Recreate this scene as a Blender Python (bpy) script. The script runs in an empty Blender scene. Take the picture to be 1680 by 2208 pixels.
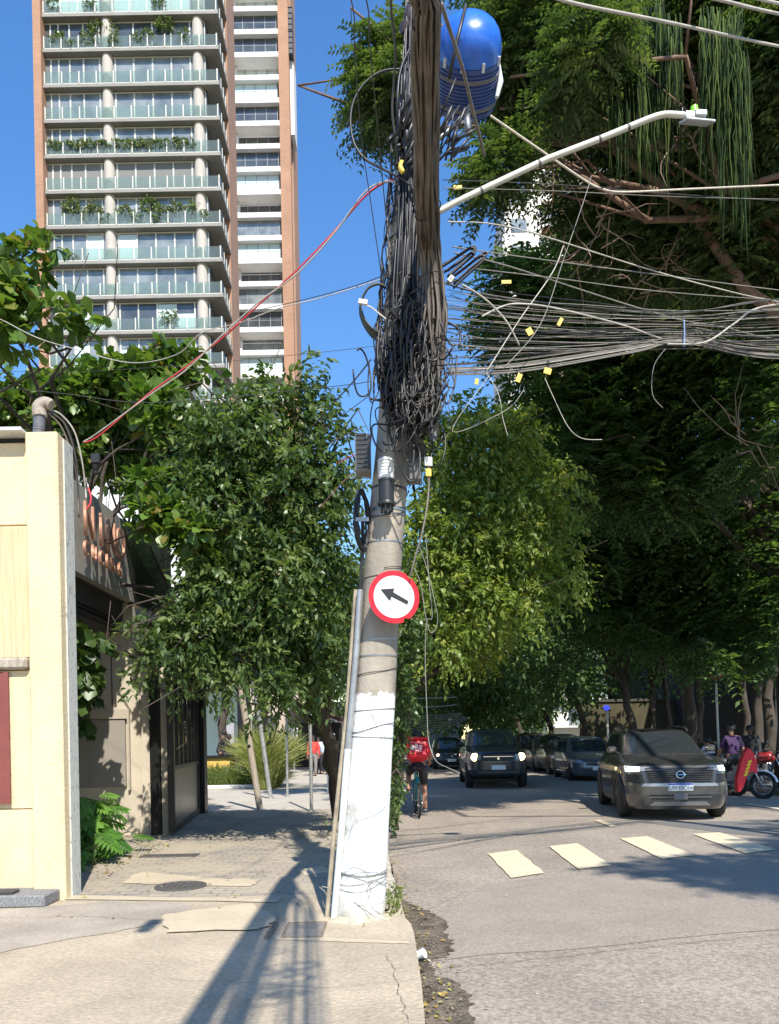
import bpy, math, random
import numpy as np
from mathutils import Vector, Matrix
R = math.radians
S = bpy.context.scene
COL = S.collection
# ---------------------------------------------------------------- camera
F, CX, HY, ROLL, CZ = 1667.0, 840.0, 1595.0, R(1.1), 1.40      # focal length, centre, horizon (photo units, 1680 wide)
cam_d = bpy.data.cameras.new("Camera"); cam = bpy.data.objects.new("Camera", cam_d); COL.objects.link(cam)
cam.matrix_world = Matrix.Translation((0, 0, CZ)) @ Matrix.Rotation(R(90), 4, 'X') @ Matrix.Rotation(-ROLL, 4, 'Z')
cam_d.sensor_fit = 'VERTICAL'; cam_d.sensor_height = 36.0
cam_d.lens = F / 2208 * 36; cam_d.shift_y = (HY - 1104) / 2208
cam_d.clip_start = 0.1; cam_d.clip_end = 4000
S.camera = cam
# ---------------------------------------------------------------- sun and sky
SUNV = Vector((0.26, -0.86, 1.0)).normalized()                # towards the sun
elev = math.asin(SUNV.z); azim = math.atan2(SUNV.x, SUNV.y)    # azimuth clockwise from +Y
w = bpy.data.worlds.new("World"); S.world = w; w.use_nodes = True
nt = w.node_tree; bg = nt.nodes['Background']
sky = nt.nodes.new('ShaderNodeTexSky'); sky.sky_type = 'NISHITA'; sky.sun_disc = False
sky.sun_elevation = elev; sky.sun_rotation = azim; sky.air_density = 1.5; sky.dust_density = 0.1; sky.ozone_density = 6.0
hs = nt.nodes.new('ShaderNodeHueSaturation'); hs.inputs['Saturation'].default_value = 1.2; hs.inputs['Hue'].default_value = .507
nt.links.new(sky.outputs[0], hs.inputs['Color']); nt.links.new(hs.outputs[0], bg.inputs[0]); bg.inputs[1].default_value = 0.15
sd = bpy.data.lights.new("Sun", 'SUN'); sd.energy = 5.0; sd.angle = R(0.55); sd.color = (1, .94, .84)
sun = bpy.data.objects.new("Sun", sd); COL.objects.link(sun); sun.rotation_euler = SUNV.to_track_quat('Z', 'Y').to_euler()
S.view_settings.view_transform = 'Standard'; S.view_settings.look = 'None'
S.view_settings.gamma = 1; S.view_settings.exposure = 0.60; S.view_settings.use_curve_mapping = False

# ---------------------------------------------------------------- helpers
def P(x, y, D):
    a = (x - CX) / F * D; b = (HY - y) / F * D; c, s = math.cos(ROLL), math.sin(ROLL)
    return Vector((a * c + b * s, D, CZ - a * s + b * c))
def G(x, y, z0=0.0):
    a = (x - CX) / F; b = (HY - y) / F; c, s = math.cos(ROLL), math.sin(ROLL)
    return P(x, y, (z0 - CZ) / (-a * s + b * c))
def XZ(D, X=None, Z=None):
    return Vector((X, D, Z))

WM = {}
def link(o, parent=None):
    COL.objects.link(o)
    if parent is not None:
        o.parent = parent; o.matrix_parent_inverse = WM.get(parent.name, Matrix()).inverted()
    WM[o.name] = Matrix()
    return o
def tag(o, label=None, cat=None, group=None, kind=None):
    if label: o['label'] = label
    if cat: o['category'] = cat
    if group: o['group'] = group
    if kind: o['kind'] = kind
    return o
def thing(name, label, cat, loc=(0, 0, 0), group=None):
    o = bpy.data.objects.new(name, None); COL.objects.link(o); o.location = loc; o.empty_display_size = .2
    WM[o.name] = Matrix.Translation(loc)
    return tag(o, label, cat, group)
def copy_tree(o, parent=None):
    c = o.copy(); COL.objects.link(c); c.parent = parent
    for ch in [k for k in o.children]: copy_tree(ch, c)
    return c

class MB:
    def __init__(s): s.v = []; s.f = []
    def add(s, vs, fs):
        b = len(s.v); s.v += [tuple(v) for v in vs]; s.f += [tuple(b + i for i in f) for f in fs]; return s
    def box(s, c, d, rz=0, rx=0, ry=0, m=None, bev=0):
        x, y, z = d[0] / 2, d[1] / 2, d[2] / 2
        M_ = Matrix.Translation(c) @ (m if m is not None else Matrix.Rotation(rz, 4, 'Z') @ Matrix.Rotation(rx, 4, 'X') @ Matrix.Rotation(ry, 4, 'Y'))
        if bev:
            b = bev; vs = []; idx = {}
            for sx in (-1, 1):
                for sy in (-1, 1):
                    for sz in (-1, 1):
                        for k in range(3):
                            p = [sx * x, sy * y, sz * z]
                            for j in range(3):
                                if j != k: p[j] -= (sx, sy, sz)[j] * b
                            idx[(sx, sy, sz, k)] = len(vs); vs.append(M_ @ Vector(p))
            fs = []
            for k in range(3):
                a_, b_ = [j for j in range(3) if j != k]
                for sg in (-1, 1):
                    q = []
                    for (u, v_) in ((-1, -1), (1, -1), (1, 1), (-1, 1)):
                        t = [0, 0, 0]; t[k] = sg; t[a_] = u; t[b_] = v_; q.append(idx[(*t, k)])
                    fs.append(q)
                for u in (-1, 1):
                    for v_ in (-1, 1):
                        t = [0, 0, 0]; t[a_] = u; t[b_] = v_; q = []
                        for sg in (-1, 1):
                            t[k] = sg; q.append((idx[(*t, a_)], idx[(*t, b_)]))
                        fs.append([q[0][0], q[1][0], q[1][1], q[0][1]])
            for sx in (-1, 1):
                for sy in (-1, 1):
                    for sz in (-1, 1): fs.append([idx[(sx, sy, sz, k)] for k in range(3)])
            return s.add(vs, fs)
        vs = [M_ @ Vector((i, j, k)) for i in (-x, x) for j in (-y, y) for k in (-z, z)]
        return s.add(vs, [(0, 1, 3, 2), (4, 6, 7, 5), (0, 4, 5, 1), (2, 3, 7, 6), (0, 2, 6, 4), (1, 5, 7, 3)])
    def bx(s, x0, x1, y0, y1, z0, z1, bev=0):
        return s.box(((x0 + x1) / 2, (y0 + y1) / 2, (z0 + z1) / 2), (abs(x1 - x0), abs(y1 - y0), abs(z1 - z0)), bev=bev)
    def tube(s, pts, r, n=6, cap=True):
        pts = [Vector(p) for p in pts]; m = len(pts)
        if not hasattr(r, '__len__'): r = [r] * m
        vs = []; ref = None
        for i, p in enumerate(pts):
            t = (pts[min(i + 1, m - 1)] - pts[max(i - 1, 0)])
            if t.length < 1e-9: t = Vector((0, 0, 1))
            t.normalize()
            if ref is None: ref = Vector((0, 0, 1)) if abs(t.z) < .9 else Vector((1, 0, 0))
            a = (ref - t * ref.dot(t))
            if a.length < 1e-6: a = t.orthogonal()
            a.normalize(); b = t.cross(a); ref = a
            for k in range(n):
                q = 2 * math.pi * k / n
                vs.append(p + (a * math.cos(q) + b * math.sin(q)) * r[i])
        fs = []
        for i in range(m - 1):
            for k in range(n):
                k2 = (k + 1) % n; fs.append((i * n + k, i * n + k2, (i + 1) * n + k2, (i + 1) * n + k))
        if cap: fs.append(tuple(range(n - 1, -1, -1))); fs.append(tuple((m - 1) * n + k for k in range(n)))
        return s.add(vs, fs)
    def lathe(s, prof, c=(0, 0, 0), n=24, m=None):
        M_ = Matrix.Translation(c) @ (m if m is not None else Matrix())
        vs = []; fs = []
        for (r, z) in prof:
            for k in range(n):
                q = 2 * math.pi * k / n; vs.append(M_ @ Vector((r * math.cos(q), r * math.sin(q), z)))
        for i in range(len(prof) - 1):
            for k in range(n):
                k2 = (k + 1) % n; fs.append((i * n + k, i * n + k2, (i + 1) * n + k2, (i + 1) * n + k))
        fs.append(tuple(range(n - 1, -1, -1))); fs.append(tuple((len(prof) - 1) * n + k for k in range(n)))
        return s.add(vs, fs)
    def prism(s, pts, vec):
        pts = [Vector(p) for p in pts]; vec = Vector(vec); n = len(pts)
        return s.add(pts + [p + vec for p in pts], [tuple(range(n - 1, -1, -1)), tuple(range(n, 2 * n))] +
                     [(i, (i + 1) % n, n + (i + 1) % n, n + i) for i in range(n)])
    def grid(s, fn, nu, nv):
        vs = [fn(i / nu, j / nv) for j in range(nv + 1) for i in range(nu + 1)]
        return s.add(vs, [(j * (nu + 1) + i, j * (nu + 1) + i + 1, (j + 1) * (nu + 1) + i + 1, (j + 1) * (nu + 1) + i) for j in range(nv) for i in range(nu)])
    def build(s, name, mat, parent=None, smooth=False, **kw):
        me = bpy.data.meshes.new(name); me.from_pydata(s.v, [], s.f); me.update()
        me.materials.append(mat)
        if smooth: me.polygons.foreach_set('use_smooth', [True] * len(me.polygons)); 
        if smooth and smooth != 2:
            try: me.set_sharp_from_angle(angle=R(40))
            except Exception: pass
        o = bpy.data.objects.new(name, me); link(o, parent)
        if kw: tag(o, **kw)
        return o

def spline(pts, n=8):
    pts = [Vector(p) for p in pts]; out = []
    for i in range(len(pts) - 1):
        p0 = pts[max(i - 1, 0)]; p1 = pts[i]; p2 = pts[i + 1]; p3 = pts[min(i + 2, len(pts) - 1)]
        for k in range(n):
            t = k / n
            out.append(0.5 * ((2 * p1) + (p2 - p0) * t + (2 * p0 - 5 * p1 + 4 * p2 - p3) * t * t + (3 * p1 - p0 - 3 * p2 + p3) * t ** 3))
    out.append(pts[-1]); return out
def sag(a, b, d, n=14):
    a = Vector(a); b = Vector(b)
    return [a.lerp(b, i / n) - Vector((0, 0, d * 4 * (i / n) * (1 - i / n))) for i in range(n + 1)]
def text_mesh(name, txt, size, depth, mat, mtx, parent, align='CENTER', **kw):
    cu = bpy.data.curves.new(name, 'FONT'); cu.body = txt; cu.size = size; cu.extrude = depth; cu.align_x = align; cu.align_y = 'CENTER'
    cu.space_character = kw.pop('space', 1.0); cu.offset = kw.pop('offset', 0.0)
    t = bpy.data.objects.new('tmp', cu); COL.objects.link(t)
    me = bpy.data.meshes.new_from_object(t.evaluated_get(bpy.context.evaluated_depsgraph_get()))
    bpy.data.objects.remove(t); me.transform(mtx); me.materials.clear(); me.materials.append(mat)
    o = bpy.data.objects.new(name, me); link(o, parent); tag(o, **kw)
    return o

# ---------------------------------------------------------------- materials
MC = {}
def M(name, col, rough=.75, metal=0.0, ns=0, na=.25, bump=0, bs=None, spec=.5, col2=None, coat=0, trans=0, emit=None, es=0, alpha=1, stretch=None, thr=None, ns2=0, na2=0):
    if name in MC: return MC[name]
    m = bpy.data.materials.new(name); m.use_nodes = True; n = m.node_tree; p = n.nodes['Principled BSDF']
    L = n.links.new
    p.inputs['Roughness'].default_value = rough; p.inputs['Metallic'].default_value = metal
    p.inputs['Specular IOR Level'].default_value = spec; p.inputs['Coat Weight'].default_value = coat; p.inputs['Coat Roughness'].default_value = .05
    p.inputs['Base Color'].default_value = (*col, 1); p.inputs['Transmission Weight'].default_value = trans; p.inputs['Alpha'].default_value = alpha
    if emit: p.inputs['Emission Color'].default_value = (*emit, 1); p.inputs['Emission Strength'].default_value = es
    if ns or bump:
        tc = n.nodes.new('ShaderNodeNewGeometry'); src = tc.outputs['Position']
        if stretch:
            mp = n.nodes.new('ShaderNodeMapping'); mp.inputs['Scale'].default_value = stretch; L(src, mp.inputs[0]); src = mp.outputs[0]
    if ns:
        tx = n.nodes.new('ShaderNodeTexNoise'); tx.inputs['Scale'].default_value = ns; tx.inputs['Detail'].default_value = 8; tx.inputs['Roughness'].default_value = .65
        L(src, tx.inputs['Vector'])
        cr = n.nodes.new('ShaderNodeValToRGB'); c2 = col2 or tuple(min(1, c * (1 + na)) for c in col); c1 = col if col2 else tuple(c * (1 - na) for c in col)
        t0, t1 = thr or (.3, .7)
        cr.color_ramp.elements[0].position = t0; cr.color_ramp.elements[1].position = t1
        cr.color_ramp.elements[0].color = (*c1, 1); cr.color_ramp.elements[1].color = (*c2, 1)
        L(tx.outputs['Fac'], cr.inputs[0]); out = cr.outputs[0]
        if ns2:
            t2 = n.nodes.new('ShaderNodeTexNoise'); t2.inputs['Scale'].default_value = ns2; t2.inputs['Detail'].default_value = 6; L(src, t2.inputs['Vector'])
            mr = n.nodes.new('ShaderNodeMapRange'); mr.inputs['From Min'].default_value = .3; mr.inputs['From Max'].default_value = .7
            mr.inputs['To Min'].default_value = 1 - na2; mr.inputs['To Max'].default_value = 1 + na2; L(t2.outputs['Fac'], mr.inputs['Value'])
            vm = n.nodes.new('ShaderNodeVectorMath'); vm.operation = 'SCALE'; L(out, vm.inputs[0]); L(mr.outputs[0], vm.inputs['Scale']); out = vm.outputs[0]
        L(out, p.inputs['Base Color'])
    if bump:
        tb = n.nodes.new('ShaderNodeTexNoise'); tb.inputs['Scale'].default_value = bs or 40; tb.inputs['Detail'].default_value = 6; L(src, tb.inputs['Vector'])
        bp = n.nodes.new('ShaderNodeBump'); bp.inputs['Strength'].default_value = bump; bp.inputs['Distance'].default_value = .02
        L(tb.outputs['Fac'], bp.inputs['Height']); L(bp.outputs[0], p.inputs['Normal'])
    MC[name] = m; return m
def leafmat(name, cols, rough=.45, trans=.35, tcol=None, spec=.4):
    """leaf blade: colour picked per leaf along a ramp, thin translucency"""
    if name in MC: return MC[name]
    m = bpy.data.materials.new(name); m.use_nodes = True; n = m.node_tree; p = n.nodes['Principled BSDF']; L = n.links.new
    at = n.nodes.new('ShaderNodeAttribute'); at.attribute_name = 'var'
    cr = n.nodes.new('ShaderNodeValToRGB'); e = cr.color_ramp.elements
    e[0].color = (*cols[0], 1); e[1].color = (*cols[-1], 1)
    for i, c in enumerate(cols[1:-1]):
        k = e.new((i + 1) / (len(cols) - 1)); k.color = (*c, 1)
    L(at.outputs['Fac'], cr.inputs[0]); L(cr.outputs[0], p.inputs['Base Color'])
    p.inputs['Roughness'].default_value = rough; p.inputs['Specular IOR Level'].default_value = spec
    tr = n.nodes.new('ShaderNodeBsdfTranslucent'); mx = n.nodes.new('ShaderNodeMixShader'); mx.inputs[0].default_value = trans
    mc = n.nodes.new('ShaderNodeMix'); mc.data_type = 'RGBA'; mc.blend_type = 'MULTIPLY'; mc.inputs[0].default_value = 1
    L(cr.outputs[0], mc.inputs[6]); mc.inputs[7].default_value = (*(tcol or (1.5, 1.6, .6)), 1); L(mc.outputs[2], tr.inputs[0])
    L(p.outputs[0], mx.inputs[1]); L(tr.outputs[0], mx.inputs[2]); L(mx.outputs[0], n.nodes['Material Output'].inputs[0])
    MC[name] = m; return m

# ---------------------------------------------------------------- foliage
def nrm(a): return a / np.maximum(np.linalg.norm(a, axis=1, keepdims=True), 1e-9)
def leaf_object(name, c, d, nn, ln, wd, var, mat, parent=None, shape='diamond'):
    """one mesh of many separate folded leaf blades; c base, d direction, nn up side"""
    N = len(c); d = nrm(d); s = nrm(np.cross(d, nn)); u = nrm(np.cross(s, d)); ln = ln[:, None]; wd = wd[:, None]
    if shape == 'diamond':
        V = np.stack([c, c + d * ln * .45 + s * wd * .5 + u * wd * .14, c + d * ln - u * ln * .12, c + d * ln * .45 - s * wd * .5 + u * wd * .14], 1)
        k = 4; faces = [[0, 1, 2, 3]]
    elif shape == 'oval':      # obovate leaf, six sides about a midrib
        V = np.stack([c, c + d * ln * .38 + s * wd * .3 + u * wd * .1, c + d * ln * .75 + s * wd * .5 + u * wd * .12, c + d * ln * 1.0 - u * ln * .1,
                      c + d * ln * .75 - s * wd * .5 + u * wd * .12, c + d * ln * .38 - s * wd * .3 + u * wd * .1, c + d * ln * .6], 1)
        k = 7; faces = [[0, 1, 6, 5], [1, 2, 3, 6], [5, 6, 3, 4]]
    else:                      # lens: pointed oval
        V = np.stack([c, c + d * ln * .3 + s * wd * .42 + u * wd * .12, c + d * ln * .65 + s * wd * .4 + u * wd * .08 - u * ln * .04, c + d * ln - u * ln * .16,
                      c + d * ln * .65 - s * wd * .4 + u * wd * .08 - u * ln * .04, c + d * ln * .3 - s * wd * .42 + u * wd * .12], 1)
        k = 6; faces = [[0, 1, 2, 5], [5, 2, 3, 4]]
    fa = np.array(faces); nf = len(faces); fl = len(faces[0])
    me = bpy.data.meshes.new(name)
    me.vertices.add(N * k); me.vertices.foreach_set('co', V.reshape(-1).astype(np.float32))
    idx = (fa[None] + (np.arange(N) * k)[:, None, None]).reshape(-1)
    me.loops.add(len(idx)); me.loops.foreach_set('vertex_index', idx.astype(np.int32))
    me.polygons.add(N * nf); me.polygons.foreach_set('loop_start', (np.arange(N * nf) * fl).astype(np.int32))
    a = me.attributes.new('var', 'FLOAT', 'FACE'); a.data.foreach_set('value', np.repeat(np.clip(var, 0, 1), nf).astype(np.float32))
    me.update(calc_edges=True); me.materials.append(mat)
    o = bpy.data.objects.new(name, me); link(o, parent); return o
def pblobs(bl):
    """(x, y, rx, ry, D, depth radius) in photo units -> centres and radii in metres"""
    C = []; Rr = []
    for (x, y, rx, ry, D, rd) in bl:
        p = P(x, y, D); C.append(p[:]); Rr.append((rx / F * D, rd, ry / F * D))
    return np.array(C), np.array(Rr)
def twigs(rng, C, Rr, n, shell=.35, gap=.0, gs=1.5):
    vol = (Rr[:, 0] * Rr[:, 1] * Rr[:, 2]) ** .72; pk = vol / vol.sum()
    n2 = int(n * (1 + gap * 2)) + 10; b = rng.choice(len(C), n2, p=pk)
    dr = nrm(rng.normal(size=(n2, 3))); rr = rng.random(n2) ** shell
    lump = 1 + .16 * np.sin(dr[:, 0] * 5.1 + b * 1.7) * np.cos(dr[:, 2] * 4.3 + b)
    p = C[b] + dr * Rr[b] * (rr * lump)[:, None]
    g = np.sin(p[:, 0] * gs * 2.1 + 1.3) + np.sin(p[:, 1] * gs * 1.7 + .4) + np.sin(p[:, 2] * gs * 2.6 + p[:, 0] * gs)
    keep = (g + rng.normal(size=n2) * .7) > (-2.2 + gap * 2.4)
    return p[keep][:n], dr[keep][:n]
def broad_crown(rng, C, Rr, n, lpt, ll, lw, mat, parent, droop=.25, gap=.2, gs=1.5, shape='lens', twl=.5, name='crown', bias=(0, 0, 0), up=1.0, shell=.35):
    p, dr = twigs(rng, C, Rr, n, shell, gap, gs); n = len(p)
    td = nrm(dr * .8 + rng.normal(size=(n, 3)) * .55 + np.array(bias) + np.array([0, 0, .15]))
    tv = rng.random(n)
    P_ = np.repeat(p, lpt, 0); T = np.repeat(td, lpt, 0); t = np.tile(np.linspace(0, 1, lpt), n); N = n * lpt
    c = P_ + T * (t * twl)[:, None] + rng.normal(size=(N, 3)) * .012 - np.array([0, 0, 1]) * (t * t * twl * droop)[:, None]
    rv = nrm(rng.normal(size=(N, 3))); side = nrm(np.cross(T, rv))
    d = nrm(T * .55 + side * .9 - np.array([0, 0, droop]) + rng.normal(size=(N, 3)) * .2)
    nn = nrm(np.array([0, 0, up]) + rng.normal(size=(N, 3)) * .55 + side * .1)
    l = ll * rng.uniform(.6, 1.15, N)
    var = np.repeat(tv, lpt) * .55 + rng.random(N) * .45
    return leaf_object(name, c, d, nn, l, l * lw, var, mat, parent, shape)
def frond_crown(rng, C, Rr, n, mat, parent, fl=.45, leaflets=9, lw=.05, gap=.25, gs=1.2, name='crown', droop=.4, shell=.35, ll=.11):
    """feathery pinnate fronds: leaflets in pairs along an arching rachis"""
    p, dr = twigs(rng, C, Rr, n, shell, gap, gs); n = len(p)
    h = dr.copy(); h[:, 2] *= .3
    td = nrm(h * .7 + rng.normal(size=(n, 3)) * np.array([.6, .6, .25]) + np.array([0, 0, .1]))
    up = np.array([0, 0, 1.0]); side0 = nrm(np.cross(td, up + rng.normal(size=(n, 3)) * .25))
    L_ = fl * rng.uniform(.6, 1.2, n); k = leaflets * 2
    t = np.tile(np.repeat(np.linspace(.12, 1, leaflets), 2), n); sg = np.tile(np.array([1, -1]), leaflets * n)
    T = np.repeat(td, k, 0); Sd = np.repeat(side0, k, 0) * sg[:, None]; LL = np.repeat(L_, k)
    c = np.repeat(p, k, 0) + T * (t * LL)[:, None] - up * (t * t * LL * droop)[:, None]
    d = nrm(Sd + T * .55 - up * .25 + rng.normal(size=(len(c), 3)) * .12)
    nn = up + rng.normal(size=(len(c), 3)) * .25 - T * .1
    l = ll * (1.15 - .6 * np.abs(t - .4)) * rng.uniform(.8, 1.2, len(c))
    var = np.repeat(rng.random(n), k) * .75 + rng.random(len(c)) * .25
    return leaf_object(name, c, d, nn, l, np.full(len(c), lw), var, mat, parent, 'diamond')
def limbs(rng, base, top, C, r0, mat, parent, name='trunk', wig=.25, sub=5, tip=.02):
    """tapered trunk from base to top and crooked limbs from it out to every crown mass"""
    b = MB(); base = Vector(base); top = Vector(top); m = 8; pts = []
    for i in range(m + 1):
        t = i / m; q = base.lerp(top, t) + Vector(rng.normal(size=3) * wig * .25 * math.sin(t * 3.14)); pts.append(q)
    b.tube(pts, [r0 * (1.25 if i == 0 else 1 - .45 * i / m) for i in range(m + 1)], 10)
    for c in C:
        st = pts[int(rng.integers(m - 2, m + 1))]; c = Vector(c); ln = (c - st).length
        q = [st]; 
        for i in range(1, 7):
            t = i / 6; q.append(st.lerp(c, t) + Vector(rng.normal(size=3) * ln * .05) + Vector((0, 0, ln * .12 * math.sin(t * 3.14))))
        r1 = min(r0 * .36, .028 + .011 * ln)
        b.tube(q, [max(tip * .6, r1 * (1 - .85 * i / 6)) for i in range(7)], 7)
        for _ in range(sub):
            s0 = q[int(rng.integers(4, 7))]; e = c + Vector(rng.normal(size=3) * min(ln * .16, .4)); mid = s0.lerp(e, .5) + Vector(rng.normal(size=3) * ln * .06)
            b.tube([s0, mid, e], [r1 * .22, r1 * .15, tip * .25], 5)
    return b.build(name, mat, parent, smooth=2)
# ================================================================ GROUND
rs = random.Random(4); ng = np.random.default_rng(11)
ZR = -0.07
def sheet(name, pts, z, mat, kind='structure', **kw):
    b = MB(); b.add([(p[0], p[1], z) for p in pts], [tuple(range(len(pts)))]); return b.build(name, mat, None, kind=kind, **kw)
m_asph = M('asphalt', (.30, .254, .205), .93, ns=.7, na=.20, bump=.6, bs=90, ns2=34, na2=.34)
m_patch = M('asphalt_patch', (.15, .146, .138), .93, ns=2, na=.1, bump=.4, bs=100, ns2=60, na2=.2)
m_conc = M('sidewalk_concrete', (.42, .348, .25), .9, ns=1.1, na=.24, bump=.7, bs=45, ns2=32, na2=.18)
m_conc2 = M('cement_repair', (.48, .40, .28), .9, ns=1.5, na=.12, bump=.3, bs=30, ns2=30, na2=.08)
m_dark = M('driveway_tar', (.34, .295, .235), .93, ns=1.3, na=.25, bump=.4, bs=50, ns2=40, na2=.15)
m_kerb = M('kerb_concrete', (.45, .40, .32), .9, ns=4, na=.25, bump=.5, bs=25)
m_soil = M('gutter_soil', (.05, .039, .028), .95, ns=7, col2=(.21, .17, .12), bump=.8, bs=35, thr=(.35, .72), ns2=50, na2=.5)
m_plaza = M('plaza_concrete', (.42, .385, .33), .88, ns=2.0, na=.12, bump=.2, ns2=30, na2=.08)
def paver_mat():
    m = bpy.data.materials.new('paving_blocks'); m.use_nodes = True; n = m.node_tree; L = n.links.new; p = n.nodes['Principled BSDF']
    g = n.nodes.new('ShaderNodeNewGeometry'); mp = n.nodes.new('ShaderNodeMapping'); mp.inputs['Rotation'].default_value = (0, 0, R(4))
    wn = n.nodes.new('ShaderNodeTexNoise'); wn.inputs['Scale'].default_value = 3
    ad = n.nodes.new('ShaderNodeVectorMath'); ad.operation = 'MULTIPLY_ADD'; ad.inputs[1].default_value = (.03, .03, 0)
    L(g.outputs['Position'], wn.inputs['Vector']); L(wn.outputs['Color'], ad.inputs[0]); L(g.outputs['Position'], ad.inputs[2]); L(ad.outputs[0], mp.inputs[0])
    br = n.nodes.new('ShaderNodeTexBrick'); L(mp.outputs[0], br.inputs['Vector'])
    br.inputs['Color1'].default_value = (.37, .315, .24, 1); br.inputs['Color2'].default_value = (.26, .235, .20, 1); br.inputs['Mortar'].default_value = (.11, .095, .07, 1)
    br.inputs['Scale'].default_value = 1; br.inputs['Brick Width'].default_value = .22; br.inputs['Row Height'].default_value = .12; br.inputs['Mortar Size'].default_value = .008; br.inputs['Mortar Smooth'].default_value = .4
    t = n.nodes.new('ShaderNodeTexNoise'); t.inputs['Scale'].default_value = 1.3; t.inputs['Detail'].default_value = 7; L(g.outputs['Position'], t.inputs['Vector'])
    mr = n.nodes.new('ShaderNodeMapRange'); mr.inputs['From Min'].default_value = .38; mr.inputs['From Max'].default_value = .6; L(t.outputs['Fac'], mr.inputs['Value'])
    mx = n.nodes.new('ShaderNodeMix'); mx.data_type = 'RGBA'; L(mr.outputs[0], mx.inputs[0]); L(br.outputs['Color'], mx.inputs[6]); mx.inputs[7].default_value = (.41, .345, .25, 1)
    m2 = n.nodes.new('ShaderNodeMath'); m2.operation = 'MULTIPLY'; m2.inputs[1].default_value = .65; L(mr.outputs[0], m2.inputs[0]); L(m2.outputs[0], mx.inputs[0])
    L(mx.outputs[2], p.inputs['Base Color']); p.inputs['Roughness'].default_value = .92
    bp = n.nodes.new('ShaderNodeBump'); bp.inputs['Strength'].default_value = .5; bp.inputs['Distance'].default_value = .01; L(br.outputs['Fac'], bp.inputs['Height']); bp.invert = True; L(bp.outputs[0], p.inputs['Normal'])
    return m
m_pav = paver_mat()

sheet('ground', [(-900, -60), (900, -60), (900, 1800), (-900, 1800)], -.14, M('earth', (.10, .085, .06), .95, ns=2, na=.3, bump=.3))
sheet('road', [(-2.2, -14), (9.0, -14), (9.0, 260), (-1.2, 260)], ZR, m_asph)
# kerb line read from the photo, near to far
KL = [(.62, -8), (.42, 1.5)] + [tuple(G(x, y, 0)[:2]) for x, y in ((917, 2208), (909, 2120), (899, 2050), (893, 2012), (886, 1992), (874, 1978), (866, 1950), (858, 1915), (846, 1885), (834, 1862))] + [(-.05, 11), (-.08, 14), (0, 20), (.05, 60), (.05, 200)]
def left_slab(name, x0, d0, d1, mat, top=0.0, inset=.0):
    pts = [p for p in KL if d0 < p[1] < d1]
    def at(d):
        for a, b_ in zip(KL, KL[1:]):
            if a[1] <= d <= b_[1]:
                t = (d - a[1]) / (b_[1] - a[1]); return (a[0] + (b_[0] - a[0]) * t, d)
    edge = [at(d0)] + pts + [at(d1)]; edge = [(x - inset, y) for x, y in edge]
    poly = [(x0, d0)] + edge + [(x0, d1)]
    b = MB(); b.prism([(x, y, top - .13) for x, y in poly], (0, 0, .13)); return b.build(name, mat, None, kind='structure')
left_slab('sidewalk', -16, -8, 7.05, m_conc)
left_slab('sidewalk_paving', -16, 7.05, 15.9, m_pav, inset=.13)
left_slab('sidewalk_plaza', -16, 15.9, 200, m_plaza, inset=.13)
# kerb stones, one strip with uneven stones
kb = MB(); d = 7.0; 
def kx(d):
    for a, b_ in zip(KL, KL[1:]):
        if a[1] <= d <= b_[1]: return a[0] + (b_[0] - a[0]) * (d - a[1]) / (b_[1] - a[1])
for i in range(60):
    L_ = .8 * rs.uniform(.8, 1.1); x0, x1 = kx(d), kx(d + L_); dx = rs.uniform(-.012, .012); h = rs.uniform(-.012, .015)
    kb.box(((x0 + x1) / 2 - .055 + dx, d + L_ / 2, -.06 + h), (.135, L_ - .012, .15), rz=-math.atan2(x1 - x0, L_), bev=.015); d += L_
kb.build('kerb', m_kerb, None, kind='structure')
# right pavement and its kerb
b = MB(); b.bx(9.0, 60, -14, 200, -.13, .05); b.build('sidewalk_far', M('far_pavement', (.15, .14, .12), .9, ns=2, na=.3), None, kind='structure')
# patches of other surfaces on the near sidewalk
def gp(l, z): return [G(x, y, z)[:2] for x, y in l]
def wobble(pts, n=6, a=.02, seed=1):
    r = random.Random(seed); out = []
    for p, q in zip(pts, pts[1:] + pts[:1]):
        for i in range(n):
            t = i / n; out.append((p[0] + (q[0] - p[0]) * t + r.uniform(-a, a), p[1] + (q[1] - p[1]) * t + r.uniform(-a, a)))
    return out
sheet('sidewalk_patch', wobble(gp([(-260, 1985), (60, 1958), (230, 1945), (400, 1948), (420, 1972), (300, 2000), (150, 2025), (-100, 2075), (-300, 2110)], 0), 6, .03, 2), .004, m_dark)
sheet('sidewalk_patch', wobble(gp([(290, 1887), (310, 1881), (438, 1893), (560, 1899), (540, 1912), (350, 1909), (262, 1905)], 0), 5, .02, 3), .006, m_conc2)
sheet('sidewalk_patch', wobble(gp([(150, 1932), (440, 1938), (600, 1941), (600, 1948), (430, 1944), (140, 1941)], 0), 5, .012, 5), .008, m_conc2)
sheet('sidewalk_patch', wobble(gp([(350, 1975), (540, 1950), (600, 1985), (560, 2008), (360, 2012)], 0), 6, .03, 6), .012, m_conc2)
sheet('sidewalk_patch', wobble(gp([(640, 1876), (700, 1868), (712, 1880), (660, 1888)], 0), 4, .01, 7), .004, m_conc2)
sheet('sidewalk_patch', wobble(gp([(592, 2018), (880, 2030), (888, 2036), (800, 2034), (592, 2027)], 0), 4, .01, 8), .004, m_conc2)
sheet('road_patch', gp([(1380, 1773), (1690, 1770), (1900, 1775), (1900, 1830), (1560, 1796)], ZR), ZR + .004, m_patch)
sheet('road_patch', wobble(gp([(1050, 1905), (1880, 1838), (1930, 1980), (900, 2075), (930, 1990)], ZR), 8, .04, 9), ZR + .004, M('asphalt_newer', (.285, .242, .197), .93, ns=1.6, na=.12, bump=.45, bs=90, ns2=55, na2=.26))
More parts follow.
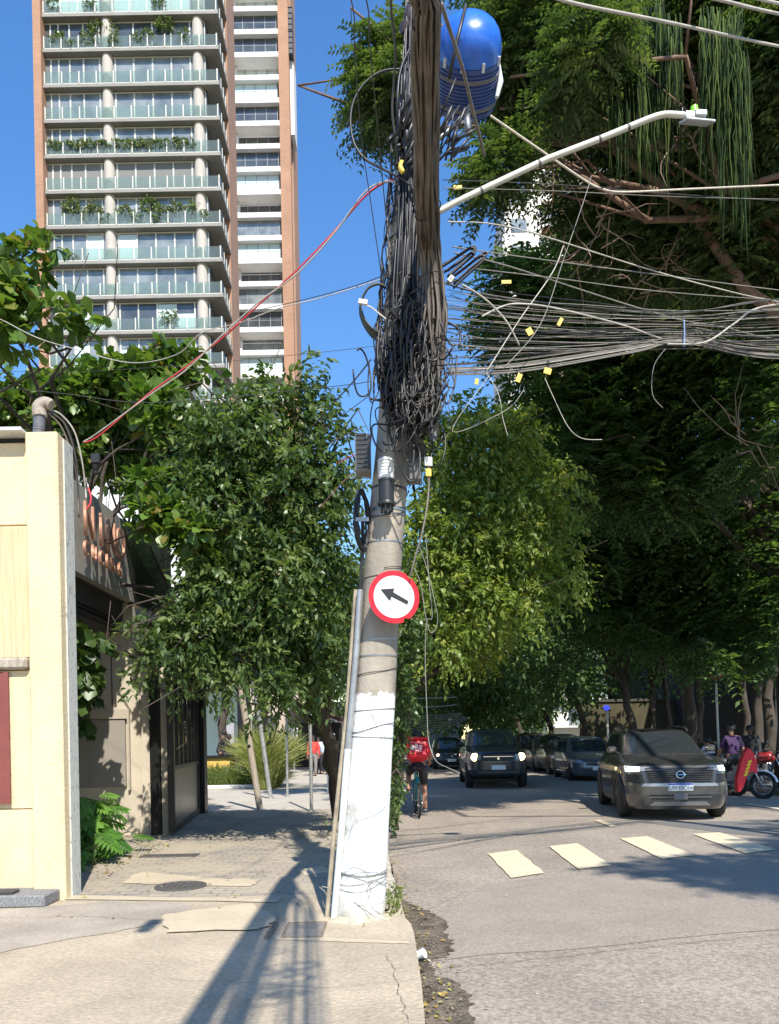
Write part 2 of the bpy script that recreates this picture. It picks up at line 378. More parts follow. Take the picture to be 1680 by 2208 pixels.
# soil washed into the gutter
gu = [(835, 1845), (838, 1850), (846, 1880), (856, 1915), (874, 1940), (905, 1958), (945, 1978), (968, 1992), (955, 2012), (978, 2034), (972, 2058), (925, 2078), (935, 2100), (985, 2122), (1012, 2150), (1030, 2208), (1045, 2260), (925, 2260), (915, 2200), (906, 2110), (896, 2045), (884, 2000), (866, 1965), (848, 1905)]
sheet('gutter_soil', wobble(gp(gu, ZR), 9, .03, 12), ZR + .008, m_soil, kind='stuff')
# painted marks
m_paint = M('road_paint', (.66, .56, .38), .75, ns=9, col2=(.42, .36, .27), bump=.2, thr=(.52, .74), ns2=50, na2=.14)
def c8(x, y): return ((1700 + x / 1.269) / 1.8, (3000 + y / 1.269) / 1.8)
for q, s_ in (([(247, 402), (387, 383), (526, 497), (358, 522)], 1), ([(545, 365), (685, 349), (857, 459), (690, 478)], 2), ([(897, 326), (1030, 315), (1265, 410), (1105, 428)], 3), ([(1253, 304), (1390, 296), (1660, 382), (1515, 400)], 4),
              ([(770, 236), (800, 234), (878, 264), (850, 268)], 5), ([(1500, 153), (1530, 152), (1760, 186), (1720, 190)], 6)):
    sheet('road_marking', wobble(gp([c8(*p) for p in q], ZR), 6, .008, s_), ZR + .012, m_paint)
b = MB()
for i in range(6): b.bx(3.9, 4.0, 24 + i * 8, 27 + i * 8, ZR + .001, ZR + .006)
b.build('road_centre_line', m_paint, None, kind='structure')
# cracks and joints of the concrete (thin dark grooves)
b = MB(); m_crack = M('crack_filler', (.09, .08, .065), .95)
def crack(px, w, sd, z=0.009):
    r = random.Random(sd); pts = []
    g = [G(x, y, z) for x, y in px]
    for a, c in zip(g, g[1:]):
        for i in range(8): 
            q = a.lerp(c, i / 8); pts.append(Vector((q.x + r.uniform(-.012, .012), q.y + r.uniform(-.02, .02), z)))
    pts.append(g[-1])
    for a, c in zip(pts, pts[1:]):
        t = (c - a); nn_ = Vector((-t.y, t.x, 0)).normalized() * w * r.uniform(.3, 1)
        b.add([a - nn_, a + nn_, c + nn_, c - nn_], [(0, 1, 2, 3)])
crack([(-60, 1977), (90, 1978), (180, 1974), (330, 1984), (450, 1983)], .0028, 1)
crack([(330, 1870), (470, 1836), (560, 1825)], .0018, 2); crack([(430, 1800), (560, 1830), (700, 1845)], .0018, 3)
crack([(0, 1945), (160, 1941), (300, 1945)], .002, 13)
crack([(880, 2208), (862, 2140), (848, 2085), (835, 2060)], .0022, 5); crack([(360, 2110), (700, 2130), (900, 2110)], .0016, 6)
b.build('sidewalk_cracks', m_crack, None, kind='structure')
b = MB()
crack([(905, 2090), (1150, 2068), (1400, 2040), (1720, 2010)], .0035, 7, ZR + .009); crack([(820, 2010), (1000, 1925), (1400, 1880)], .002, 8, ZR + .009)
b.build('road_cracks', m_crack, None, kind='structure')

# manhole, drain, hatches
m_iron = M('cast_iron', (.15, .14, .125), .6, .5, ns=20, na=.3, bump=.3)
t = thing('drain_grate', 'narrow slotted metal drain grate set in the paving by the bushes', 'drain', G(358, 1850, 0))
p0, p1 = G(305, 1847, 0), G(412, 1854, 0); b = MB(); fr = MB()
fr.bx(p0.x, p1.x, p0.y - .12, p0.y - .095, .001, .014); fr.bx(p0.x, p1.x, p0.y + .075, p0.y + .1, .001, .014); fr.build('frame', m_iron, t)
n_ = 26
for i in range(n_):
    x = p0.x + (p1.x - p0.x) * (i + .5) / n_; b.bx(x - .01, x + .01, p0.y - .094, p0.y + .074, .001, .011)
b.build('grille', m_iron, t)
t = thing('manhole_cover', 'round iron manhole cover half buried under pale cement', 'manhole cover', G(390, 1912, 0))
c = G(390, 1912, 0); b = MB(); 
b.lathe([(.25, .001), (.25, .014), (.22, .014), (.215, .010), (.01, .010)], c, 40); b.build('cover', m_iron, t)
b = MB(); [b.box((c.x + .06 * i, c.y, .0125), (.012, .36 - abs(i) * .04, .006)) for i in range(-3, 4)]; b.build('tread', m_iron, t)
for (x0, x1, y0, y1, l) in ((568, 600, 1993, 2026, 'small square meter hatch with rusty frame in the sidewalk'), (604, 706, 1990, 2024, 'wide rectangular utility hatch left of the pole foot')):
    a, c = G(x0, y1, 0), G(x1, y0, 0); t = thing('utility_hatch', l, 'hatch', ((a.x + c.x) / 2, (a.y + c.y) / 2, 0))
    b = MB(); e = .018
    b.bx(a.x, c.x, a.y, a.y + e, .001, .013); b.bx(a.x, c.x, c.y - e, c.y, .001, .013); b.bx(a.x, a.x + e, a.y + e, c.y - e, .001, .013); b.bx(c.x - e, c.x, a.y + e, c.y - e, .001, .013)
    b.build('frame', M('rusty_iron', (.20, .16, .12), .85, ns=30, na=.4), t)
    b = MB(); b.bx(a.x + e, c.x - e, a.y + e, c.y - e, .001, .008); b.build('lid', M('hatch_lid', (.24, .215, .18), .85, ns=10, na=.2, bump=.3), t)
# white cup in the gutter
c = G(905, 2074, ZR); c.z = ZR + .02; t = thing('plastic_cup', 'crushed white plastic cup lying in the gutter soil', 'cup', c)
mcup = M('white_plastic', (.75, .78, .82), .35, trans=.0)
rot = Matrix.Rotation(R(65), 4, 'Y') @ Matrix.Rotation(R(20), 4, 'X')
b = MB(); n = 28
for i, (r_, z_) in enumerate(((.024, 0), (.027, .02), (.029, .045), (.034, .075), (.036, .078))): pass
prof = [(.023, 0), (.026, .02), (.0285, .042), (.033, .074), (.0355, .078), (.0335, .079), (.031, .072), (.0265, .042), (.022, .004)]
b.lathe(prof, (c.x - .035, c.y, c.z + .015), 24, rot); b.build('cup_wall', mcup, t, smooth=True)
# leaf litter along the kerb
def litter(n, region, z, name, mat, ll=(.03, .07)):
    pos = np.array([region(rs) for _ in range(n)]); pos = np.c_[pos, np.full(n, z)]
    an = ng.random(n) * 6.28; d_ = np.stack([np.cos(an), np.sin(an), ng.normal(size=n) * .25], 1)
    nn_ = np.array([0, 0, 1.]) + ng.normal(size=(n, 3)) * .3; l = ng.uniform(*ll, n)
    o = leaf_object(name, pos, d_, nn_, l, l * .5, ng.random(n), mat); tag(o, kind='stuff'); return o
m_lit = leafmat('dry_leaves', [(.10, .06, .025), (.32, .2, .06), (.5, .38, .1), (.22, .24, .08), (.45, .4, .3)], .7, .15)
def r1(r):
    t = r.random(); x, y = 836 + 85 * t + r.gauss(30, 24) * (.4 + t), 1850 + 360 * t; q = G(x, y, ZR); return (max(q.x, kx(q.y) + .02), q.y)
litter(260, r1, ZR + .02, 'fallen_leaves', m_lit, (.012, .05))
def r2(r): return (r.uniform(-3.6, -.2), r.uniform(5.5, 14))
litter(90, r2, .016, 'fallen_leaves', m_lit, (.02, .06))
def r3(r): return (kx(7) + r.uniform(-.5, -.02), r.uniform(6.2, 12))
litter(90, r3, .03, 'fallen_leaves', m_lit, (.02, .06))
def r4(r): return (r.uniform(-3.6, -3.0), r.uniform(8.0, 11))
litter(160, r4, .018, 'fallen_leaves', m_lit, (.02, .07))
def r5(r):
    t = r.random(); x, y = 850 + 60 * t + r.gauss(25, 35) * (.4 + t), 1870 + 338 * t; q = G(x, y, ZR); return (max(q.x, kx(q.y) + .01), q.y)
litter(900, r5, ZR + .012, 'gutter_debris', leafmat('debris', [(.03, .022, .015), (.09, .065, .04), (.28, .22, .14), (.05, .04, .03), (.4, .34, .22)], .8, .05), (.006, .02))
# pebbles and grit on road and pavement
gb = MB()
for i in range(420):
    side = rs.random() < .45; y = 2.6 + 9 * rs.random() ** 1.6
    x = rs.uniform(-2.5, .2) if side else kx(y) + abs(rs.gauss(0, 1.1)) + .03; s_ = rs.uniform(.002, .0055) * (1 if rs.random() < .96 else 1.8)
    gb.box((x, y, (0 if side else ZR + .004) + s_ * .6), (s_ * 2, s_ * 1.5, s_ * 1.3), rz=rs.random() * 3, rx=rs.random())
gb.build('gravel', M('grit', (.36, .33, .27), .9, ns=60, na=.5), None, kind='stuff')
# ================================================================ BUILDINGS
def brick_mat(name, c1, c2, mo):
    m = bpy.data.materials.new(name); m.use_nodes = True; n = m.node_tree; L = n.links.new; p = n.nodes['Principled BSDF']
    g = n.nodes.new('ShaderNodeNewGeometry'); sx = n.nodes.new('ShaderNodeSeparateXYZ'); cb = n.nodes.new('ShaderNodeCombineXYZ'); ad = n.nodes.new('ShaderNodeMath')
    L(g.outputs['Position'], sx.inputs[0]); L(sx.outputs['X'], ad.inputs[0]); L(sx.outputs['Y'], ad.inputs[1]); L(ad.outputs[0], cb.inputs['X']); L(sx.outputs['Z'], cb.inputs['Y'])
    br = n.nodes.new('ShaderNodeTexBrick'); L(cb.outputs[0], br.inputs['Vector']); br.inputs['Scale'].default_value = 1
    br.inputs['Color1'].default_value = (*c1, 1); br.inputs['Color2'].default_value = (*c2, 1); br.inputs['Mortar'].default_value = (*mo, 1)
    br.inputs['Brick Width'].default_value = .45; br.inputs['Row Height'].default_value = .16; br.inputs['Mortar Size'].default_value = .02
    t = n.nodes.new('ShaderNodeTexNoise'); t.inputs['Scale'].default_value = .5; t.inputs['Detail'].default_value = 8; L(g.outputs['Position'], t.inputs['Vector'])
    mr = n.nodes.new('ShaderNodeMapRange'); mr.inputs['To Min'].default_value = .75; mr.inputs['To Max'].default_value = 1.2; L(t.outputs['Fac'], mr.inputs['Value'])
    v = n.nodes.new('ShaderNodeVectorMath'); v.operation = 'SCALE'; L(br.outputs['Color'], v.inputs[0]); L(mr.outputs[0], v.inputs['Scale']); L(v.outputs[0], p.inputs['Base Color']); p.inputs['Roughness'].default_value = .9
    return m
m_brick = brick_mat('tower_brick', (.42, .22, .13), (.36, .185, .11), (.4, .27, .19))
m_slab = M('slab_concrete', (.275, .262, .235), .85, ns=.6, na=.12, ns2=6, na2=.06)
m_col = M('column_plaster', (.46, .42, .37), .85, ns=.7, na=.1)
def glass_mat(name, col, rough=.06, tr=.5):
    if name in MC: return MC[name]
    m = bpy.data.materials.new(name); m.use_nodes = True; n = m.node_tree; L = n.links.new
    p = n.nodes['Principled BSDF']; p.inputs['Base Color'].default_value = (*col, 1); p.inputs['Roughness'].default_value = rough; p.inputs['Specular IOR Level'].default_value = .8
    t = n.nodes.new('ShaderNodeBsdfTransparent'); t.inputs[0].default_value = (.86, .95, .92, 1); x = n.nodes.new('ShaderNodeMixShader'); x.inputs[0].default_value = 1 - tr
    L(t.outputs[0], x.inputs[1]); L(p.outputs[0], x.inputs[2]); L(x.outputs[0], n.nodes['Material Output'].inputs[0]); MC[name] = m; return m
m_rail = glass_mat('railing_glass', (.25, .29, .285), .12, .76)
m_pane = M('window_pane', (.13, .155, .165), .08, spec=1.0, ns=.4, col2=(.26, .29, .29), thr=(.4, .6))
m_pane_d = M('window_pane_dark', (.07, .08, .088), .1, spec=.8, ns=.5, na=.4)
m_curt = M('sheer_curtain', (.55, .66, .66), .8, ns=3, na=.1, stretch=(6, 6, .3))
m_white = M('white_frame', (.60, .58, .52), .6)
m_wht = M('white_render', (.70, .69, .66), .8, ns=.8, na=.07)
m_room = M('room_shade', (.20, .20, .19), .9)
m_pot = M('grey_pot', (.2, .2, .2), .8)
m_balc = leafmat('balcony_leaves', [(.05, .09, .035), (.10, .15, .05), (.2, .26, .09), (.24, .17, .09)], .6, .2)

TD = 67.0; tw = thing('apartment_tower', 'tall brown-brick apartment tower with glass balconies and round columns', 'building', (-22, TD, 0))
k_ = TD / F
def tx(x): return (x - CX) * k_ + (HY - 450) * k_ * math.sin(ROLL)
X0, X1, XL = tx(98), tx(478), tx(81)
pitch = 3.07; z0 = P(290, 25, TD).z - 19 * pitch      # a slab level near the top of the picture
b = MB(); b.bx(XL, X0, TD - .3, TD + 9, 0, z0 + 24 * pitch); b.bx(X1 - .55, X1 - .02, TD + 3.9, TD + 7.6, 0, z0 + 24 * pitch)
b.bx(X0, X1 - .55, TD + 7.2, TD + 9, 0, z0 + 24 * pitch); b.build('brick_wall', m_brick, tw)
b = MB(); b.bx(X1 - .62, X1 - .5, TD + 4.2, TD + 4.5, 0, z0 + 70); b.build('corner_trim', m_brick, tw)
for xc in (233, 430):
    b = MB(); b.lathe([(.47, 0), (.47, z0 + 24 * pitch)], (tx(xc), TD + .62, 0), 28); b.build('column', m_col, tw, smooth=True)
rb = random.Random(8)
nx = 11
for k in range(3, 23):
    zz = z0 + k * pitch
    s_ = MB(); s_.bx(X0, X1, TD, TD + 3.9, zz - .30, zz, bev=.02); s_.bx(X0, X1 - .06, TD + 3.9, TD + 7.15, zz - .3, zz - .02)
    s_.build('slab', m_slab, tw)
    # glass railing with posts
    g_ = MB(); g_.bx(X0 + .1, X1 - .08, TD + .08, TD + .10, zz + .05, zz + 1.08); g_.bx(X1 - .10, X1 - .08, TD + .1, TD + 3.8, zz + .05, zz + 1.08)
    r_ = g_.build('railing_glass', m_rail, tw)
    p_ = MB(); p_.bx(X0 + .05, X1 - .03, TD + .03, TD + .075, zz + .002, zz + .06); p_.bx(X1 - .075, X1 - .03, TD + .076, TD + 3.2, zz + .002, zz + .06)
    for i in range(nx):
        x = X0 + .12 + (X1 - X0 - .3) * i / (nx - 1); p_.bx(x - .045, x + .045, TD + .03, TD + .078, zz + .0, zz + (1.12 if i % 1 == 0 else 1))
    for i in range(1, 4): y = TD + .1 + i * .95; p_.bx(X1 - .075, X1 - .03, y - .04, y + .04, zz, zz + 1.1)
    p_.build('railing_frame', m_white, r_)
    # window wall
    w_ = MB(); yw = TD + .62
    open_ = (k == 14)
    w_.bx(X0, X1 - 1.3, yw, yw + .1, zz + .01, zz + 2.72)
    wd = w_.build('window', (m_pane, m_pane, m_pane_d, m_pane)[k % 4] if not open_ else m_room, tw)
    f_ = MB(); fx = [tx(v) for v in (110, 127, 151, 181, 216, 250, 290, 331, 372, 413)]
    for i, x in enumerate(fx): f_.bx(x - .06, x + .06, yw - .06, yw - .003, zz + .02, zz + 2.7)
    f_.bx(X0, X1 - 1.3, yw - .05, yw - .006, zz + 2.62, zz + 2.728)
    f_.bx(X1 - 1.36, X1 - 1.29, yw - .05, yw + 3.5, zz + .02, zz + 2.72)
    f_.build('window_frame', m_white, wd)
    if k in (10, 19, 20, 9) or rb.random() < .15:
        c_ = MB()
        for i in range(len(fx) - 1):
            if rb.random() < (.8 if k in (10, 19) else .35) and i != 4:
                xa, xb = fx[i] + .07, fx[i + 1] - .07; top = 2.55 if rb.random() < .5 else 1.7
                c_ = MB(); c_.bx(xa, xb, yw - .02, yw - .005, zz + .05, zz + top); c_.build('curtain', m_curt, wd)
    # side window wall of the wrap round balcony
    q_ = MB(); q_.bx(X1 - 1.28, X1 - 1.22, yw, TD + 7.1, zz + .01, zz + 2.72); q_.build('side_window', m_pane_d, tw)
    # potted plants on some balconies
    if k in (18, 15, 13, 10, 12, 19):
        cs, rr = [], []; pots = []
        lst = {18: [(128, 1.2, .55), (160, .5, .4), (195, 1.0, .8), (212, 2.2, .5), (247, 2.0, .6), (300, 1.0, .5), (325, 1.3, .5), (362, 2.3, .7), (400, 1.2, .6), (250, .8, .7)],
               15: [(x, .95, .42) for x in range(112, 240, 13)] + [(x, .95, .42) for x in range(255, 415, 13)],
               13: [(150, 1.8, .8), (175, 1.2, .5), (200, 1.6, .7), (265, 1.3, .6), (320, 1.8, .8), (350, 1.2, .6), (380, 1.6, .5), (412, 1.5, .6), (290, .8, .5), (225, .7, .4), (340, .6, .5), (440, .8, .5)],
               12: [(150, .5, .4)], 10: [(130, 1.1, .6), (160, .9, .5), (185, .8, .5), (358, 1.2, .7)], 19: [(120, 1, .5), (200, .9, .4), (350, 1, .6)]}[k]
        for (x, h, r) in lst:
            cs.append((tx(x), TD + .36, zz + h)); rr.append((r, .3, r * .8)); pt = MB(); pots.append(pt); pt.bx(tx(x) - (.3 if k != 15 else .2), tx(x) + (.3 if k != 15 else .2), TD + .14, TD + .52, zz + .003, zz + .42)
            if h > 1.4: pt.tube([(tx(x), TD + .35, zz + .3), (tx(x) + .05, TD + .35, zz + h)], .04, 5)
        pp = [q.build('planter', m_pot, tw) for q in pots][0]
        broad_crown(np.random.default_rng(k), np.array(cs), np.array(rr), 46 * len(cs), 8, .22, .5, m_balc, pp, name='potted_plants', gap=.1, twl=.3)
b = MB(); b.bx(XL, X1, TD - .3, TD + 9, z0 + 24 * pitch, z0 + 24 * pitch + 1); b.build('roof', m_slab, tw)

# second tower, further back
TD2 = 105.0; t2 = thing('apartment_tower', 'narrow brick tower with stacked white balconies right of the nearer tower', 'building', (-17, TD2, 0))
k2 = TD2 / F
def tx2(x): return (x - CX) * k2 + (HY - 450) * k2 * math.sin(ROLL)
A0, A1, A2 = tx2(500), tx2(607), tx2(629); p2 = 3.10; z2 = P(560, 124, TD2).z - 28 * p2
b = MB(); b.bx(A1, A2, TD2 - .2, TD2 + 1, 0, z2 + 36 * p2); b.bx(A0 - 6, A0 + .3, TD2, TD2 + 1.2, 0, z2 + 36 * p2); b.bx(A0, A2, TD2 + 3.2, TD2 + 9, 0, z2 + 36 * p2); b.build('brick_wall', m_brick, t2)
for k in range(9, 35):
    zz = z2 + k * p2
    s_ = MB(); s_.bx(A0, A1, TD2 - .5, TD2 + 3.1, zz - .35, zz + .35, bev=.02); s_.build('balcony', m_wht, t2)
    g_ = MB(); ty = rb.random(); st = k % 3
    g_.bx(A0 + .35, A1 - .25, TD2 + (.2 if st else 1.6), TD2 + (.3 if st else 1.7), zz + .36, zz + 2.72)
    wn = g_.build('window', m_curt if ty < .28 else (m_pane_d if ty < .8 else m_pane), t2)
    f_ = MB(); [f_.bx(x - .04, x + .04, TD2 + (.15 if st else 1.5), TD2 + (.197 if st else 1.597), zz + .36, zz + 2.7) for x in np.linspace(A0 + .4, A1 - .3, 5)]
    f_.bx(A0 + .35, A1 - .25, TD2 - .42, TD2 - .38, zz + 1.25, zz + 1.3); f_.build('window_frame', M('grey_frame', (.25, .25, .25), .5), wn)
    if st == 0: c_ = MB(); c_.bx(A0 + .3, A0 + .9, TD2 + .8, TD2 + 1.5, zz + .36, zz + 2.7); c_.build('partition', m_wht, t2)
b = MB()
for zc in (P(620, 40, TD2).z, P(620, 92, TD2).z):
    b.bx(A2 - .4, A2 + .55, TD2 + .0, TD2 + 1.5, zc - 1.6, zc + 1.6)
    for i in range(5): b.bx(A2 - .5, A2 + .65, TD2 - .08, TD2 - .03, zc - 1.5 + i * .75, zc - 1.42 + i * .75)
b.build('air_conditioner_screen', M('dark_screen', (.05, .05, .06), .6), t2)
b = MB(); b.bx(A2 + .01, A2 + .5, TD2 + 1, TD2 + 4, P(620, 278, TD2).z, P(620, 110, TD2).z); b.build('side_wing', m_wht, t2)

# pale block half hidden by the right hand trees
TD3 = 85.0; t3 = thing('apartment_building', 'pale cream apartment block showing through the treetops', 'building', (18, TD3, 0)); k3 = TD3 / F
def tx3(x): return (x - CX) * k3 + (HY - 500) * k3 * math.sin(ROLL)
top3 = P(1250, 325, TD3).z
m_cream = M('cream_render', (.72, .69, .62), .8, ns=.6, na=.08)
b = MB(); b.bx(tx3(1092), tx3(1210), TD3 + 1, TD3 + 12, 0, top3 - 4); b.bx(tx3(1150), tx3(1420), TD3 + 2, TD3 + 13, 0, top3); b.build('wall', m_cream, t3)
for k in range(21):
    zz = top3 - 1.5 - k * 3.05
    if zz < 3: break
    b = MB(); b.bx(tx3(1170), tx3(1330), TD3, TD3 + 2, zz - .9, zz - .72, bev=.02); b.build('balcony_slab', M('terracotta_trim', (.45, .22, .13), .8) if k % 4 == 2 else m_cream, t3)
    b = MB(); b.bx(tx3(1105), tx3(1140), TD3 + .95, TD3 + .99, zz - .6, zz + .9); b.bx(tx3(1190), tx3(1310), TD3 + 1.9, TD3 + 1.99, zz - .7, zz + 1.3); b.bx(tx3(1345), tx3(1395), TD3 + 1.9, TD3 + 1.99, zz - .5, zz + .9); b.build('window', m_pane, t3)
b = MB(); b.bx(tx3(1084), tx3(1090), TD3 + .4, TD3 + 1.2, P(1086, 590, TD3).z, P(1086, 500, TD3).z); b.build('downpipe_box', M('grey_metal_dull', (.35, .35, .35), .6), t3)

# low white house behind the leaves on the left
t = thing('house', 'white walled house just visible through the almond leaves', 'house', (-12, 33, 0))
b = MB(); a, c = P(235, 935, 33), P(352, 845, 33); b.bx(a.x - 3, c.x + 1.0, 33, 40, 0, c.z); b.build('wall', m_wht, t)
b = MB(); b.bx(a.x - 3.2, c.x + 1.2, 32.8, 40, c.z, c.z + .25); b.build('roof', M('roof_fibre', (.3, .29, .27), .9), t)
b = MB(); [b.bx(c.x - 4 + i * 1.6, c.x - 3 + i * 1.6, 32.95, 32.99, c.z - 3, c.z - 1.8) for i in range(3)]; b.build('window', m_pane_d, t)

# ---------------------------------------------------------------- yellow roadside building
YD = 7.03; m_yel = M('yellow_render', (.68, .55, .345), .88, ns=1.6, na=.10, bump=.6, bs=80, ns2=7, na2=.07, stretch=(1, 1, .5))
m_yst = M('stained_render', (.52, .41, .24), .9, ns=4, col2=(.68, .55, .34), stretch=(9, 9, .5), bump=.5, bs=60, thr=(.3, .6))
m_peel = M('peeling_paint', (.55, .55, .50), .9, ns=10, col2=(.25, .24, .23), stretch=(1, 3, 1.2), thr=(.56, .66), bump=.5)
m_oldc = M('old_cement', (.36, .31, .25), .95, ns=8, na=.4, bump=.6, stretch=(3, 3, 1))
yb = thing('roadside_building', 'pale yellow rendered building front with flat pillar and red metal shutter', 'building', (-4, YD, 0))
xp0, xp1 = P(62, 1400, YD).x, P(132, 1400, YD).x; zt = P(95, 930, YD).z
b = MB(); b.bx(xp0, xp1, YD, YD + .32, -.05, zt, bev=.012); b.build('pillar', m_yel, yb, smooth=False)
b = MB(); b.bx(xp1 - .01, xp1 + .012, YD + .12, YD + .318, 0, zt - .03); b.build('pillar_side_coat', m_peel, yb)
zs = P(20, 955, YD + .1).z; zj = P(20, 1135, YD + .1).z; zl = P(20, 1420, YD + .1).z; zl2 = P(20, 1445, YD + .1).z; zb_ = P(20, 1743, YD + .1).z; yy = YD + .1
b = MB(); b.bx(-9, xp0 - .012, yy, yy + .25, zj + .01, zs, bev=.008); b.bx(-9, xp0 - .012, yy + .02, yy + .25, -.05, zl2); b.build('wall', m_yel, yb)
b = MB(); b.bx(-9, xp0 - .012, yy - .01, yy + .25, zl, zj, bev=.01); b.build('stained_panel', m_yst, yb)
b = MB(); b.bx(-9, xp0 - .03, yy - .09, yy + .2, zl2, zl, bev=.02); b.build('ledge', m_oldc, yb)
b = MB(); b.bx(-9, xp0 - .02, yy - .015, yy + .019, zb_, zl2 - .01); b.build('wall_band', m_yel, yb)
b = MB(); b.bx(-9, xp0 - .02, yy - .012, yy + .018, -.03, zb_ - .012); b.build('wall_plinth', m_yel, yb)
wx = P(24, 1600, yy).x; wz0, wz1 = P(10, 1728, yy).z, P(10, 1447, yy).z
m_red = M('dark_red_metal', (.20, .055, .045), .5, ns=3, na=.15)
b = MB(); b.bx(-6, wx, yy - .045, yy - .016, wz0, wz1 - .012, bev=.004); sh = b.build('shutter', m_red, yb)
b = MB(); b.bx(wx - .035, wx + .012, yy - .06, yy - .046, wz0 - .02, wz1 - .012); b.bx(-6, wx - .036, yy - .06, yy - .046, wz0 - .02, wz0 + .02); b.build('shutter_frame', m_red, sh)
b = MB()
for j in range(3):
    for i in range(7):
        for q in range(4): b.bx(wx - .13 - q * .03, wx - .115 - q * .03, yy - .049, yy - .0455, wz0 + .1 + j * .42 + i * .03, wz0 + .106 + j * .42 + i * .03)
b.build('louvre_holes', M('hole_black', (.02, .01, .01), .9), sh)
b = MB(); b.bx(-9, xp0 - .005, yy - .16, yy + .3, zs + .05, zs + .085, bev=.006); b.build('roof_flashing', M('flashing', (.62, .61, .58), .6, ns=9, na=.2), yb)
b = MB(); b.bx(-9, xp0 - .01, yy + .02, yy + .3, zs, zs + .049); b.build('roof_gap', M('gap_black', (.02, .02, .02), .9), yb)
b = MB(); b.bx(-12, -4.9, yy + .26, yy + 2.2, 0, zs); b.build('rear_volume', m_yel, yb)
t = thing('doorstep', 'grey concrete doorstep with a dark mat at the foot of the yellow wall', 'step', (-3.4, 6.8, 0))
a = G(-120, 1957, 0); c = G(96, 1957, 0)
b = MB(); b.bx(a.x - 2, c.x, c.y, yy - .02, 0, .105, bev=.012); b.build('step', M('granite_grey', (.19, .19, .19), .8, ns=60, na=.5), t)
b = MB(); b.bx(a.x - 1, P(42, 1925, 6.9).x, c.y + .06, c.y + .2, .106, .135, bev=.008); b.build('mat', M('mat_dark', (.06, .055, .05), .95, ns=30, na=.4, stretch=(.3, 1, 1)), t)

# service mast with its cables, standing on the pillar
sm = thing('service_mast', 'grey plastic cable mast with bent hood on top of the yellow pillar', 'cable mast', P(86, 930, YD + .15))
m_pvc = M('grey_pvc', (.13, .135, .15), .5, ns=20, na=.15)
q = [P(82, 975, YD + .18), P(84, 930, YD + .16), P(86, 893, YD + .15)]
b = MB(); b.tube(q, .052, 16)
for i in range(7): b.lathe([(.0535, 0), (.0545, .003), (.0535, .006)], P(84.5, 928 - i * 5.5, YD + .157), 16)
b.build('pipe', m_pvc, sm, smooth=True)
b = MB(); h0 = P(86, 889, YD + .15); b.tube(spline([h0 - Vector((0, 0, .04)), h0 + Vector((.0, 0, .05)), h0 + Vector((.06, -.005, .085)), h0 + Vector((.115, -.01, .06))], 5), [.064] * 6 + [.062, .06, .058, .056, .054, .052, .05, .05, .048, .046], 16); b.build('hood', m_oldc, sm, smooth=True)

# ---------------------------------------------------------------- restaurant
rt = thing('restaurant', 'restaurant front with dark metal sign band and copper letters over a shaded beige entrance', 'restaurant', (-4.2, 11, 0))
m_steel = M('dark_steel_panel', (.34, .325, .285), .55, .05, ns=1.2, na=.2, ns2=10, na2=.05)
m_steel2 = M('mirror_panel', (.10, .10, .095), .22, .75, ns=5, na=.6, stretch=(5, 5, .35))
m_beige = M('beige_plaster', (.48, .42, .33), .9, ns=1.5, na=.1, bump=.15)
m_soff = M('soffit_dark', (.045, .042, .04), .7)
m_blk = M('black_metal', (.012, .012, .013), .35)
m_glassd = M('gate_glass', (.035, .04, .042), .04, spec=1.0)
FX = -3.87
zf0, zf1 = 3.58, 4.72
b = MB(); b.prism([(FX, 8.6, zf0), (FX, 11.85, zf0), (FX, 11.25, zf1), (FX, 8.6, zf1)], (-.12, 0, 0)); fa = b.build('sign_band', m_steel, rt)
for yv in (10.35,): b = MB(); b.bx(FX + .001, FX + .003, yv, yv + .008, zf0 + .01, zf1 - .01); b.build('panel_joint', m_blk, fa)
b = MB(); b.prism([(FX - .01, 11.85, zf0 - .03), (FX + .17, 13.3, zf0 - .03), (FX + .17, 13.3, 4.82), (FX - .01, 11.25, zf1)], (-.1, .02, 0)); b.build('side_panel', m_steel2, rt)
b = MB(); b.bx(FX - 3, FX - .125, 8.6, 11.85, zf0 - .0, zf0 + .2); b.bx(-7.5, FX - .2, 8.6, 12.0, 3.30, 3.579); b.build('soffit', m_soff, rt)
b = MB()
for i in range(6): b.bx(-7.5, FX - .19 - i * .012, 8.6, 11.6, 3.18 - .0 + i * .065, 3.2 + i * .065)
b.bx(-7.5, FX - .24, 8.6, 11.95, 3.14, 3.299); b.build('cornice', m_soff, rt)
b = MB(); b.bx(-8, FX - .13, 11.9, 12.15, 3.15, 4.7); b.bx(-8, -3.83, 12.02, 12.2, 0, 3.16); b.build('wall', m_beige, rt)
b = MB(); b.bx(-8, -4.6, 12.0, 20, 3.17, 4.6); b.build('rear_volume', m_beige, rt)
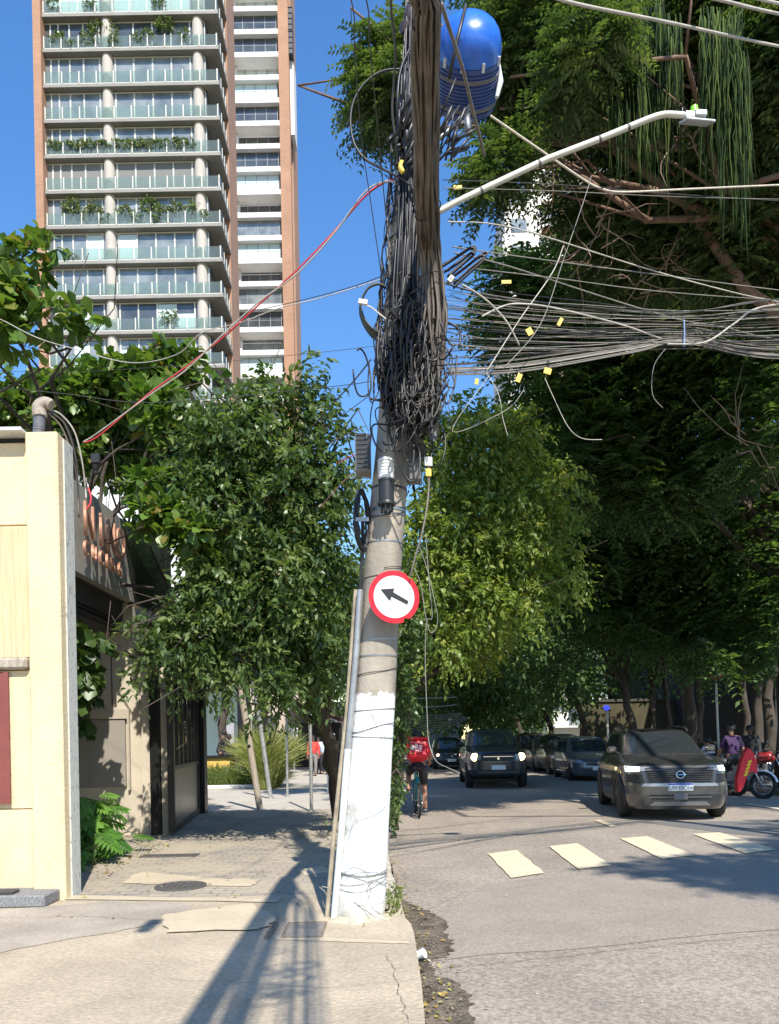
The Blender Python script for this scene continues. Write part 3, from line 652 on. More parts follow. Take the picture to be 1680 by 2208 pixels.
# service doors in the shaded wall
for (x0, x1, nm) in ((148, 195, 'leaf'), (196, 272, 'leaf')):
    a, c = P(x0, 1800, 12), P(x1, 1551, 12); b = MB(); b.bx(a.x, c.x - .01, 11.97, 12.018, .75, c.z, bev=.006); dr = b.build('service_door', M('door_taupe', (.26, .235, .20), .75, ns=2, na=.06), rt)
a, c = P(146, 1800, 12), P(276, 1551, 12)
b = MB(); b.bx(a.x, c.x + .03, 11.95, 12.016, c.z + .01, c.z + .16); b.bx(c.x, c.x + .03, 11.95, 12.016, .7, c.z + .009); b.build('door_surround', M('trim_beige', (.40, .35, .28), .85), rt)
b = MB(); b.bx(P(240, 1500, 12).x, P(242, 1500, 12).x, 12.012, 12.019, 2.0, 3.14); b.build('wall_joint', m_soff, rt)
b = MB(); b.bx(-3.83, -3.70, 11.95, 12.25, 0, 3.2); b.bx(P(345, 1700, 11.9).x, P(366, 1700, 11.9).x, 12.0, 12.2, 0, 3.2); b.build('entrance_jamb', m_beige, rt)
b = MB(); b.bx(-3.695, -3.56, 11.9, 12.05, 0, 3.3); b.build('entrance_post', m_blk, rt)
# open gate leaf: glazed black frame
g0, g1 = Vector((-3.36, 11.85, 0)), Vector((-3.82, 15.3, 0)); gd = (g1 - g0); gl = gd.length; gm = Matrix.Translation(g0) @ Matrix.Rotation(math.atan2(gd.y, gd.x), 4, 'Z')
gt = thing('entrance_gate', 'black framed glass gate standing open beside the restaurant entrance', 'gate', g0)
def gbx(b, u0, u1, v0, v1, z0_, z1_):
    vs = [gm @ Vector((u, v, z)) for u in (u0, u1) for v in (v0, v1) for z in (z0_, z1_)]
    b.add(vs, [(0, 1, 3, 2), (4, 6, 7, 5), (0, 4, 5, 1), (2, 3, 7, 6), (0, 2, 6, 4), (1, 5, 7, 3)])
b = MB(); gbx(b, 0, .1, -.05, .05, .03, 3.1); gbx(b, gl - .12, gl, -.05, .05, .03, 3.1); gbx(b, .1, gl - .12, -.045, .045, 2.98, 3.1); gbx(b, .1, gl - .12, -.045, .045, .03, .12); gbx(b, .1, gl - .12, -.045, .045, 1.0, 1.06)
for i in range(1, 6): gbx(b, .1 + (gl - .22) * i / 6 - .02, .1 + (gl - .22) * i / 6 + .02, -.04, .04, 1.06, 2.98)
b.build('gate_frame', m_blk, gt)
b = MB(); gbx(b, .1, gl - .12, -.01, .01, 1.06, 2.98); b.build('pane', m_glassd, gt)
b = MB(); gbx(b, .1, gl - .12, -.02, .02, .12, 1.0); b.build('lower_panel', M('steel_brushed', (.22, .2, .17), .32, .7, ns=6, na=.3, stretch=(1, 1, .2)), gt)
b = MB(); b.bx(-4.05, -3.70, 15.42, 15.66, 0, 3.3); b.build('gate_post', m_blk, gt)
# raised copper lettering (standing off the sign band)
m_cop = M('copper_letters', (.62, .33, .22), .42, .6, ns=15, na=.2)
def flet(ch, yc, zc, h):
    mt = Matrix.Translation((FX + .09, yc, zc)) @ Matrix.Rotation(R(90), 4, 'Z') @ Matrix.Rotation(R(90), 4, 'X')
    o = text_mesh('letter', ch, h / .72, .018, m_cop, mt @ Matrix.Diagonal((.72, 1, 1, 1)), rt)
    return o
for ch, yc in zip('NINO', (9.88, 10.28, 10.66, 11.02)): flet(ch, yc, 4.24, .46)
for ch, yc in zip('CUCINA', (9.75, 10.02, 10.27, 10.47, 10.68, 10.95)): flet(ch, yc, 3.88, .20)

# ---------------------------------------------------------------- things beyond the gate
m_gal = M('galvanised', (.42, .42, .41), .45, .6, ns=12, na=.25)
m_wood = M('weathered_wood', (.34, .29, .23), .85, ns=10, na=.3, stretch=(4, 4, .6))
def post(name, x0, y0, x1, y1, r, mat, label, cat='post', cap=True):
    g = G(x1, y1, 0); t = thing(name, label, cat, g); b = MB(); tp = P(x0, y0, g.y - .05)
    ext = (tp - g) * 1.35 + g
    b.tube([g, ext], r, 12); b.build('shaft', mat, t, smooth=True)
    if cap: b = MB(); b.lathe([(r * 1.9, 0), (r * 1.9, .012), (r * 1.2, .03)], g, 12); b.build('foot', m_gal, t)
    return t, g, tp
t, g, tp = post('leaning_post', 525, 1523, 561, 1747, .068, m_wood, 'thick weathered post leaning left in front of the grass bed')
b = MB(); q = g.lerp(tp, .62); b.lathe([(.03, 0), (.03, .01)], q + Vector((0, -.072, 0)), 12, Matrix.Rotation(R(90), 4, 'X')); b.build('bolt_hole', m_blk, t)
post('leaning_post', 557, 1528, 584, 1722, .055, m_gal, 'slim pale metal post leaning left just right of the thick leaning post')
post('signpost', 618, 1500, 620, 1718, .032, m_gal, 'thin upright grey post in front of the tall feathery grass')
post('signpost', 668, 1505, 672, 1750, .035, m_gal, 'upright silver post left of the big tree trunk')
t = thing('bollard', 'plain grey square column standing behind the tree trunk', 'column', G(714, 1708, 0)); g = G(714, 1708, 0)
b = MB(); b.bx(g.x - .11, g.x + .11, g.y, g.y + .22, 0, 1.55, bev=.01); b.build('shaft', M('grey_paint', (.42, .43, .46), .7), t); b = MB(); b.bx(g.x - .125, g.x + .125, g.y - .015, g.y + .235, 1.55, 1.6, bev=.01); b.build('cap', M('grey_paint', (0, 0, 0)), t)
# terrace of the neighbouring cafe
TY = 27.5
tc = thing('cafe_terrace', 'open cafe terrace with black columns and pale translucent screen behind the grass', 'cafe', (-5, TY, 0))
b = MB()
for x in (519, 533, 556, 570): a = P(x, 1600, TY); b.bx(a.x - .10, a.x + .10, TY, TY + .25, 0, 5)
b.bx(-11, P(578, 1500, TY).x, TY - .1, TY + 4, 4.6, 5.1); b.build('column', m_blk, tc)
b = MB(); b.bx(P(495, 1600, TY).x, P(511, 1600, TY).x, TY - .5, TY - .2, 0, P(500, 1560, TY).z); b.build('pier', M('grey_lilac', (.36, .35, .37), .8), tc)
b = MB(); b.bx(P(446, 1500, 32).x - 6, P(515, 1500, 32).x, 32, 32.2, 0, 5); b.build('screen', M('pale_screen', (.55, .65, .56), .7, ns=3, na=.1, stretch=(6, 1, .3)), tc)
b = MB(); b.bx(P(440, 1620, 26).x - 3, P(495, 1620, 26).x, 26.0, 26.6, 0, P(460, 1634, 26).z, bev=.01); b.build('yellow_planter', M('yellow_board', (.66, .42, .10), .7, ns=4, na=.1), tc)
b = MB(); b.bx(P(440, 1620, 26).x - 3, P(500, 1620, 26).x, 25.9, 27.2, P(460, 1634, 26).z + .003, P(460, 1630, 26).z); b.build('bench_top', m_blk, tc)
# building further along the left side
hb = thing('shop_building', 'pinkish shop building with dark red awning past the cafe', 'building', (-5, 44, 0))
b = MB(); b.bx(-16, -4.6, 44, 60, 0, 7.5); b.build('wall', M('pink_render', (.48, .40, .34), .85, ns=1, na=.1), hb)
b = MB(); a = P(640, 1500, 36); b.prism([(-5.6, 36, 3.6), (-2.6, 36, 2.6), (-2.6, 36, 2.45), (-5.6, 36, 3.4)], (0, 8, 0)); b.build('awning', M('awning_red', (.16, .03, .03), .8), hb)
b = MB(); [b.bx(-15 + i * 2.4, -13.6 + i * 2.4, 43.9, 43.98, 1.2 + j * 3, 2.9 + j * 3) for i in range(4) for j in range(2)]; b.build('window', m_pane_d, hb)
b = MB(); b.bx(-5.5, -2.7, 42, 44, 0, 2.4); b.build('shopfront', M('shop_dark', (.03, .03, .03), .6), hb)
t = thing('sign_board', 'small white board on a pole by the dark shopfront', 'sign', P(633, 1600, 33)); a = P(633, 1587, 33)
b = MB(); b.bx(a.x - .2, a.x + .2, 33, 33.04, a.z - .35, a.z + .35, bev=.01); b.build('board', m_wht, t); b = MB(); b.tube([(a.x, 33.07, 0), (a.x, 33.07, a.z + .3)], .03, 8); b.build('pole', m_gal, t)
# right side: low wall and kiosk in the shade of the trees
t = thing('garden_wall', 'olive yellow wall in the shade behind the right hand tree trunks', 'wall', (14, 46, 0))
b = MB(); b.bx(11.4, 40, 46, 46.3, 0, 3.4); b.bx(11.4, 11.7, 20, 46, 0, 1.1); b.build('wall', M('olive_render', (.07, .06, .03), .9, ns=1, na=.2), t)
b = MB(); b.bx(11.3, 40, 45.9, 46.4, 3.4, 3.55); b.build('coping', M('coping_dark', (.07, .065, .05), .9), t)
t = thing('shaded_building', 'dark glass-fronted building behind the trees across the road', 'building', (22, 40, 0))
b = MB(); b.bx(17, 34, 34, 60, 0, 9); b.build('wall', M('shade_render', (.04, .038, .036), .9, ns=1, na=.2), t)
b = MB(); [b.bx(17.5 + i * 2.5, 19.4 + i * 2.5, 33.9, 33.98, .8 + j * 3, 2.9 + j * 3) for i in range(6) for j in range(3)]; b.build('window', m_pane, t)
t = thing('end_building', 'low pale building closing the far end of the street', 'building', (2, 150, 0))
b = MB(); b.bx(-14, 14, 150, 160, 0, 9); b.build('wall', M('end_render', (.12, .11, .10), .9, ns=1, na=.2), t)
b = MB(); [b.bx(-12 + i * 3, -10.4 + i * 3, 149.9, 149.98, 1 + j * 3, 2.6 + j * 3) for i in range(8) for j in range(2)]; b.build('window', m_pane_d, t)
# ================================================================ UTILITY POLE AND WHAT HANGS ON IT
PD = 6.19
def px(v, D=PD): return v / F * D
AX = [(776, 1992, 54), (777, 1970, 53), (800, 1615, 46), (809, 1495, 44), (818, 1359, 41), (828, 1189, 40), (839, 1060, 38), (850, 923, 36), (858, 700, 30), (866, 515, 25), (873, 400, 22), (884, 225, 20), (893, 0, 19), (897, -120, 19)]
def pole_at(y):
    for a, b_ in zip(AX, AX[1:]):
        if b_[1] <= y <= a[1]:
            t = (a[1] - y) / (a[1] - b_[1]); return a[0] + (b_[0] - a[0]) * t, a[2] + (b_[2] - a[2]) * t
    return AX[-1][0], AX[-1][2]
def pole_mat():
    m = bpy.data.materials.new('pole_concrete'); m.use_nodes = True; n = m.node_tree; L = n.links.new; p = n.nodes['Principled BSDF']
    g = n.nodes.new('ShaderNodeNewGeometry'); sx = n.nodes.new('ShaderNodeSeparateXYZ'); L(g.outputs['Position'], sx.inputs[0])
    t = n.nodes.new('ShaderNodeTexNoise'); t.inputs['Scale'].default_value = 9; t.inputs['Detail'].default_value = 6; L(g.outputs['Position'], t.inputs['Vector'])
    zz = P(810, 1498, PD).z
    a = n.nodes.new('ShaderNodeMath'); a.operation = 'MULTIPLY_ADD'; a.inputs[1].default_value = .34; L(t.outputs['Fac'], a.inputs[0]); L(sx.outputs['Z'], a.inputs[2])
    mr = n.nodes.new('ShaderNodeMapRange'); mr.inputs['From Min'].default_value = zz + .14; mr.inputs['From Max'].default_value = zz + .19; L(a.outputs[0], mr.inputs['Value'])
    def ramp(src, c0, c1, p0, p1, sc, st=(1, 1, 1)):
        mp = n.nodes.new('ShaderNodeMapping'); mp.inputs['Scale'].default_value = st; L(g.outputs['Position'], mp.inputs[0])
        q = n.nodes.new('ShaderNodeTexNoise'); q.inputs['Scale'].default_value = sc; q.inputs['Detail'].default_value = 9; L(mp.outputs[0], q.inputs['Vector'])
        r = n.nodes.new('ShaderNodeValToRGB'); r.color_ramp.elements[0].color = (*c0, 1); r.color_ramp.elements[1].color = (*c1, 1); r.color_ramp.elements[0].position = p0; r.color_ramp.elements[1].position = p1
        L(q.outputs['Fac'], r.inputs[0]); return r.outputs[0]
    wh = ramp(0, (.50, .48, .43), (.80, .80, .79), .30, .42, 7, (1, 1, .6)); ce = ramp(0, (.24, .21, .17), (.40, .35, .28), .35, .65, 5, (1, 1, .4))
    mx = n.nodes.new('ShaderNodeMix'); mx.data_type = 'RGBA'; L(mr.outputs[0], mx.inputs[0]); L(wh, mx.inputs[6]); L(ce, mx.inputs[7])
    # dirt splashed up from the ground
    d = n.nodes.new('ShaderNodeMapRange'); d.inputs['From Min'].default_value = .14; d.inputs['From Max'].default_value = .34; L(a.outputs[0], d.inputs['Value'])
    m2 = n.nodes.new('ShaderNodeMix'); m2.data_type = 'RGBA'; L(d.outputs[0], m2.inputs[0]); m2.inputs[6].default_value = (.46, .41, .32, 1); L(mx.outputs[2], m2.inputs[7])
    # rust bleeds
    v = ramp(0, (1, 1, 1), (.75, .55, .25), .70, .78, 6); m3 = n.nodes.new('ShaderNodeMix'); m3.data_type = 'RGBA'; m3.blend_type = 'MULTIPLY'; m3.inputs[0].default_value = 1; L(m2.outputs[2], m3.inputs[6]); L(v, m3.inputs[7])
    L(m3.outputs[2], p.inputs['Base Color']); p.inputs['Roughness'].default_value = .85
    bp = n.nodes.new('ShaderNodeBump'); bp.inputs['Strength'].default_value = .45; bp.inputs['Distance'].default_value = .015
    tb = n.nodes.new('ShaderNodeTexNoise'); tb.inputs['Scale'].default_value = 28; tb.inputs['Detail'].default_value = 8; L(g.outputs['Position'], tb.inputs['Vector']); L(tb.outputs['Fac'], bp.inputs['Height']); L(bp.outputs[0], p.inputs['Normal'])
    return m
up = thing('utility_pole', 'leaning concrete utility pole painted white up to head height, wrapped in cables', 'utility pole', (P(777, 1985, PD).x, PD, 0))
b = MB(); ap = spline([P(a[0], a[1], PD) for a in AX], 4); rr_ = []
for i in range(len(AX) - 1): rr_ += [px(AX[i][2] + (AX[i + 1][2] - AX[i][2]) * k / 4) for k in range(4)]
rr_.append(px(AX[-1][2])); b.tube(ap, rr_, 36); b.build('shaft', pole_mat(), up, smooth=True)
b = MB(); pf = G(777, 1992, 0); m_foot = M('cement_collar', (.46, .40, .30), .95, ns=14, na=.25, bump=.6)
vs = []; nn_ = 40
for (r, z) in ((.205, .03), (.225, .02), (.25, .008), (.30, -.004)):
    for k in range(nn_):
        q = 6.283 * k / nn_; rj = r * (1 + .12 * math.sin(3 * q + 1) + .07 * math.sin(7 * q)); vs.append((P(777, 1985, PD).x + rj * math.cos(q), PD + rj * math.sin(q), z))
b.add(vs, [(i * nn_ + k, i * nn_ + (k + 1) % nn_, (i + 1) * nn_ + (k + 1) % nn_, (i + 1) * nn_ + k) for i in range(3) for k in range(nn_)])
b.build('cement_collar', m_foot, up, smooth=True)
m_gal2 = M('conduit_metal', (.36, .37, .38), .4, .6, ns=8, na=.25)
m_wpipe = M('conduit_painted', (.60, .64, .62), .6, ns=6, col2=(.35, .35, .32), thr=(.55, .7))
cd = [(777, 1272), (769, 1400), (759, 1520), (750, 1615), (739, 1760), (729, 1880), (720, 1984)]
D1 = PD - .10
b = MB(); b.tube([P(x, y, D1) for x, y in cd[:4]], .026, 14); b.build('conduit', m_gal2, up, smooth=True)
b = MB(); b.tube([P(x, y, D1) for x, y in cd[3:]], .0275, 14); b.build('conduit', m_wpipe, up, smooth=True)
b = MB(); b.tube([P(x, y, D1 + .06) for x, y in ((768, 1272), (748, 1540), (737, 1640), (720, 1800), (705, 1980))], .019, 12); b.build('conduit', M('conduit_old', (.33, .28, .2), .8, ns=9, na=.4), up, smooth=True)
m_blkc = M('cable_black', (.022, .021, .022), .42, ns=3, na=.3)
m_grey = M('cable_grey', (.17, .145, .12), .6, ns=4, na=.3)
m_steelb = M('steel_band', (.3, .3, .3), .4, .7)
b = MB(); b.tube([P(x, y, D1 - .0) for x, y in ((777, 1275), (779, 1230), (783, 1180), (782, 1120))], .014, 8); b.build('conduit_cable', m_blkc, up, smooth=True)
def ring_pts(y, tilt=0, extra=0, n=28, a0=0, a1=6.283):
    x, r = pole_at(y); c = P(x, y, PD); rr = px(r) + extra
    return [c + Vector((rr * math.cos(q), rr * math.sin(q), tilt * math.cos(q))) for q in np.linspace(a0, a1, n)]
def band(y, w, mat, tilt=0, name='steel_strap'):
    b = MB(); p = ring_pts(y, tilt, .004); n = len(p)
    b.add([q + Vector((0, 0, s_ * w / 2)) + Vector(((q.x - pole_at(y)[0] * 0), 0, 0)) * 0 for s_ in (-1, 1) for q in p], [(i, i + 1, n + i + 1, n + i) for i in range(n - 1)])
    return b.build(name, mat, up, smooth=True)
for y, w_, tl in ((1383, .012, .008), (1417, .012, 0), (1532, .010, .01), (1590, .008, -.01), (1058, .016, -.01), (1105, .03, 0), (1118, .012, .01), (1175, .012, 0), (1880, .012, .0), (745, .03, 0), (610, .03, 0)): band(y, w_, m_steelb if y != 1058 else m_blkc, tl)
# loose tie wires round the foot of the pole
rw = random.Random(5); m_wire = M('tie_wire', (.36, .34, .30), .5, .3)
def wrap(y, dy, tl, r, mat, name='tie_wire', turns=1.15, ph=0, ext=.008):
    pts = []
    for i in range(40):
        q = ph + 6.283 * turns * i / 39; yy_ = y + dy * i / 39; x, rr = pole_at(yy_); c = P(x, yy_, PD); e = px(rr) + ext + .004 * math.sin(q * 3 + y)
        pts.append(c + Vector((e * math.cos(q), e * math.sin(q), tl * math.sin(q * 1.0 + 1) + .01 * math.sin(q * 2.3))))
    b = MB(); b.tube(pts, r, 5); return b.build(name, mat, up, smooth=2)
for i in range(4): wrap(1870 + rw.uniform(-12, 30), rw.uniform(-10, 15), rw.uniform(-.06, .06), .0032, m_wire, ph=rw.random() * 6)
for (pts) in ([(742, 1868), (760, 1862), (790, 1880), (800, 1915), (795, 1935)], [(742, 1880), (800, 1875), (832, 1858)], [(795, 1935), (793, 1912), (810, 1890), (835, 1878)], [(796, 1934), (810, 1950), (835, 1940), (848, 1925)],
              [(712, 1975), (735, 1960), (775, 1952), (815, 1966), (835, 1980)], [(730, 1972), (770, 1945), (800, 1975)], [(688, 1912), (702, 1925), (712, 1950), (725, 1965), (740, 1972)], [(693, 1912), (708, 1915), (716, 1930)],
              [(755, 1795), (765, 1770), (800, 1758), (825, 1735), (838, 1712)], [(800, 1535), (812, 1560), (830, 1590)]):
    b = MB(); b.tube(spline([P(x, y, PD - px(pole_at(y)[1]) - .012 if 740 < x < 846 else PD - .05) for x, y in pts], 6), .0032, 5); b.build('tie_wire', m_wire, up, smooth=2)
for y in (1105, 1230, 1440, 1560): wrap(y, 12, .05, .003, m_blkc, ph=y)

# ------------------------------------------------ one-way sign
sg = thing('traffic_sign', 'round red-rimmed white sign with black arrow pointing up and left, strapped to the concrete pole', 'traffic sign', P(850, 1345, 5.93))
m_sred = M('sign_red', (.62, .008, .02), .35, ns=10, na=.08); m_swh = M('sign_white', (.76, .75, .73), .35, ns=6, na=.05); m_sblk = M('sign_black', (.02, .018, .018), .4)
SD = 5.93; sc_ = P(850, 1287, SD); yaw = Matrix.Rotation(R(16), 4, 'Z'); SM = Matrix.Translation(sc_) @ yaw
def sgp(x, z, o=0): return SM @ Vector((x, o, z))
RS = 57 / F * SD
def disc(b, r0, r1, o, th, n=72, bite=False):
    V = []
    for side in (0, 1):
        for rr, k0 in ((r0, 0), (r1, 1)):
            for k in range(n):
                q = 6.283185 * k / n; r = rr
                if k0 and bite:
                    dg = math.degrees(q)
                    if 293 < dg < 301: r = rr * .90
                    if 283 < dg <= 293: r = rr * 1.02
                    if 48 < dg < 58: r = rr * .955
                V.append(sgp(r * math.cos(q), r * math.sin(q), o + side * th))
    f = []
    for k in range(n):
        k2 = (k + 1) % n
        f += [(k, k2, n + k2, n + k), (2 * n + k, 3 * n + k, 3 * n + k2, 2 * n + k2), (n + k, n + k2, 3 * n + k2, 3 * n + k), (k, 2 * n + k, 2 * n + k2, k2)]
    b.add(V, f)
b = MB(); disc(b, RS * .80, RS, -.001, .003, bite=True); b.build('rim', m_sred, sg)
b = MB(); disc(b, .0001, RS * .802, -.0005, .002); b.build('face', m_swh, sg)
def cs(x, y): dx, dy = (1200 + x / 2.453) / 1.8 - 850, (2100 + y / 2.453) / 1.8 - 1287; return dx / F * SD / math.cos(R(16)), -dy / F * SD
ar = [(680, 464), (812, 450), (803, 488), (945, 567), (935, 603), (783, 531), (772, 572), (752, 556)]
b = MB(); b.prism([sgp(*cs(*p), -.0035) for p in ar], yaw @ Vector((0, .0028, 0))); b.build('arrow', m_sblk, sg)
b = MB(); b.box(sgp(0, RS * .6, .045), (.03, .07, .03)); b.box(sgp(0, -RS * .6, .045), (.03, .07, .03)); b.build('bracket', m_steelb, sg)

# ------------------------------------------------ equipment on the pole
m_ribb = M('ribbed_box', (.20, .20, .20), .5, ns=10, na=.15)
t = thing('terminal_box', 'grey ribbed terminal box on the left side of the pole above the black cable coil', 'junction box', P(783, 1022, 6.1))
b = MB(); a, c = P(767, 1020, 6.05), P(799, 940, 6.05); b.bx(a.x, c.x, 6.0, 6.16, a.z, c.z, bev=.008); b.build('case', m_ribb, t)
b = MB(); [b.bx(a.x + .01, c.x - .03, 5.985, 5.999, a.z + .02 + i * .036, a.z + .034 + i * .036) for i in range(8)]; b.bx(c.x - .025, c.x - .005, 5.98, 5.999, a.z + .01, c.z - .01); b.build('rib', m_blkc, t)
t = thing('splice_closure', 'black dome splice closure with white cap strapped to the front of the pole', 'splice closure', P(833, 1092, 5.9))
c0 = P(833, 1040, 5.93); b = MB(); b.lathe([(.052, -.17), (.058, -.165), (.058, 0), (.062, .002), (.062, .02), (.02, .021)], c0, 24); b.build('dome', m_blkc, t, smooth=True)
b = MB(); b.lathe([(.059, .022), (.061, .05), (.055, .17), (.05, .18), (.001, .181)], c0, 24); b.build('cap', M('white_cap', (.66, .66, .64), .5), t, smooth=True)
b = MB(); [b.lathe([(.0625, .03 + i * .025), (.0645, .036 + i * .025), (.0625, .042 + i * .025)], c0, 24) for i in range(6)]; b.build('cap_rib', M('white_cap', (0, 0, 0)), t, smooth=True)
b = MB(); b.lathe([(.07, -.178), (.072, -.165), (.064, -.15)], c0, 24); [b.tube([c0 + Vector((.045 * math.cos(q), .045 * math.sin(q), -.165)), c0 + Vector((.04 * math.cos(q), .04 * math.sin(q), -.23))], .010, 8) for q in np.linspace(0, 5.4, 7)]; b.build('cable_ports', m_blkc, t, smooth=True)
t = thing('cable_coil', 'black cable coil hanging flat against the left side of the pole below the ribbed box', 'cable coil', P(780, 1180, 6.05))
b = MB(); rc = random.Random(3)
for i in range(11):
    c = P(781 + rc.uniform(-4, 4), 1120 + rc.uniform(-5, 5), 6.02 + i * .008); pts = [c + Vector((px(12 + rc.uniform(-3, 3)) * math.cos(q), .05 * math.cos(q), px(60 + rc.uniform(-5, 5)) * math.sin(q))) for q in np.linspace(0, 6.3, 30)]; b.tube(pts, .006, 5)
b.build('coil', m_blkc, t, smooth=2); b = MB(); b.box(P(781, 1120, 5.96), (.1, .012, .03)); b.build('tie', m_steelb, t)
t = thing('cable_coil', 'wide coil of grey-green cable standing out into the sky left of the pole', 'cable coil', P(785, 714, 6.15))
b = MB()
for i in range(10):
    e = rc.uniform(-2, 2) + i * 1.1; pts = spline([P(832, 617 - e * .4, 6.1), P(815, 612 - e, 6.1), P(793, 622 - e, 6.1), P(779 - e * .3, 650, 6.1), P(784 - e * .3, 682 + e * .3, 6.1), P(802, 707 + e, 6.1), P(826, 722 + e, 6.12)], 6)
    b.tube([q + Vector((0, i * .007, 0)) for q in pts], .0062, 6)
b.build('coil', M('cable_green_grey', (.05, .055, .045), .5), t, smooth=2)
b = MB(); b.tube([P(772, 652, 6.05), P(800, 662, 6.05), P(835, 690, 6.08)], .006, 6); b.box(P(783, 651, 6.04), (.07, .02, .035), ry=R(10)); b.build('bracket', M('white_bracket', (.6, .58, .52), .6), t)
t = thing('cable_coil', 'stretched loops of thick black cable jutting up right from the pole', 'cable coil', P(965, 610, 6.1))
b = MB()
for (tip, w_, base_) in (((1022, 535), 8, (962, 575)), ((1020, 540), 13, (960, 585)), ((1018, 548), 6, (962, 590)), ((1046, 548), 7, (975, 605)), ((1040, 556), 10, (972, 612))):
    d_ = Vector((tip[0] - base_[0], tip[1] - base_[1])).normalized(); n_ = Vector((-d_.y, d_.x))
    L_ = [(base_[0] + n_.x * w_, base_[1] + n_.y * w_), ((base_[0] + tip[0]) / 2 + n_.x * w_, (base_[1] + tip[1]) / 2 + n_.y * w_ - 4), (tip[0] + n_.x * w_ * .5, tip[1] + n_.y * w_ * .5), (tip[0] - n_.x * w_ * .6, tip[1] - n_.y * w_ * .6), ((base_[0] + tip[0]) / 2 - n_.x * w_, (base_[1] + tip[1]) / 2 - n_.y * w_ + 3), (base_[0] - n_.x * w_, base_[1] - n_.y * w_)]
    for j in range(3): b.tube([q + Vector((0, j * .018, j * .006)) for q in spline([P(x, y, 6.0) for x, y in L_], 6)], .0075, 6)
b.build('coil', m_blkc, t, smooth=2); b = MB(); b.box(P(972, 604, 5.98), (.035, .05, .05), ry=R(40)); b.build('tie', M('white_bracket', (0, 0, 0)), t)
# siren horns and small box
t = thing('siren_horn', 'pair of grey horn speakers under the cable tangle on the right of the pole', 'siren', P(905, 990, 6.0))
for (x, y, r, dr) in ((896, 972, .085, (-.1, -1, -.25)), (930, 925, .09, (.9, -.4, -.2))):
    mt = Matrix.Translation(P(x, y, 5.95)) @ Vector(dr).to_track_quat('Z', 'Y').to_matrix().to_4x4()
    b = MB(); b.lathe([(.03, -.13), (.035, -.07), (r * .7, -.02), (r, .02), (r * 1.04, .025), (r * .97, .026), (r * .6, -.02), (.02, -.07)], (0, 0, 0), 28, mt); b.build('horn', M('horn_grey', (.12, .115, .105), .55, ns=12, na=.3), t, smooth=True)
b = MB(); b.box(P(893, 1020, 6.0), (.12, .10, .16), bev=.02); b.build('motor_box', M('horn_grey', (0, 0, 0)), t)
for nm, lab, x, y, w_, h, mt_, ct in (('cable_tag', 'small white plastic tag on the drop cable right of the pole', 924, 995, .06, .07, M('white_cap', (0, 0, 0)), 'cable tag'), ('cable_tag', 'small yellow tag just below the white tag right of the pole', 924, 1019, .045, .06, M('yellow_tag', (.75, .52, .08), .5), 'cable tag')):
    b = MB(); b.box(P(x, y, 5.9), (w_, .014, h), rz=.2, bev=.004); b.build(nm, mt_, None, smooth=False, label=lab, cat=ct)
b = MB(); b.tube(spline([P(924, 985, 5.91), P(925, 1040, 5.91), P(921, 1090, 5.9), P(910, 1150, 5.9), P(893, 1210, 5.9), P(885, 1245, 5.93)], 6), .0075, 6); b.build('drop_cable', m_grey, None, smooth=2, label='grey drop cable curving down past the tags to behind the round sign', cat='cable')

# ------------------------------------------------ thick bundle coming overhead and dropping down the pole
rb2 = random.Random(21)
def bundle(name, path, nst, r, mat, parent, seed, twist=1.5, fray=0):
    """path: (point, half width) ; strands keep their place in the bundle and wander slightly"""
    rr = random.Random(seed); C_ = [p for p, h in path]; H = [h for p, h in path]; C_ = spline(C_, 5)
    Hh = []
    for i in range(len(H) - 1): Hh += [H[i] + (H[i + 1] - H[i]) * k / 5 for k in range(5)]
    Hh.append(H[-1]); m = len(C_); b = MB()
    fr = []
    for i in range(m):
        t_ = (C_[min(i + 1, m - 1)] - C_[max(i - 1, 0)]).normalized(); s_ = t_.cross(Vector((0.0, 1, .6))).normalized(); u_ = s_.cross(t_).normalized(); fr.append((s_, u_))
    for s in range(nst):
        a0 = rr.random() * 6.283; q0 = math.sqrt(rr.random()); f1, f2, ph = rr.uniform(.2, .6), rr.uniform(.2, .7), rr.random() * 6
        i0 = 0; i1 = m
        if rr.random() < fray: i1 = rr.randint(int(m * .72), m)
        pts = []
        for i in range(i0, i1):
            a = a0 + twist * .12 * math.sin(i * f1 * .5 + ph) + i * .012; q = q0 * (1 + .22 * math.sin(i * f2 * .6 + ph * 2)); s_, u_ = fr[i]
            pts.append(C_[i] + (s_ * math.cos(a) + u_ * math.sin(a)) * Hh[i] * q)
        if len(pts) > 2: b.tube(pts, r * rr.uniform(.7, 1.25), 6)
    return b.build(name, mat, parent, smooth=2)
cb = thing('cable_bundle', 'thick bundle of brown-grey telephone cables coming overhead and dropping down the pole', 'cable bundle', P(918, 230, 4.4))
def bp(x, y, z=4.97, D=None):
    D = D or (z - CZ) * F / (HY - y); return P(x, y, D)
path = [(Vector((.60, -9, 5.1)), .085), (Vector((.42, -4, 5.02)), .075), (Vector((.30, 0, 4.98)), .06), (bp(915, -180), .066), (bp(917, 0), .068), (bp(916, 110), .064), (bp(917, 230), .066), (bp(919, 340), .070), (bp(921, 430), .074), (P(924, 505, 5.62), .070), (P(926, 560, 5.78), .075), (P(930, 640, 5.84), .098), (P(931, 700, 5.86), .105), (P(930, 770, 5.88), .088), (P(922, 840, 5.9), .075), (P(915, 900, 5.92), .05)]
m_bun = M('bundle_cables', (.11, .09, .073), .5, ns=3, na=.55, stretch=(6, 2, 1))
bundle('strands', path, 84, .0092, m_bun, cb, 2, fray=.45)
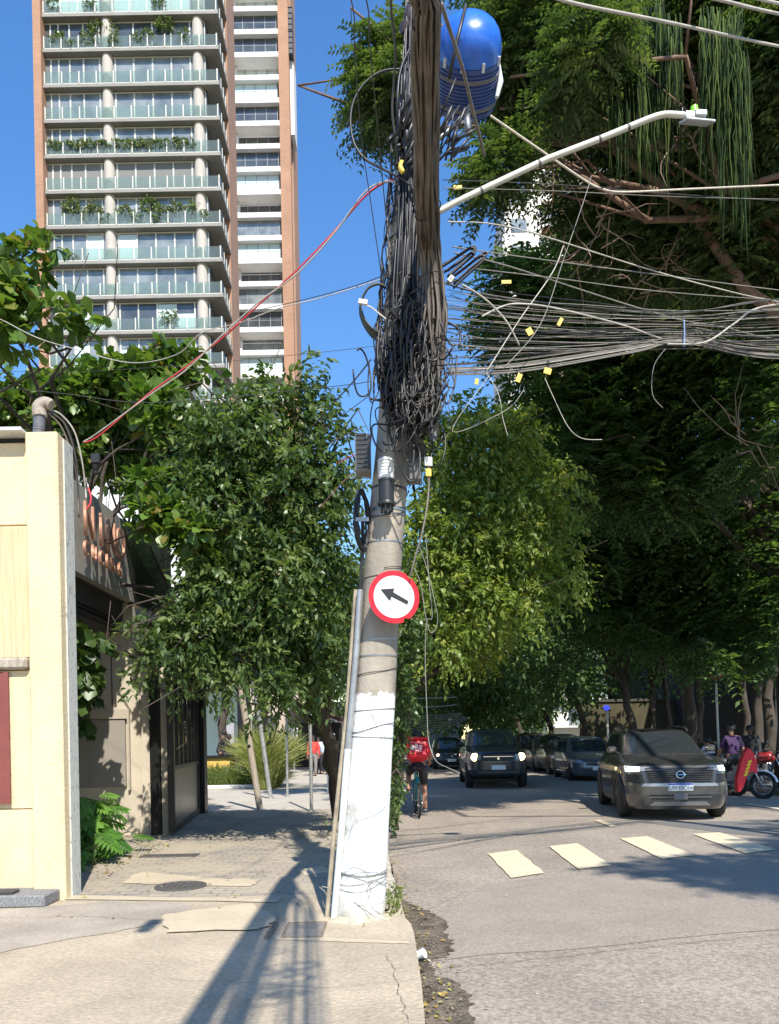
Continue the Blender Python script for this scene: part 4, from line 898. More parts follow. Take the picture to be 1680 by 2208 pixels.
for (y, w_) in ((36, 0), (236, 0), (372, 0), (452, 0), (540, 0), (605, 0)):
    # lashing wire round the bundle
    for i in range(len(path) - 1):
        pass
    D_ = (4.97 - CZ) * F / (HY - y) if y < 470 else 5.75
    c = P(918 + (y / 100), y, D_); hw = .07 if y < 400 else .088
    b = MB(); b.tube([c + Vector((hw * math.cos(q), hw * .75 * math.sin(q), .03 * math.sin(q + 2.5) + .012 * math.cos(q))) for q in np.linspace(0, 6.283, 26)], .004, 5); b.build('lashing', m_blkc, cb, smooth=2)
# looser bundle alongside, continuing behind the viewer
for (lab, xs, zs_, nst, hw, sd) in (('secondary bundle of grey cables running overhead beside the thick one', (1.0, .66, .40), 5.2, 24, .14, 5), ('third slack bundle of thin cables above the sidewalk behind the thick one', (1.5, 1.05, .58), 5.0, 15, .16, 6)):
    p_ = [(Vector((xs[0], -9, zs_)), hw), (Vector((xs[1], -3, zs_ - .1)), hw), (Vector((xs[2], 1.8, zs_)), hw * .9), (Vector((.34, 3.0, 5.0)), hw * .6), (Vector((.24, 3.9, 5.02)), .045), (P(928, 300, 4.9), .04), (P(935, 430, 5.9), .035), (P(930, 500, 6.0), .03)]
    o = bundle('cable_bundle', p_, nst, .009, m_bun, None, sd); tag(o, lab, 'cable bundle')
# ------------------------------------------------ tangle of loops
rt_ = random.Random(77)
tg = MB(); tg2 = MB()
def loop(b, cx_, cy_, w_, h, D, r, n=16):
    ph = rt_.random() * 6; st = rt_.uniform(-.6, .6); yw = rt_.uniform(-1.2, 1.2); c = P(cx_, cy_, D); e = rt_.uniform(4.2, 7)
    pts = []
    for i in range(n + 1):
        q = ph + e * i / n; x = px(w_) * math.cos(q); z = px(h) * math.sin(q) + px(6) * math.sin(q * 2.3 + ph)
        pts.append(c + Vector((x * math.cos(yw) + z * st * .25, x * math.sin(yw) * .9 + .03 * math.sin(q * 2), z)))
    b.tube(pts, r, 5, cap=True)
def hang(b, xa, ya, xb, yb, low, D, r):
    m_ = [P(xa, ya, D), P(xa + (xb - xa) * .1 + rt_.uniform(-8, 8), ya + (low - ya) * .6, D - rt_.uniform(0, .12)), P((xa + xb) / 2 + rt_.uniform(-8, 8), low, D - rt_.uniform(0, .15)), P(xb - (xb - xa) * .1 + rt_.uniform(-8, 8), yb + (low - yb) * .6, D - rt_.uniform(0, .1)), P(xb, yb, D)]
    b.tube(spline(m_, 5), r, 5)
for i in range(300):
    y = rt_.gauss(800, 72); x = 884 + (810 - y) * .05 + rt_.gauss(0, 25); D = 5.95 + rt_.uniform(-.22, .12)
    loop(tg, x, y, rt_.uniform(9, 34), rt_.uniform(18, 58), D, rt_.uniform(.0045, .0095), n=26)
for i in range(110):
    x = rt_.uniform(818, 945); y = rt_.uniform(700, 850); hang(tg, x, y, x + rt_.uniform(-30, 40), y + rt_.uniform(-20, 40), min(rt_.gauss(890, 38), y + rt_.uniform(50, 150)), 5.9, rt_.uniform(.005, .009))
for i in range(44):   # pale loops in front
    x = rt_.uniform(850, 945); y = rt_.uniform(760, 870); hang(tg2, x, y, x + rt_.uniform(-25, 30), y + rt_.uniform(-20, 30), min(rt_.gauss(885, 30), y + rt_.uniform(40, 100)), 5.8, rt_.uniform(.0035, .006))
for i in range(20): loop(tg2, rt_.uniform(905, 965), rt_.uniform(730, 880), rt_.uniform(8, 20), rt_.uniform(14, 36), 5.85, .0055)
ct = thing('cable_tangle', 'messy black and grey tangle of looped cables bulging from the pole above the splice closure', 'cable tangle', P(882, 925, 5.95))
tg.build('dark_loops', m_blkc, ct, smooth=2); tg2.build('pale_loops', M('loop_grey', (.075, .068, .06), .55, ns=4, na=.4), ct, smooth=2)
# wires snaking down and round the upper shaft
wv = MB(); wv2 = MB(); wr3 = MB()
for i in range(54):
    y0_ = rt_.uniform(270, 800); y1_ = min(960, y0_ + rt_.uniform(60, 330)); n_ = 14; ph = rt_.uniform(2.6, 6.2); tr = rt_.uniform(-1.5, 1.5); pts = []
    for k in range(n_ + 1):
        y = y0_ + (y1_ - y0_) * k / n_; x, r = pole_at(y); q = ph + tr * k / n_ + .12 * math.sin(k * .6 + i); e = px(r) + .008 + .018 * abs(math.sin(k * .5 + i)); pts.append(P(x, y, PD) + Vector((e * math.cos(q) * 1.25, e * math.sin(q), 0)))
    (wv if i % 5 else wv2).tube(spline(pts, 2), rt_.uniform(.003, .007), 5)
for i in range(22):
    y = rt_.uniform(400, 720); x, r = pole_at(y); dy = rt_.uniform(-14, 14); pts = []
    for k in range(16):
        q = 3.0 + 3.5 * k / 15; e = px(r) + .012 + rt_.uniform(0, .012); pts.append(P(x, y + dy * k / 15 + 3 * math.sin(k + i), PD) + Vector((e * math.cos(q), e * math.sin(q), 0)))
    (wv if i % 6 else wv2).tube(pts, rt_.uniform(.0025, .005), 5)
ww = thing('pole_wiring', 'thin black and grey wires wound round and running down the upper pole', 'wiring', P(862, 600, 6.1))
wv.build('dark_wires', m_blkc, ww, smooth=2); wv2.build('pale_wires', m_grey, ww, smooth=2)
for i in range(60):      # long runs hanging between the shaft and the bundle
    x0_ = rt_.uniform(876, 908); x1_ = rt_.uniform(845, 905); y0_ = rt_.uniform(-60, 480); y1_ = rt_.uniform(620, 860); ph = rt_.random() * 6
    wr3.tube(spline([P(x0_ + (x1_ - x0_) * k / 6 + 5 * math.sin(k * 1.1 + ph), y0_ + (y1_ - y0_) * k / 6, 5.98 + .05 * math.sin(k + ph)) for k in range(7)], 4), rt_.uniform(.004, .009), 5)
wr3.build('cable_runs', m_blkc, ww, smooth=2)
# cluster of clamps and splices high on the pole
cl = thing('cable_clamp', 'dark cluster of clamps and splices where the cables meet the pole below the drum', 'cable clamp', P(880, 320, 6.0))
b = MB()
for i in range(60):
    x = rt_.gauss(873, 13); y = rt_.gauss(305, 32); a = P(x, y, 5.95 + rt_.uniform(-.15, .1)); b.tube([a, a + Vector((rt_.uniform(-.02, .12), rt_.uniform(-.1, .1), rt_.uniform(.06, .25)))], rt_.uniform(.008, .018), 6)
b.build('clamps', m_blkc, cl, smooth=2)
b = MB()
for i in range(22):
    x = rt_.gauss(958, 12); y = rt_.gauss(315, 26); a = P(x, y, 6.1 + rt_.uniform(-.15, .1)); b.tube([a, a + Vector((rt_.uniform(.02, .22), rt_.uniform(-.1, .1), rt_.uniform(.05, .25)))], rt_.uniform(.006, .014), 6)
b.build('splice_sleeves', m_blkc, cl, smooth=2)
b = MB(); b.lathe([(.03, 0), (.05, .03), (.055, .06), (.03, .1), (.045, .13), (.05, .2), (.02, .24)], P(872, 75, 6.0), 12, Matrix.Rotation(.3, 4, 'Y')); b.build('insulator', M('insulator_brown', (.05, .035, .035), .3), cl, smooth=True)
b = MB(); b.tube(spline([P(867, 350, 5.9), P(864, 362, 5.88), P(870, 372, 5.88)], 4), .02, 7); b.build('yellow_clip', M('yellow_tag', (0, 0, 0)), cl, smooth=2)

# ------------------------------------------------ blue drum
Dd = 6.35; tau = R(62); axd = Vector((.03, -math.sin(tau), math.cos(tau))).normalized()
pc = P(1010, 125, Dd); mt = Matrix.Translation(pc) @ axd.to_track_quat('Z', 'Y').to_matrix().to_4x4()
rd = .262
dm = thing('plastic_drum', 'glossy blue plastic drum hanging high up beside the pole, dome end towards the street', 'drum', pc)
m_blue = M('blue_plastic', (.02, .13, .58), .32, coat=.25, ns=9, na=.2, bump=.12, bs=14); m_blue_shaded = M('blue_plastic_shaded', (.03, .065, .22), .35, ns=10, na=.2)  # ribbed body takes a darker blue to carry the shade below the dome
prof = [(rd, .02), (rd * 1.0, .08), (rd * .965, .13), (rd * .88, .185), (rd * .72, .235), (rd * .5, .27), (rd * .25, .287), (.01, .292)]
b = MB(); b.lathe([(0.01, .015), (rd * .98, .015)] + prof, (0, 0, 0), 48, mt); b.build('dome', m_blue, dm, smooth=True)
pr = [(rd * .99, .014)]
z = 0.0
for i in range(13): pr += [(rd * 1.0, -.006 - i * .024), (rd * 1.0, -.018 - i * .024), (rd * .965, -.020 - i * .024), (rd * .965, -.026 - i * .024)]
pr += [(rd * .97, -.33), (rd * .9, -.35), (.01, -.35)]
b = MB(); b.lathe(pr, (0, 0, 0), 48, mt); b.build('ribbed_body', m_blue_shaded, dm, smooth=True)
for zz in (-.07, -.27):
    b = MB(); b.lathe([(rd * 1.003, zz - .014), (rd * 1.03, zz - .01), (rd * 1.03, zz + .01), (rd * 1.003, zz + .014)], (0, 0, 0), 48, mt); b.build('hoop', M('hoop_grey', (.13, .12, .12), .5), dm, smooth=True)
b = MB()
for q in (-2.45, -1.85, -1.2, -.5, .2): 
    b.box(mt @ Vector((rd * 1.02 * math.cos(q), rd * 1.02 * math.sin(q), .03)), (.02, .02, .06), m=(mt.to_3x3().to_4x4()) @ Matrix.Rotation(q, 4, 'Z'))
b.build('lid_clip', M('clip_white', (.6, .62, .66), .4), dm)
b = MB(); b.tube([pc + Vector((.24, .08, -.26)), pc + Vector((.275, .09, -.12)), pc + Vector((.262, .1, .06))], [.015, .025, .012], 8); b.build('side_pad', M('clip_white', (0, 0, 0)), dm, smooth=True)
b = MB(); b.tube([P(1005, 10, 5.95), P(985, 90, 5.97), P(968, 170, 6.05)], .014, 6); b.build('strap', m_blkc, dm, smooth=2)
b = MB(); b.tube([P(945, 300, 6.1), P(985, 268, 6.3), P(1020, 262, 6.45)], .02, 6); b.tube([P(1005, 235, 6.4), P(1010, 285, 6.3)], .03, 6); b.build('support_arm', m_steelb, dm, smooth=2)

# ------------------------------------------------ street lamp
m_lampw = M('lamp_arm_paint', (.60, .585, .50), .45, ns=14, na=.06, metal=.1)
LD = 6.35
sl = thing('street_lamp', 'pale street lamp arm reaching from the pole to a flat lamp head with green sensor', 'street lamp', P(955, 452, LD))
b = MB(); pts = [P(935, 462, LD - .05), P(985, 435, LD), P(1180, 343, LD), P(1300, 297, LD), P(1395, 258, LD), P(1418, 250, LD), P(1440, 246.5, LD), P(1480, 249, LD)]
b.tube(pts[:5] + spline(pts[4:], 5)[1:], .0245, 16); b.build('arm', m_lampw, sl, smooth=True)
b = MB(); [b.tube([P(x, y, LD), P(x + 5, y - 2.3, LD)], .0262, 14) for x, y in ((1035, 412), (1160, 353), (1290, 301), (1352, 276))]; b.build('arm_band', M('band_dark', (.1, .1, .1), .6), sl, smooth=True)
h = P(1505, 256, LD); b = MB(); b.box(P(1487, 251, LD), (.09, .06, .055), ry=R(3), bev=.006); b.box(P(1508, 250, LD), (.10, .09, .05), ry=R(4), bev=.008); b.build('driver_box', M('lamp_grey', (.42, .43, .43), .4, .4), sl)
b = MB(); b.box(P(1503, 263, LD), (.245, .20, .022), m=Matrix.Rotation(R(30), 4, 'X') @ Matrix.Rotation(R(5), 4, 'Y'), bev=.008); b.build('lamp_panel', M('lamp_grey', (0, 0, 0)), sl)
b = MB(); b.box(P(1503, 266.5, LD), (.16, .12, .008), m=Matrix.Rotation(R(30), 4, 'X') @ Matrix.Rotation(R(5), 4, 'Y')); b.build('lens', M('lamp_lens', (.5, .5, .5), .2), sl)
b = MB(); b.lathe([(.034, 0), (.034, .02), (.030, .05), (.01, .055)], P(1497, 244, LD), 20); b.build('photocell', M('sensor_green', (.30, .72, .05), .3, trans=.2), sl, smooth=True)
b = MB(); b.tube([P(1472, 255, LD), P(1472, 232, LD)], .004, 5); b.build('bracket_pin', m_steelb, sl)

# ------------------------------------------------ cables
m_cw = M('cable_white', (.44, .41, .36), .5, ns=9, na=.25); m_cg = M('cable_pale_grey', (.22, .205, .18), .5, ns=5, na=.35); m_cr = M('cable_red', (.75, .06, .07), .4); m_cdark = M('cable_dark', (.07, .065, .06), .5)
def cable(pts, r, mat, label, group=None, D=None, n=6, name='cable', cat='cable'):
    b = MB(); b.tube(spline([P(x, y, d) for x, y, d in pts], n), r, 6); o = b.build(name, mat, None, smooth=2); tag(o, label, cat, group); return o
# fan across the street
GR = 'cables strung from the pole across the street'; GL = 'thin pale cable in the fan strung from the pole across the street'
rf = random.Random(9)
def fanlab(k, u):
    c = ('white', 'pale grey', 'dark', 'brown-grey', 'black')[k]; lv = ('top', 'upper middle', 'middle', 'lower middle', 'bottom')[min(4, int(u * 5))]
    return (m_cw, m_cg, m_cdark, m_grey, m_blkc)[k], '%s cable in the %s layer of the fan crossing the street' % (c, lv)
for i in range(36):
    u = i / 35
    y0 = 606 + 168 * u + rf.gauss(0, 6); y2 = 640 + 130 * (u ** .75) + rf.gauss(0, 9); ym = (y0 + y2) / 2 + rf.uniform(4, 18) + (8 if u < .5 else 0)
    x0 = 962 + rf.uniform(-6, 12); d0 = 6.0 + rf.uniform(-.05, .15); d2 = 7.5 + rf.uniform(-.3, .4); ext = (2150 - 1470) / (1470 - x0)
    yk = 668 + 80 * u + rf.gauss(0, 8)         # pinched near the tie
    pts = [(x0, y0, d0), (1080 + rf.uniform(-20, 20), y0 + (yk - y0) * .30 + rf.uniform(0, 12), d0 + .35), (1270, y0 + (yk - y0) * .68 + rf.uniform(2, 12), d0 + .8), (1475, yk + 2, d0 + 1.1), (1700, y2, d2), (2150, y2 + rf.uniform(-60, 10), d2 + 1.2)]
    cable(pts, rf.choice((.0022, .003, .0036, .0045)), *fanlab(rf.choice((0, 1, 1, 2, 3, 4)), u), GR, n=6)
for j, (ys, lab) in enumerate((([798, 790, 752, 735, 768], 1), ([806, 799, 758, 737, 772], 1), ([802, 783, 748, 733, 752], 1), ([790, 776, 742, 729, 745], 1))):
    for q in range(3):
        e = rf.uniform(-5, 5); pts = [(968, ys[0] + e, 5.95), (1130, ys[1] + e * .8, 6.4), (1370, ys[2] + e * .5, 6.9), (1480, ys[3] + e * .4, 7.1), (1700, ys[4] + e, 7.6), (2150, ys[4] - 30, 8.9)]
        k_c = rf.randint(0, 3); cable(pts, .0045, (m_cw, m_cg, m_cdark, m_grey)[k_c], '%s cable in the %s of the low strands rising to the blue tie' % (('white', 'pale grey', 'dark', 'brown-grey')[k_c], ('third', 'lowest', 'second lowest', 'topmost')[j]), 'lowest cables of the fan', n=7)
for pts, r, mt_, lab in (
    ([(965, 478, 6.1), (1110, 492, 6.4), (1390, 578, 7.0), (1560, 625, 7.3), (1700, 655, 7.6), (2150, 740, 8.6)], .0055, m_cw, 'uppermost thick white cable of the street crossing fan, from under the lamp arm'),
    ([(975, 532, 6.1), (1120, 553, 6.4), (1300, 577, 6.9), (1480, 600, 7.3), (1700, 628, 7.6), (2150, 680, 8.6)], .005, m_cg, 'pale cable of the crossing fan second from the top'),
    ([(980, 545, 6.1), (1100, 575, 6.4), (1300, 640, 6.9), (1460, 688, 7.2), (1560, 705, 7.4), (1700, 735, 7.6), (2150, 790, 8.6)], .006, m_cg, 'long pale cable crossing diagonally down through the whole fan'),
    ([(985, 575, 6.1), (1200, 600, 6.5), (1420, 628, 7.0), (1700, 648, 7.6), (2150, 670, 8.6)], .0045, m_cg, 'thin cable just under the top pair of the fan'),
    ([(980, 605, 6.0), (1040, 640, 6.1), (1090, 690, 6.2), (1120, 745, 6.3)], .007, m_cw, 'short white cable slanting down through the near end of the fan'),
    ([(1040, 682, 6.0), (1080, 662, 6.3), (1120, 655, 6.3), (1200, 665, 6.5), (1340, 700, 6.8), (1420, 728, 7.0), (1470, 740, 7.1)], .007, m_cw, 'white kinked cable joining the fan at the blue tie'),
    ([(1440, 742, 7.0), (1520, 738, 7.1), (1580, 700, 7.2), (1625, 668, 7.3), (1690, 655, 7.6), (1850, 640, 8)], .009, m_cw, 'thick white cable curling up out of the fan at the right'),
    ([(1058, 250, 6.4), (1160, 320, 6.7), (1255, 385, 7.0), (1300, 408, 7.05), (1350, 414, 7.1), (1480, 408, 7.4), (1700, 398, 8.0), (2100, 380, 9)], .009, M('rope_cream', (.58, .52, .42), .8, ns=40, na=.3), 'twisted cream rope from the drum bending level across the treetops'),
    ([(1180, -10, 4.3), (1260, 12, 4.5), (1450, 50, 4.9), (1700, 104, 5.6), (2100, 180, 6.6)], .0095, m_cw, 'thick white cable crossing the top right above the hanging fern'),
    ([(1500, -12, 4.9), (1570, 4, 5), (1700, 34, 5.4), (2000, 90, 6.2)], .010, m_cw, 'thick white cable cutting the top right corner, lower of the corner pair'),
    ([(1600, -12, 5.1), (1700, 12, 5.4), (1900, 50, 6)], .010, m_cw, 'thick white cable at the very top right corner'),
    ([(955, 388, 6.2), (1200, 398, 6.8), (1450, 418, 7.4), (1700, 434, 8), (2100, 455, 9)], .0035, m_cdark, 'thin dark wire over the trees, upper of the pair below the rope'),
    ([(955, 405, 6.2), (1200, 412, 6.8), (1450, 424, 7.4), (1700, 430, 8), (2100, 440, 9)], .0035, m_cg, 'thin pale wire over the trees, lower of the pair below the rope'),
    ([(1085, 795, 6.2), (1165, 700, 6.3), (1215, 560, 6.6), (1260, 430, 6.9), (1275, 380, 7.0)], .0035, m_cg, 'thin wire rising steeply right of the fan start'),
    ([(1050, 800, 6.1), (1120, 690, 6.3), (1190, 590, 6.5), (1215, 530, 6.6)], .0045, m_cw, 'pale wire rising from the fan to the treetops, left one of two'),
    ([(1044, 795, 6.2), (1075, 850, 6.1), (1084, 900, 6.1), (1095, 940, 6.1)], .003, m_cw, 'loose white wire end dangling below the fan, left one'),
    ([(1175, 815, 6.4), (1195, 860, 6.4), (1225, 920, 6.4), (1255, 945, 6.4), (1298, 948, 6.4)], .003, m_cw, 'loose white wire end dangling below the fan with a sideways tail'),
    ([(1435, 752, 7.0), (1410, 790, 7.0), (1407, 850, 7.0), (1430, 880, 7.0)], .003, m_cg, 'loose wire end hanging below the blue tie'),
    ([(1055, 810, 6.1), (975, 930, 6.0), (1090, 885, 6.1), (1130, 840, 6.2)], .002, m_cw, 'thin slack wire looping below the yellow tags'),
    ([(850, 388, 6.1), (832, 392, 6.15), (790, 420, 6.2), (720, 500, 6.35), (640, 583, 6.5), (560, 655, 6.7), (480, 728, 6.9), (400, 792, 7.1), (320, 850, 7.3), (215, 938, 7.55), (180, 955, 7.6)], .0062, m_cr, 'red strand of the twisted service cable from the pole to the yellow pillar'),
    ([(-560, -6000, 1.3), (600, -400, 3.4), (752, -20, 4.3), (765, 120, 4.8), (780, 300, 5.4), (800, 440, 5.8), (822, 590, 6.15)], .004, m_cdark, 'thin dark wire left of the pole, left one of two coming from overhead'),
    ([(-200, -5600, 1.35), (660, -380, 3.45), (785, -20, 4.4), (797, 90, 4.8), (812, 250, 5.4), (828, 420, 5.9), (838, 520, 6.15)], .0045, m_cdark, 'thin dark wire left of the pole, right one of two coming from overhead'),
    ([(842, -20, 5.0), (845, 40, 5.2), (853, 110, 5.6), (850, 170, 5.8), (846, 240, 5.9), (856, 320, 6.0)], .010, m_cdark, 'thick kinked black cable beside the bundle at the top'),
    ([(893, 95, 5.9), (876, 120, 5.9), (862, 160, 5.9), (857, 215, 5.9), (858, 260, 5.95), (862, 300, 6.0)], .011, m_blkc, 'thick black cable bowing left of the bundle'),
    ([(880, 150, 6.0), (830, 152, 6.0), (790, 176, 6.0), (764, 215, 6.0), (756, 262, 6.0), (765, 312, 6.0), (792, 346, 6.0), (840, 372, 5.95), (880, 395, 5.9), (915, 440, 5.85)], .0095, m_blkc, 'big open loop of black cable in the sky left of the pole'),
    ([(952, 10, 4.0), (975, 80, 4.6), (998, 150, 5.0), (1020, 240, 5.5), (1045, 335, 5.95)], .012, m_grey, 'stiff grey cable slanting down across the front of the drum'),
    ([(0 - 80, 655, 8.5), (0, 688, 8.3), (80, 728, 8), (160, 752, 7.9), (280, 782, 7.6), (380, 765, 7.3), (435, 718, 7.0), (520, 695, 6.8), (600, 665, 6.6), (700, 640, 6.4), (830, 600, 6.2)], .0045, m_cw, 'white sagging cable from the left edge to the pole in front of the tower'),
    ([(-80, 795, 9), (120, 803, 8.6), (360, 790, 8), (640, 765, 7), (820, 745, 6.2)], .0022, m_cdark, 'thin wire crossing low in front of the brick tower'),
    ([(-80, 828, 9), (0, 835, 8.8), (150, 850, 8.5), (330, 868, 8), (700, 835, 7), (800, 822, 6.2)], .0035, m_cdark, 'dark wire sagging behind the almond leaves on the left'),
    ([(640, 960, 8.5), (700, 890, 7.6), (760, 825, 6.8), (800, 775, 6.2)], .006, m_cdark, 'dark cable rising steeply to the pole from the left treetop'),
    ([(600, 1000, 9), (700, 925, 7.8), (800, 850, 6.3)], .0035, m_cdark, 'thin cable rising to the pole below the steep dark cable'),
    ([(560, 668, 8.5), (660, 645, 7.5), (760, 618, 6.7), (822, 596, 6.2)], .004, m_cdark, 'dark twisted wire meeting the pole at the left coil'),
    ([(690, 1095, 7.6), (720, 1060, 7.2), (760, 1020, 6.6), (800, 990, 6.2)], .004, M('cable_pink', (.5, .25, .22), .5), 'pinkish wire reaching the pole beside the ribbed box'),
    ([(725, 1000, 7), (755, 985, 6.5), (790, 975, 6.2)], .004, m_cr, 'short red wire ending at the ribbed box'),
    ([(918, 1150, 6.0), (925, 1250, 6.0), (932, 1330, 6.0), (920, 1340, 6.0), (917, 1420, 6.0), (921, 1540, 6.0), (925, 1600, 6.0), (940, 1640, 5.9), (965, 1655, 5.8), (992, 1667, 5.7)], .0032, m_cg, 'thin loose wire hanging from the fan past the sign and flicking out to the right'),
    ([(905, 1180, 5.95), (922, 1230, 5.95), (936, 1290, 5.95), (944, 1340, 5.95), (930, 1365, 5.95), (918, 1330, 5.95), (908, 1262, 5.95), (893, 1225, 5.95)], .0028, m_cg, 'thin wire looping in the air right of the round sign')):
    cable(pts, r, mt_, lab)
for off, mt_, lab in (((3, 6, -.03), m_cw, 'white strand of the twisted service cable from the pole to the yellow pillar'), ((2, -3, .03), m_cdark, 'black strand of the twisted service cable from the pole to the yellow pillar')):
    pts = [(850, 388, 6.1), (832, 392, 6.15), (790, 420, 6.2), (720, 500, 6.35), (640, 583, 6.5), (560, 655, 6.7), (480, 728, 6.9), (400, 792, 7.1), (320, 850, 7.3), (215, 938, 7.55), (180, 955, 7.6)]
    cable([(x + off[0] * math.cos(i * 1.7), y + off[1] * math.cos(i * 1.7), d + off[2]) for i, (x, y, d) in enumerate(pts)], .007, mt_, lab, n=7)
# cables from mast down to the insulators beside the pillar
for i, (pts, r, mt_, lab) in enumerate((
    ([(100, 882, 7.2), (130, 893, 7.3), (160, 930, 7.4), (176, 990, 7.5), (184, 1050, 7.6), (186, 1075, 7.6)], .009, m_cw, 'white cable arching from the mast hood to the black insulator'),
    ([(104, 886, 7.2), (140, 915, 7.3), (163, 985, 7.4), (169, 1060, 7.5), (170, 1115, 7.5)], .010, m_cdark, 'outer dark cable arching from the mast hood down the sign band'),
    ([(104, 890, 7.2), (132, 920, 7.3), (152, 970, 7.4), (166, 1030, 7.5), (170, 1112, 7.5)], .009, m_grey, 'inner grey cable arching from the mast hood down the sign band'),
    ([(150, 960, 7.4), (152, 1010, 7.4), (170, 1040, 7.5), (186, 1030, 7.55), (190, 1045, 7.6)], .003, m_cg, 'thin wire loop below the mast cables'),
    ([(190, 1052, 7.6), (196, 1070, 7.6), (194, 1088, 7.6), (186, 1098, 7.6)], .009, m_cr, 'short red cable end hanging above the copper letters'))):
    cable(pts, r, mt_, lab)
t = thing('line_insulator', 'small black box insulator hanging beside the white mast cable', 'insulator', P(207, 990, 7.6))
b = MB(); b.box(P(207, 990, 7.6), (.085, .06, .10), bev=.01); b.build('case', m_blkc, t); b = MB(); b.lathe([(.03, 0), (.035, .02), (.02, .03), (.035, .05), (.02, .06), (.03, .09)], P(206, 1022, 7.6), 12); b.build('insulator_stack', m_blkc, t, smooth=True)
# tie and tags on the fan
cable([(1475, 690, 7.05), (1476, 718, 7.05), (1475, 748, 7.05)], .007, M('tie_blue', (.18, .3, .5), .5), 'pale blue tie gripping the cable fan', name='cable_tie', cat='cable tie')
m_ytag = M('yellow_tag', (0, 0, 0))
for x, y, w_, h, rz_, lab in ((1142, 715, .05, .06, -.5, 'square yellow tag in the middle of the cable fan'), (1181, 800, .06, .05, .3, 'yellow tag below the fan, right one of the folded pair'), (1119, 815, .04, .07, .4, 'folded yellow tag hanging below the fan, left one of the pair'), (987, 404, .07, .035, 0, 'orange-yellow tag under the lamp arm beside the pole'), (1092, 608, .08, .03, 0, 'flat yellow tag in front of the trees above the fan'), (1208, 694, .03, .07, .5, 'thin green-yellow tag on the upper strands of the fan'), (1028, 823, .03, .05, .2, 'small orange tag nearest the pole below the fan')):
    d_ = 6.3; b = MB(); b.box(P(x, y, d_), (w_, .006, h), ry=rz_, bev=.002); b.build('cable_tag', m_ytag, None, label=lab, cat='cable tag')

# splice box on the overhead wires and loose coils hanging from the bundles above the viewer
t = thing('splice_box', 'small splice box on the thin wires overhead', 'splice box', (-.47, 1.3, 5.4)); b = MB(); b.lathe([(.02, -.2), (.06, -.16), (.06, .16), (.02, .2)], (-.47, 1.3, 5.42), 14, Matrix.Rotation(R(90), 4, 'X')); b.build('case', m_blkc, t, smooth=True)
t = thing('cable_coil', 'loose coils hanging from the overhead bundle above the viewer', 'cable coil', (.6, .4, 4.9)); b = MB(); rk = random.Random(8)
for i in range(16):
    c = Vector((.62 + rk.gauss(0, .08), .3 + rk.gauss(0, .5), 4.95)); r_ = rk.uniform(.08, .2); b.tube([c + Vector((r_ * math.cos(q) * .8, r_ * .6 * math.cos(q + 1), r_ * math.sin(q))) for q in np.linspace(0, 6.28, 20)], .009, 5)
b.build('coil', m_blkc, t, smooth=2)
# ================================================================ TREES AND PLANTS
m_bark = M('bark', (.065, .05, .038), .95, ns=6, na=.45, bump=.9, bs=18, stretch=(1, 1, .3))
m_bark2 = M('bark_brown', (.20, .125, .085), .95, ns=5, na=.4, bump=.8, bs=14)
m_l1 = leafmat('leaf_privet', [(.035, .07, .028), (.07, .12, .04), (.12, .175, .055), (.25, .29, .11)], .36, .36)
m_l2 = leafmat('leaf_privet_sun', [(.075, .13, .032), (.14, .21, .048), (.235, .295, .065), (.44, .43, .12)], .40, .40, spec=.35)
m_l3 = leafmat('leaf_almond', [(.035, .08, .018), (.065, .13, .024), (.11, .19, .035), (.16, .23, .045), (.20, .12, .035)], .36, .34)
m_l4 = leafmat('leaf_feathery', [(.032, .07, .028), (.06, .115, .04), (.105, .17, .055), (.18, .25, .08)], .5, .34)
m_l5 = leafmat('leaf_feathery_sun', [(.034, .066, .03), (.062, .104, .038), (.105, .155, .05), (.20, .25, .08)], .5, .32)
def tree(label, base, top, bl, r0, kind, n, seed, mat, bark=m_bark, group=None, pix=True, sub=4, name='tree', **kw):
    rng = np.random.default_rng(seed)
    C, Rr = pblobs(bl) if pix else (np.array([q[:3] for q in bl]), np.array([q[3:] for q in bl]))
    t = thing(name, label, 'tree', base, group)
    limbs(rng, base, top, C, r0, bark, t, sub=sub)
    if kind == 'broad': o = broad_crown(rng, C, Rr, n, kw.pop('lpt', 10), kw.pop('ll', .085), kw.pop('lw', .42), mat, t, **kw)
    else: o = frond_crown(rng, C, Rr, n, mat, t, **kw)
    return t
# A: privet-like street tree left of the pole
tree('dense dark leafy street tree with a leaning trunk, left of the concrete pole', G(742, 1768, 0), P(690, 1500, 12.2),
     [(520, 965, 75, 70, 10.4, .7), (600, 930, 40, 70, 10.4, .4), (625, 1070, 95, 110, 10.6, .8), (500, 1110, 62, 95, 10.3, .7), (440, 1010, 30, 40, 10.3, .4), (570, 1240, 95, 90, 10.4, .8), (470, 1270, 50, 60, 10.2, .5), (640, 1340, 70, 60, 10.6, .7), (695, 1200, 50, 150, 11, .7), (450, 1385, 75, 50, 10.0, .6), (345, 1415, 42, 38, 9.8, .4), (530, 1430, 75, 45, 10.2, .6), (405, 1330, 30, 30, 9.9, .3), (590, 1490, 35, 22, 10.2, .3), (300, 1470, 18, 18, 9.8, .2),
      (665, 1430, 65, 60, 11, .7), (672, 850, 17, 85, 10.3, .2), (655, 890, 22, 60, 10.3, .2), (716, 960, 24, 80, 10.4, .25), (735, 1060, 22, 60, 10.6, .25), (560, 860, 35, 40, 10.4, .3), (430, 930, 40, 50, 10.3, .4), (330, 1340, 30, 35, 9.8, .3), (752, 1330, 30, 140, 11.4, .5)],
     .17, 'broad', 2800, 1, m_l1, lpt=12, ll=.125, lw=.42, gap=.35, gs=2.2, twl=.42, droop=.45)
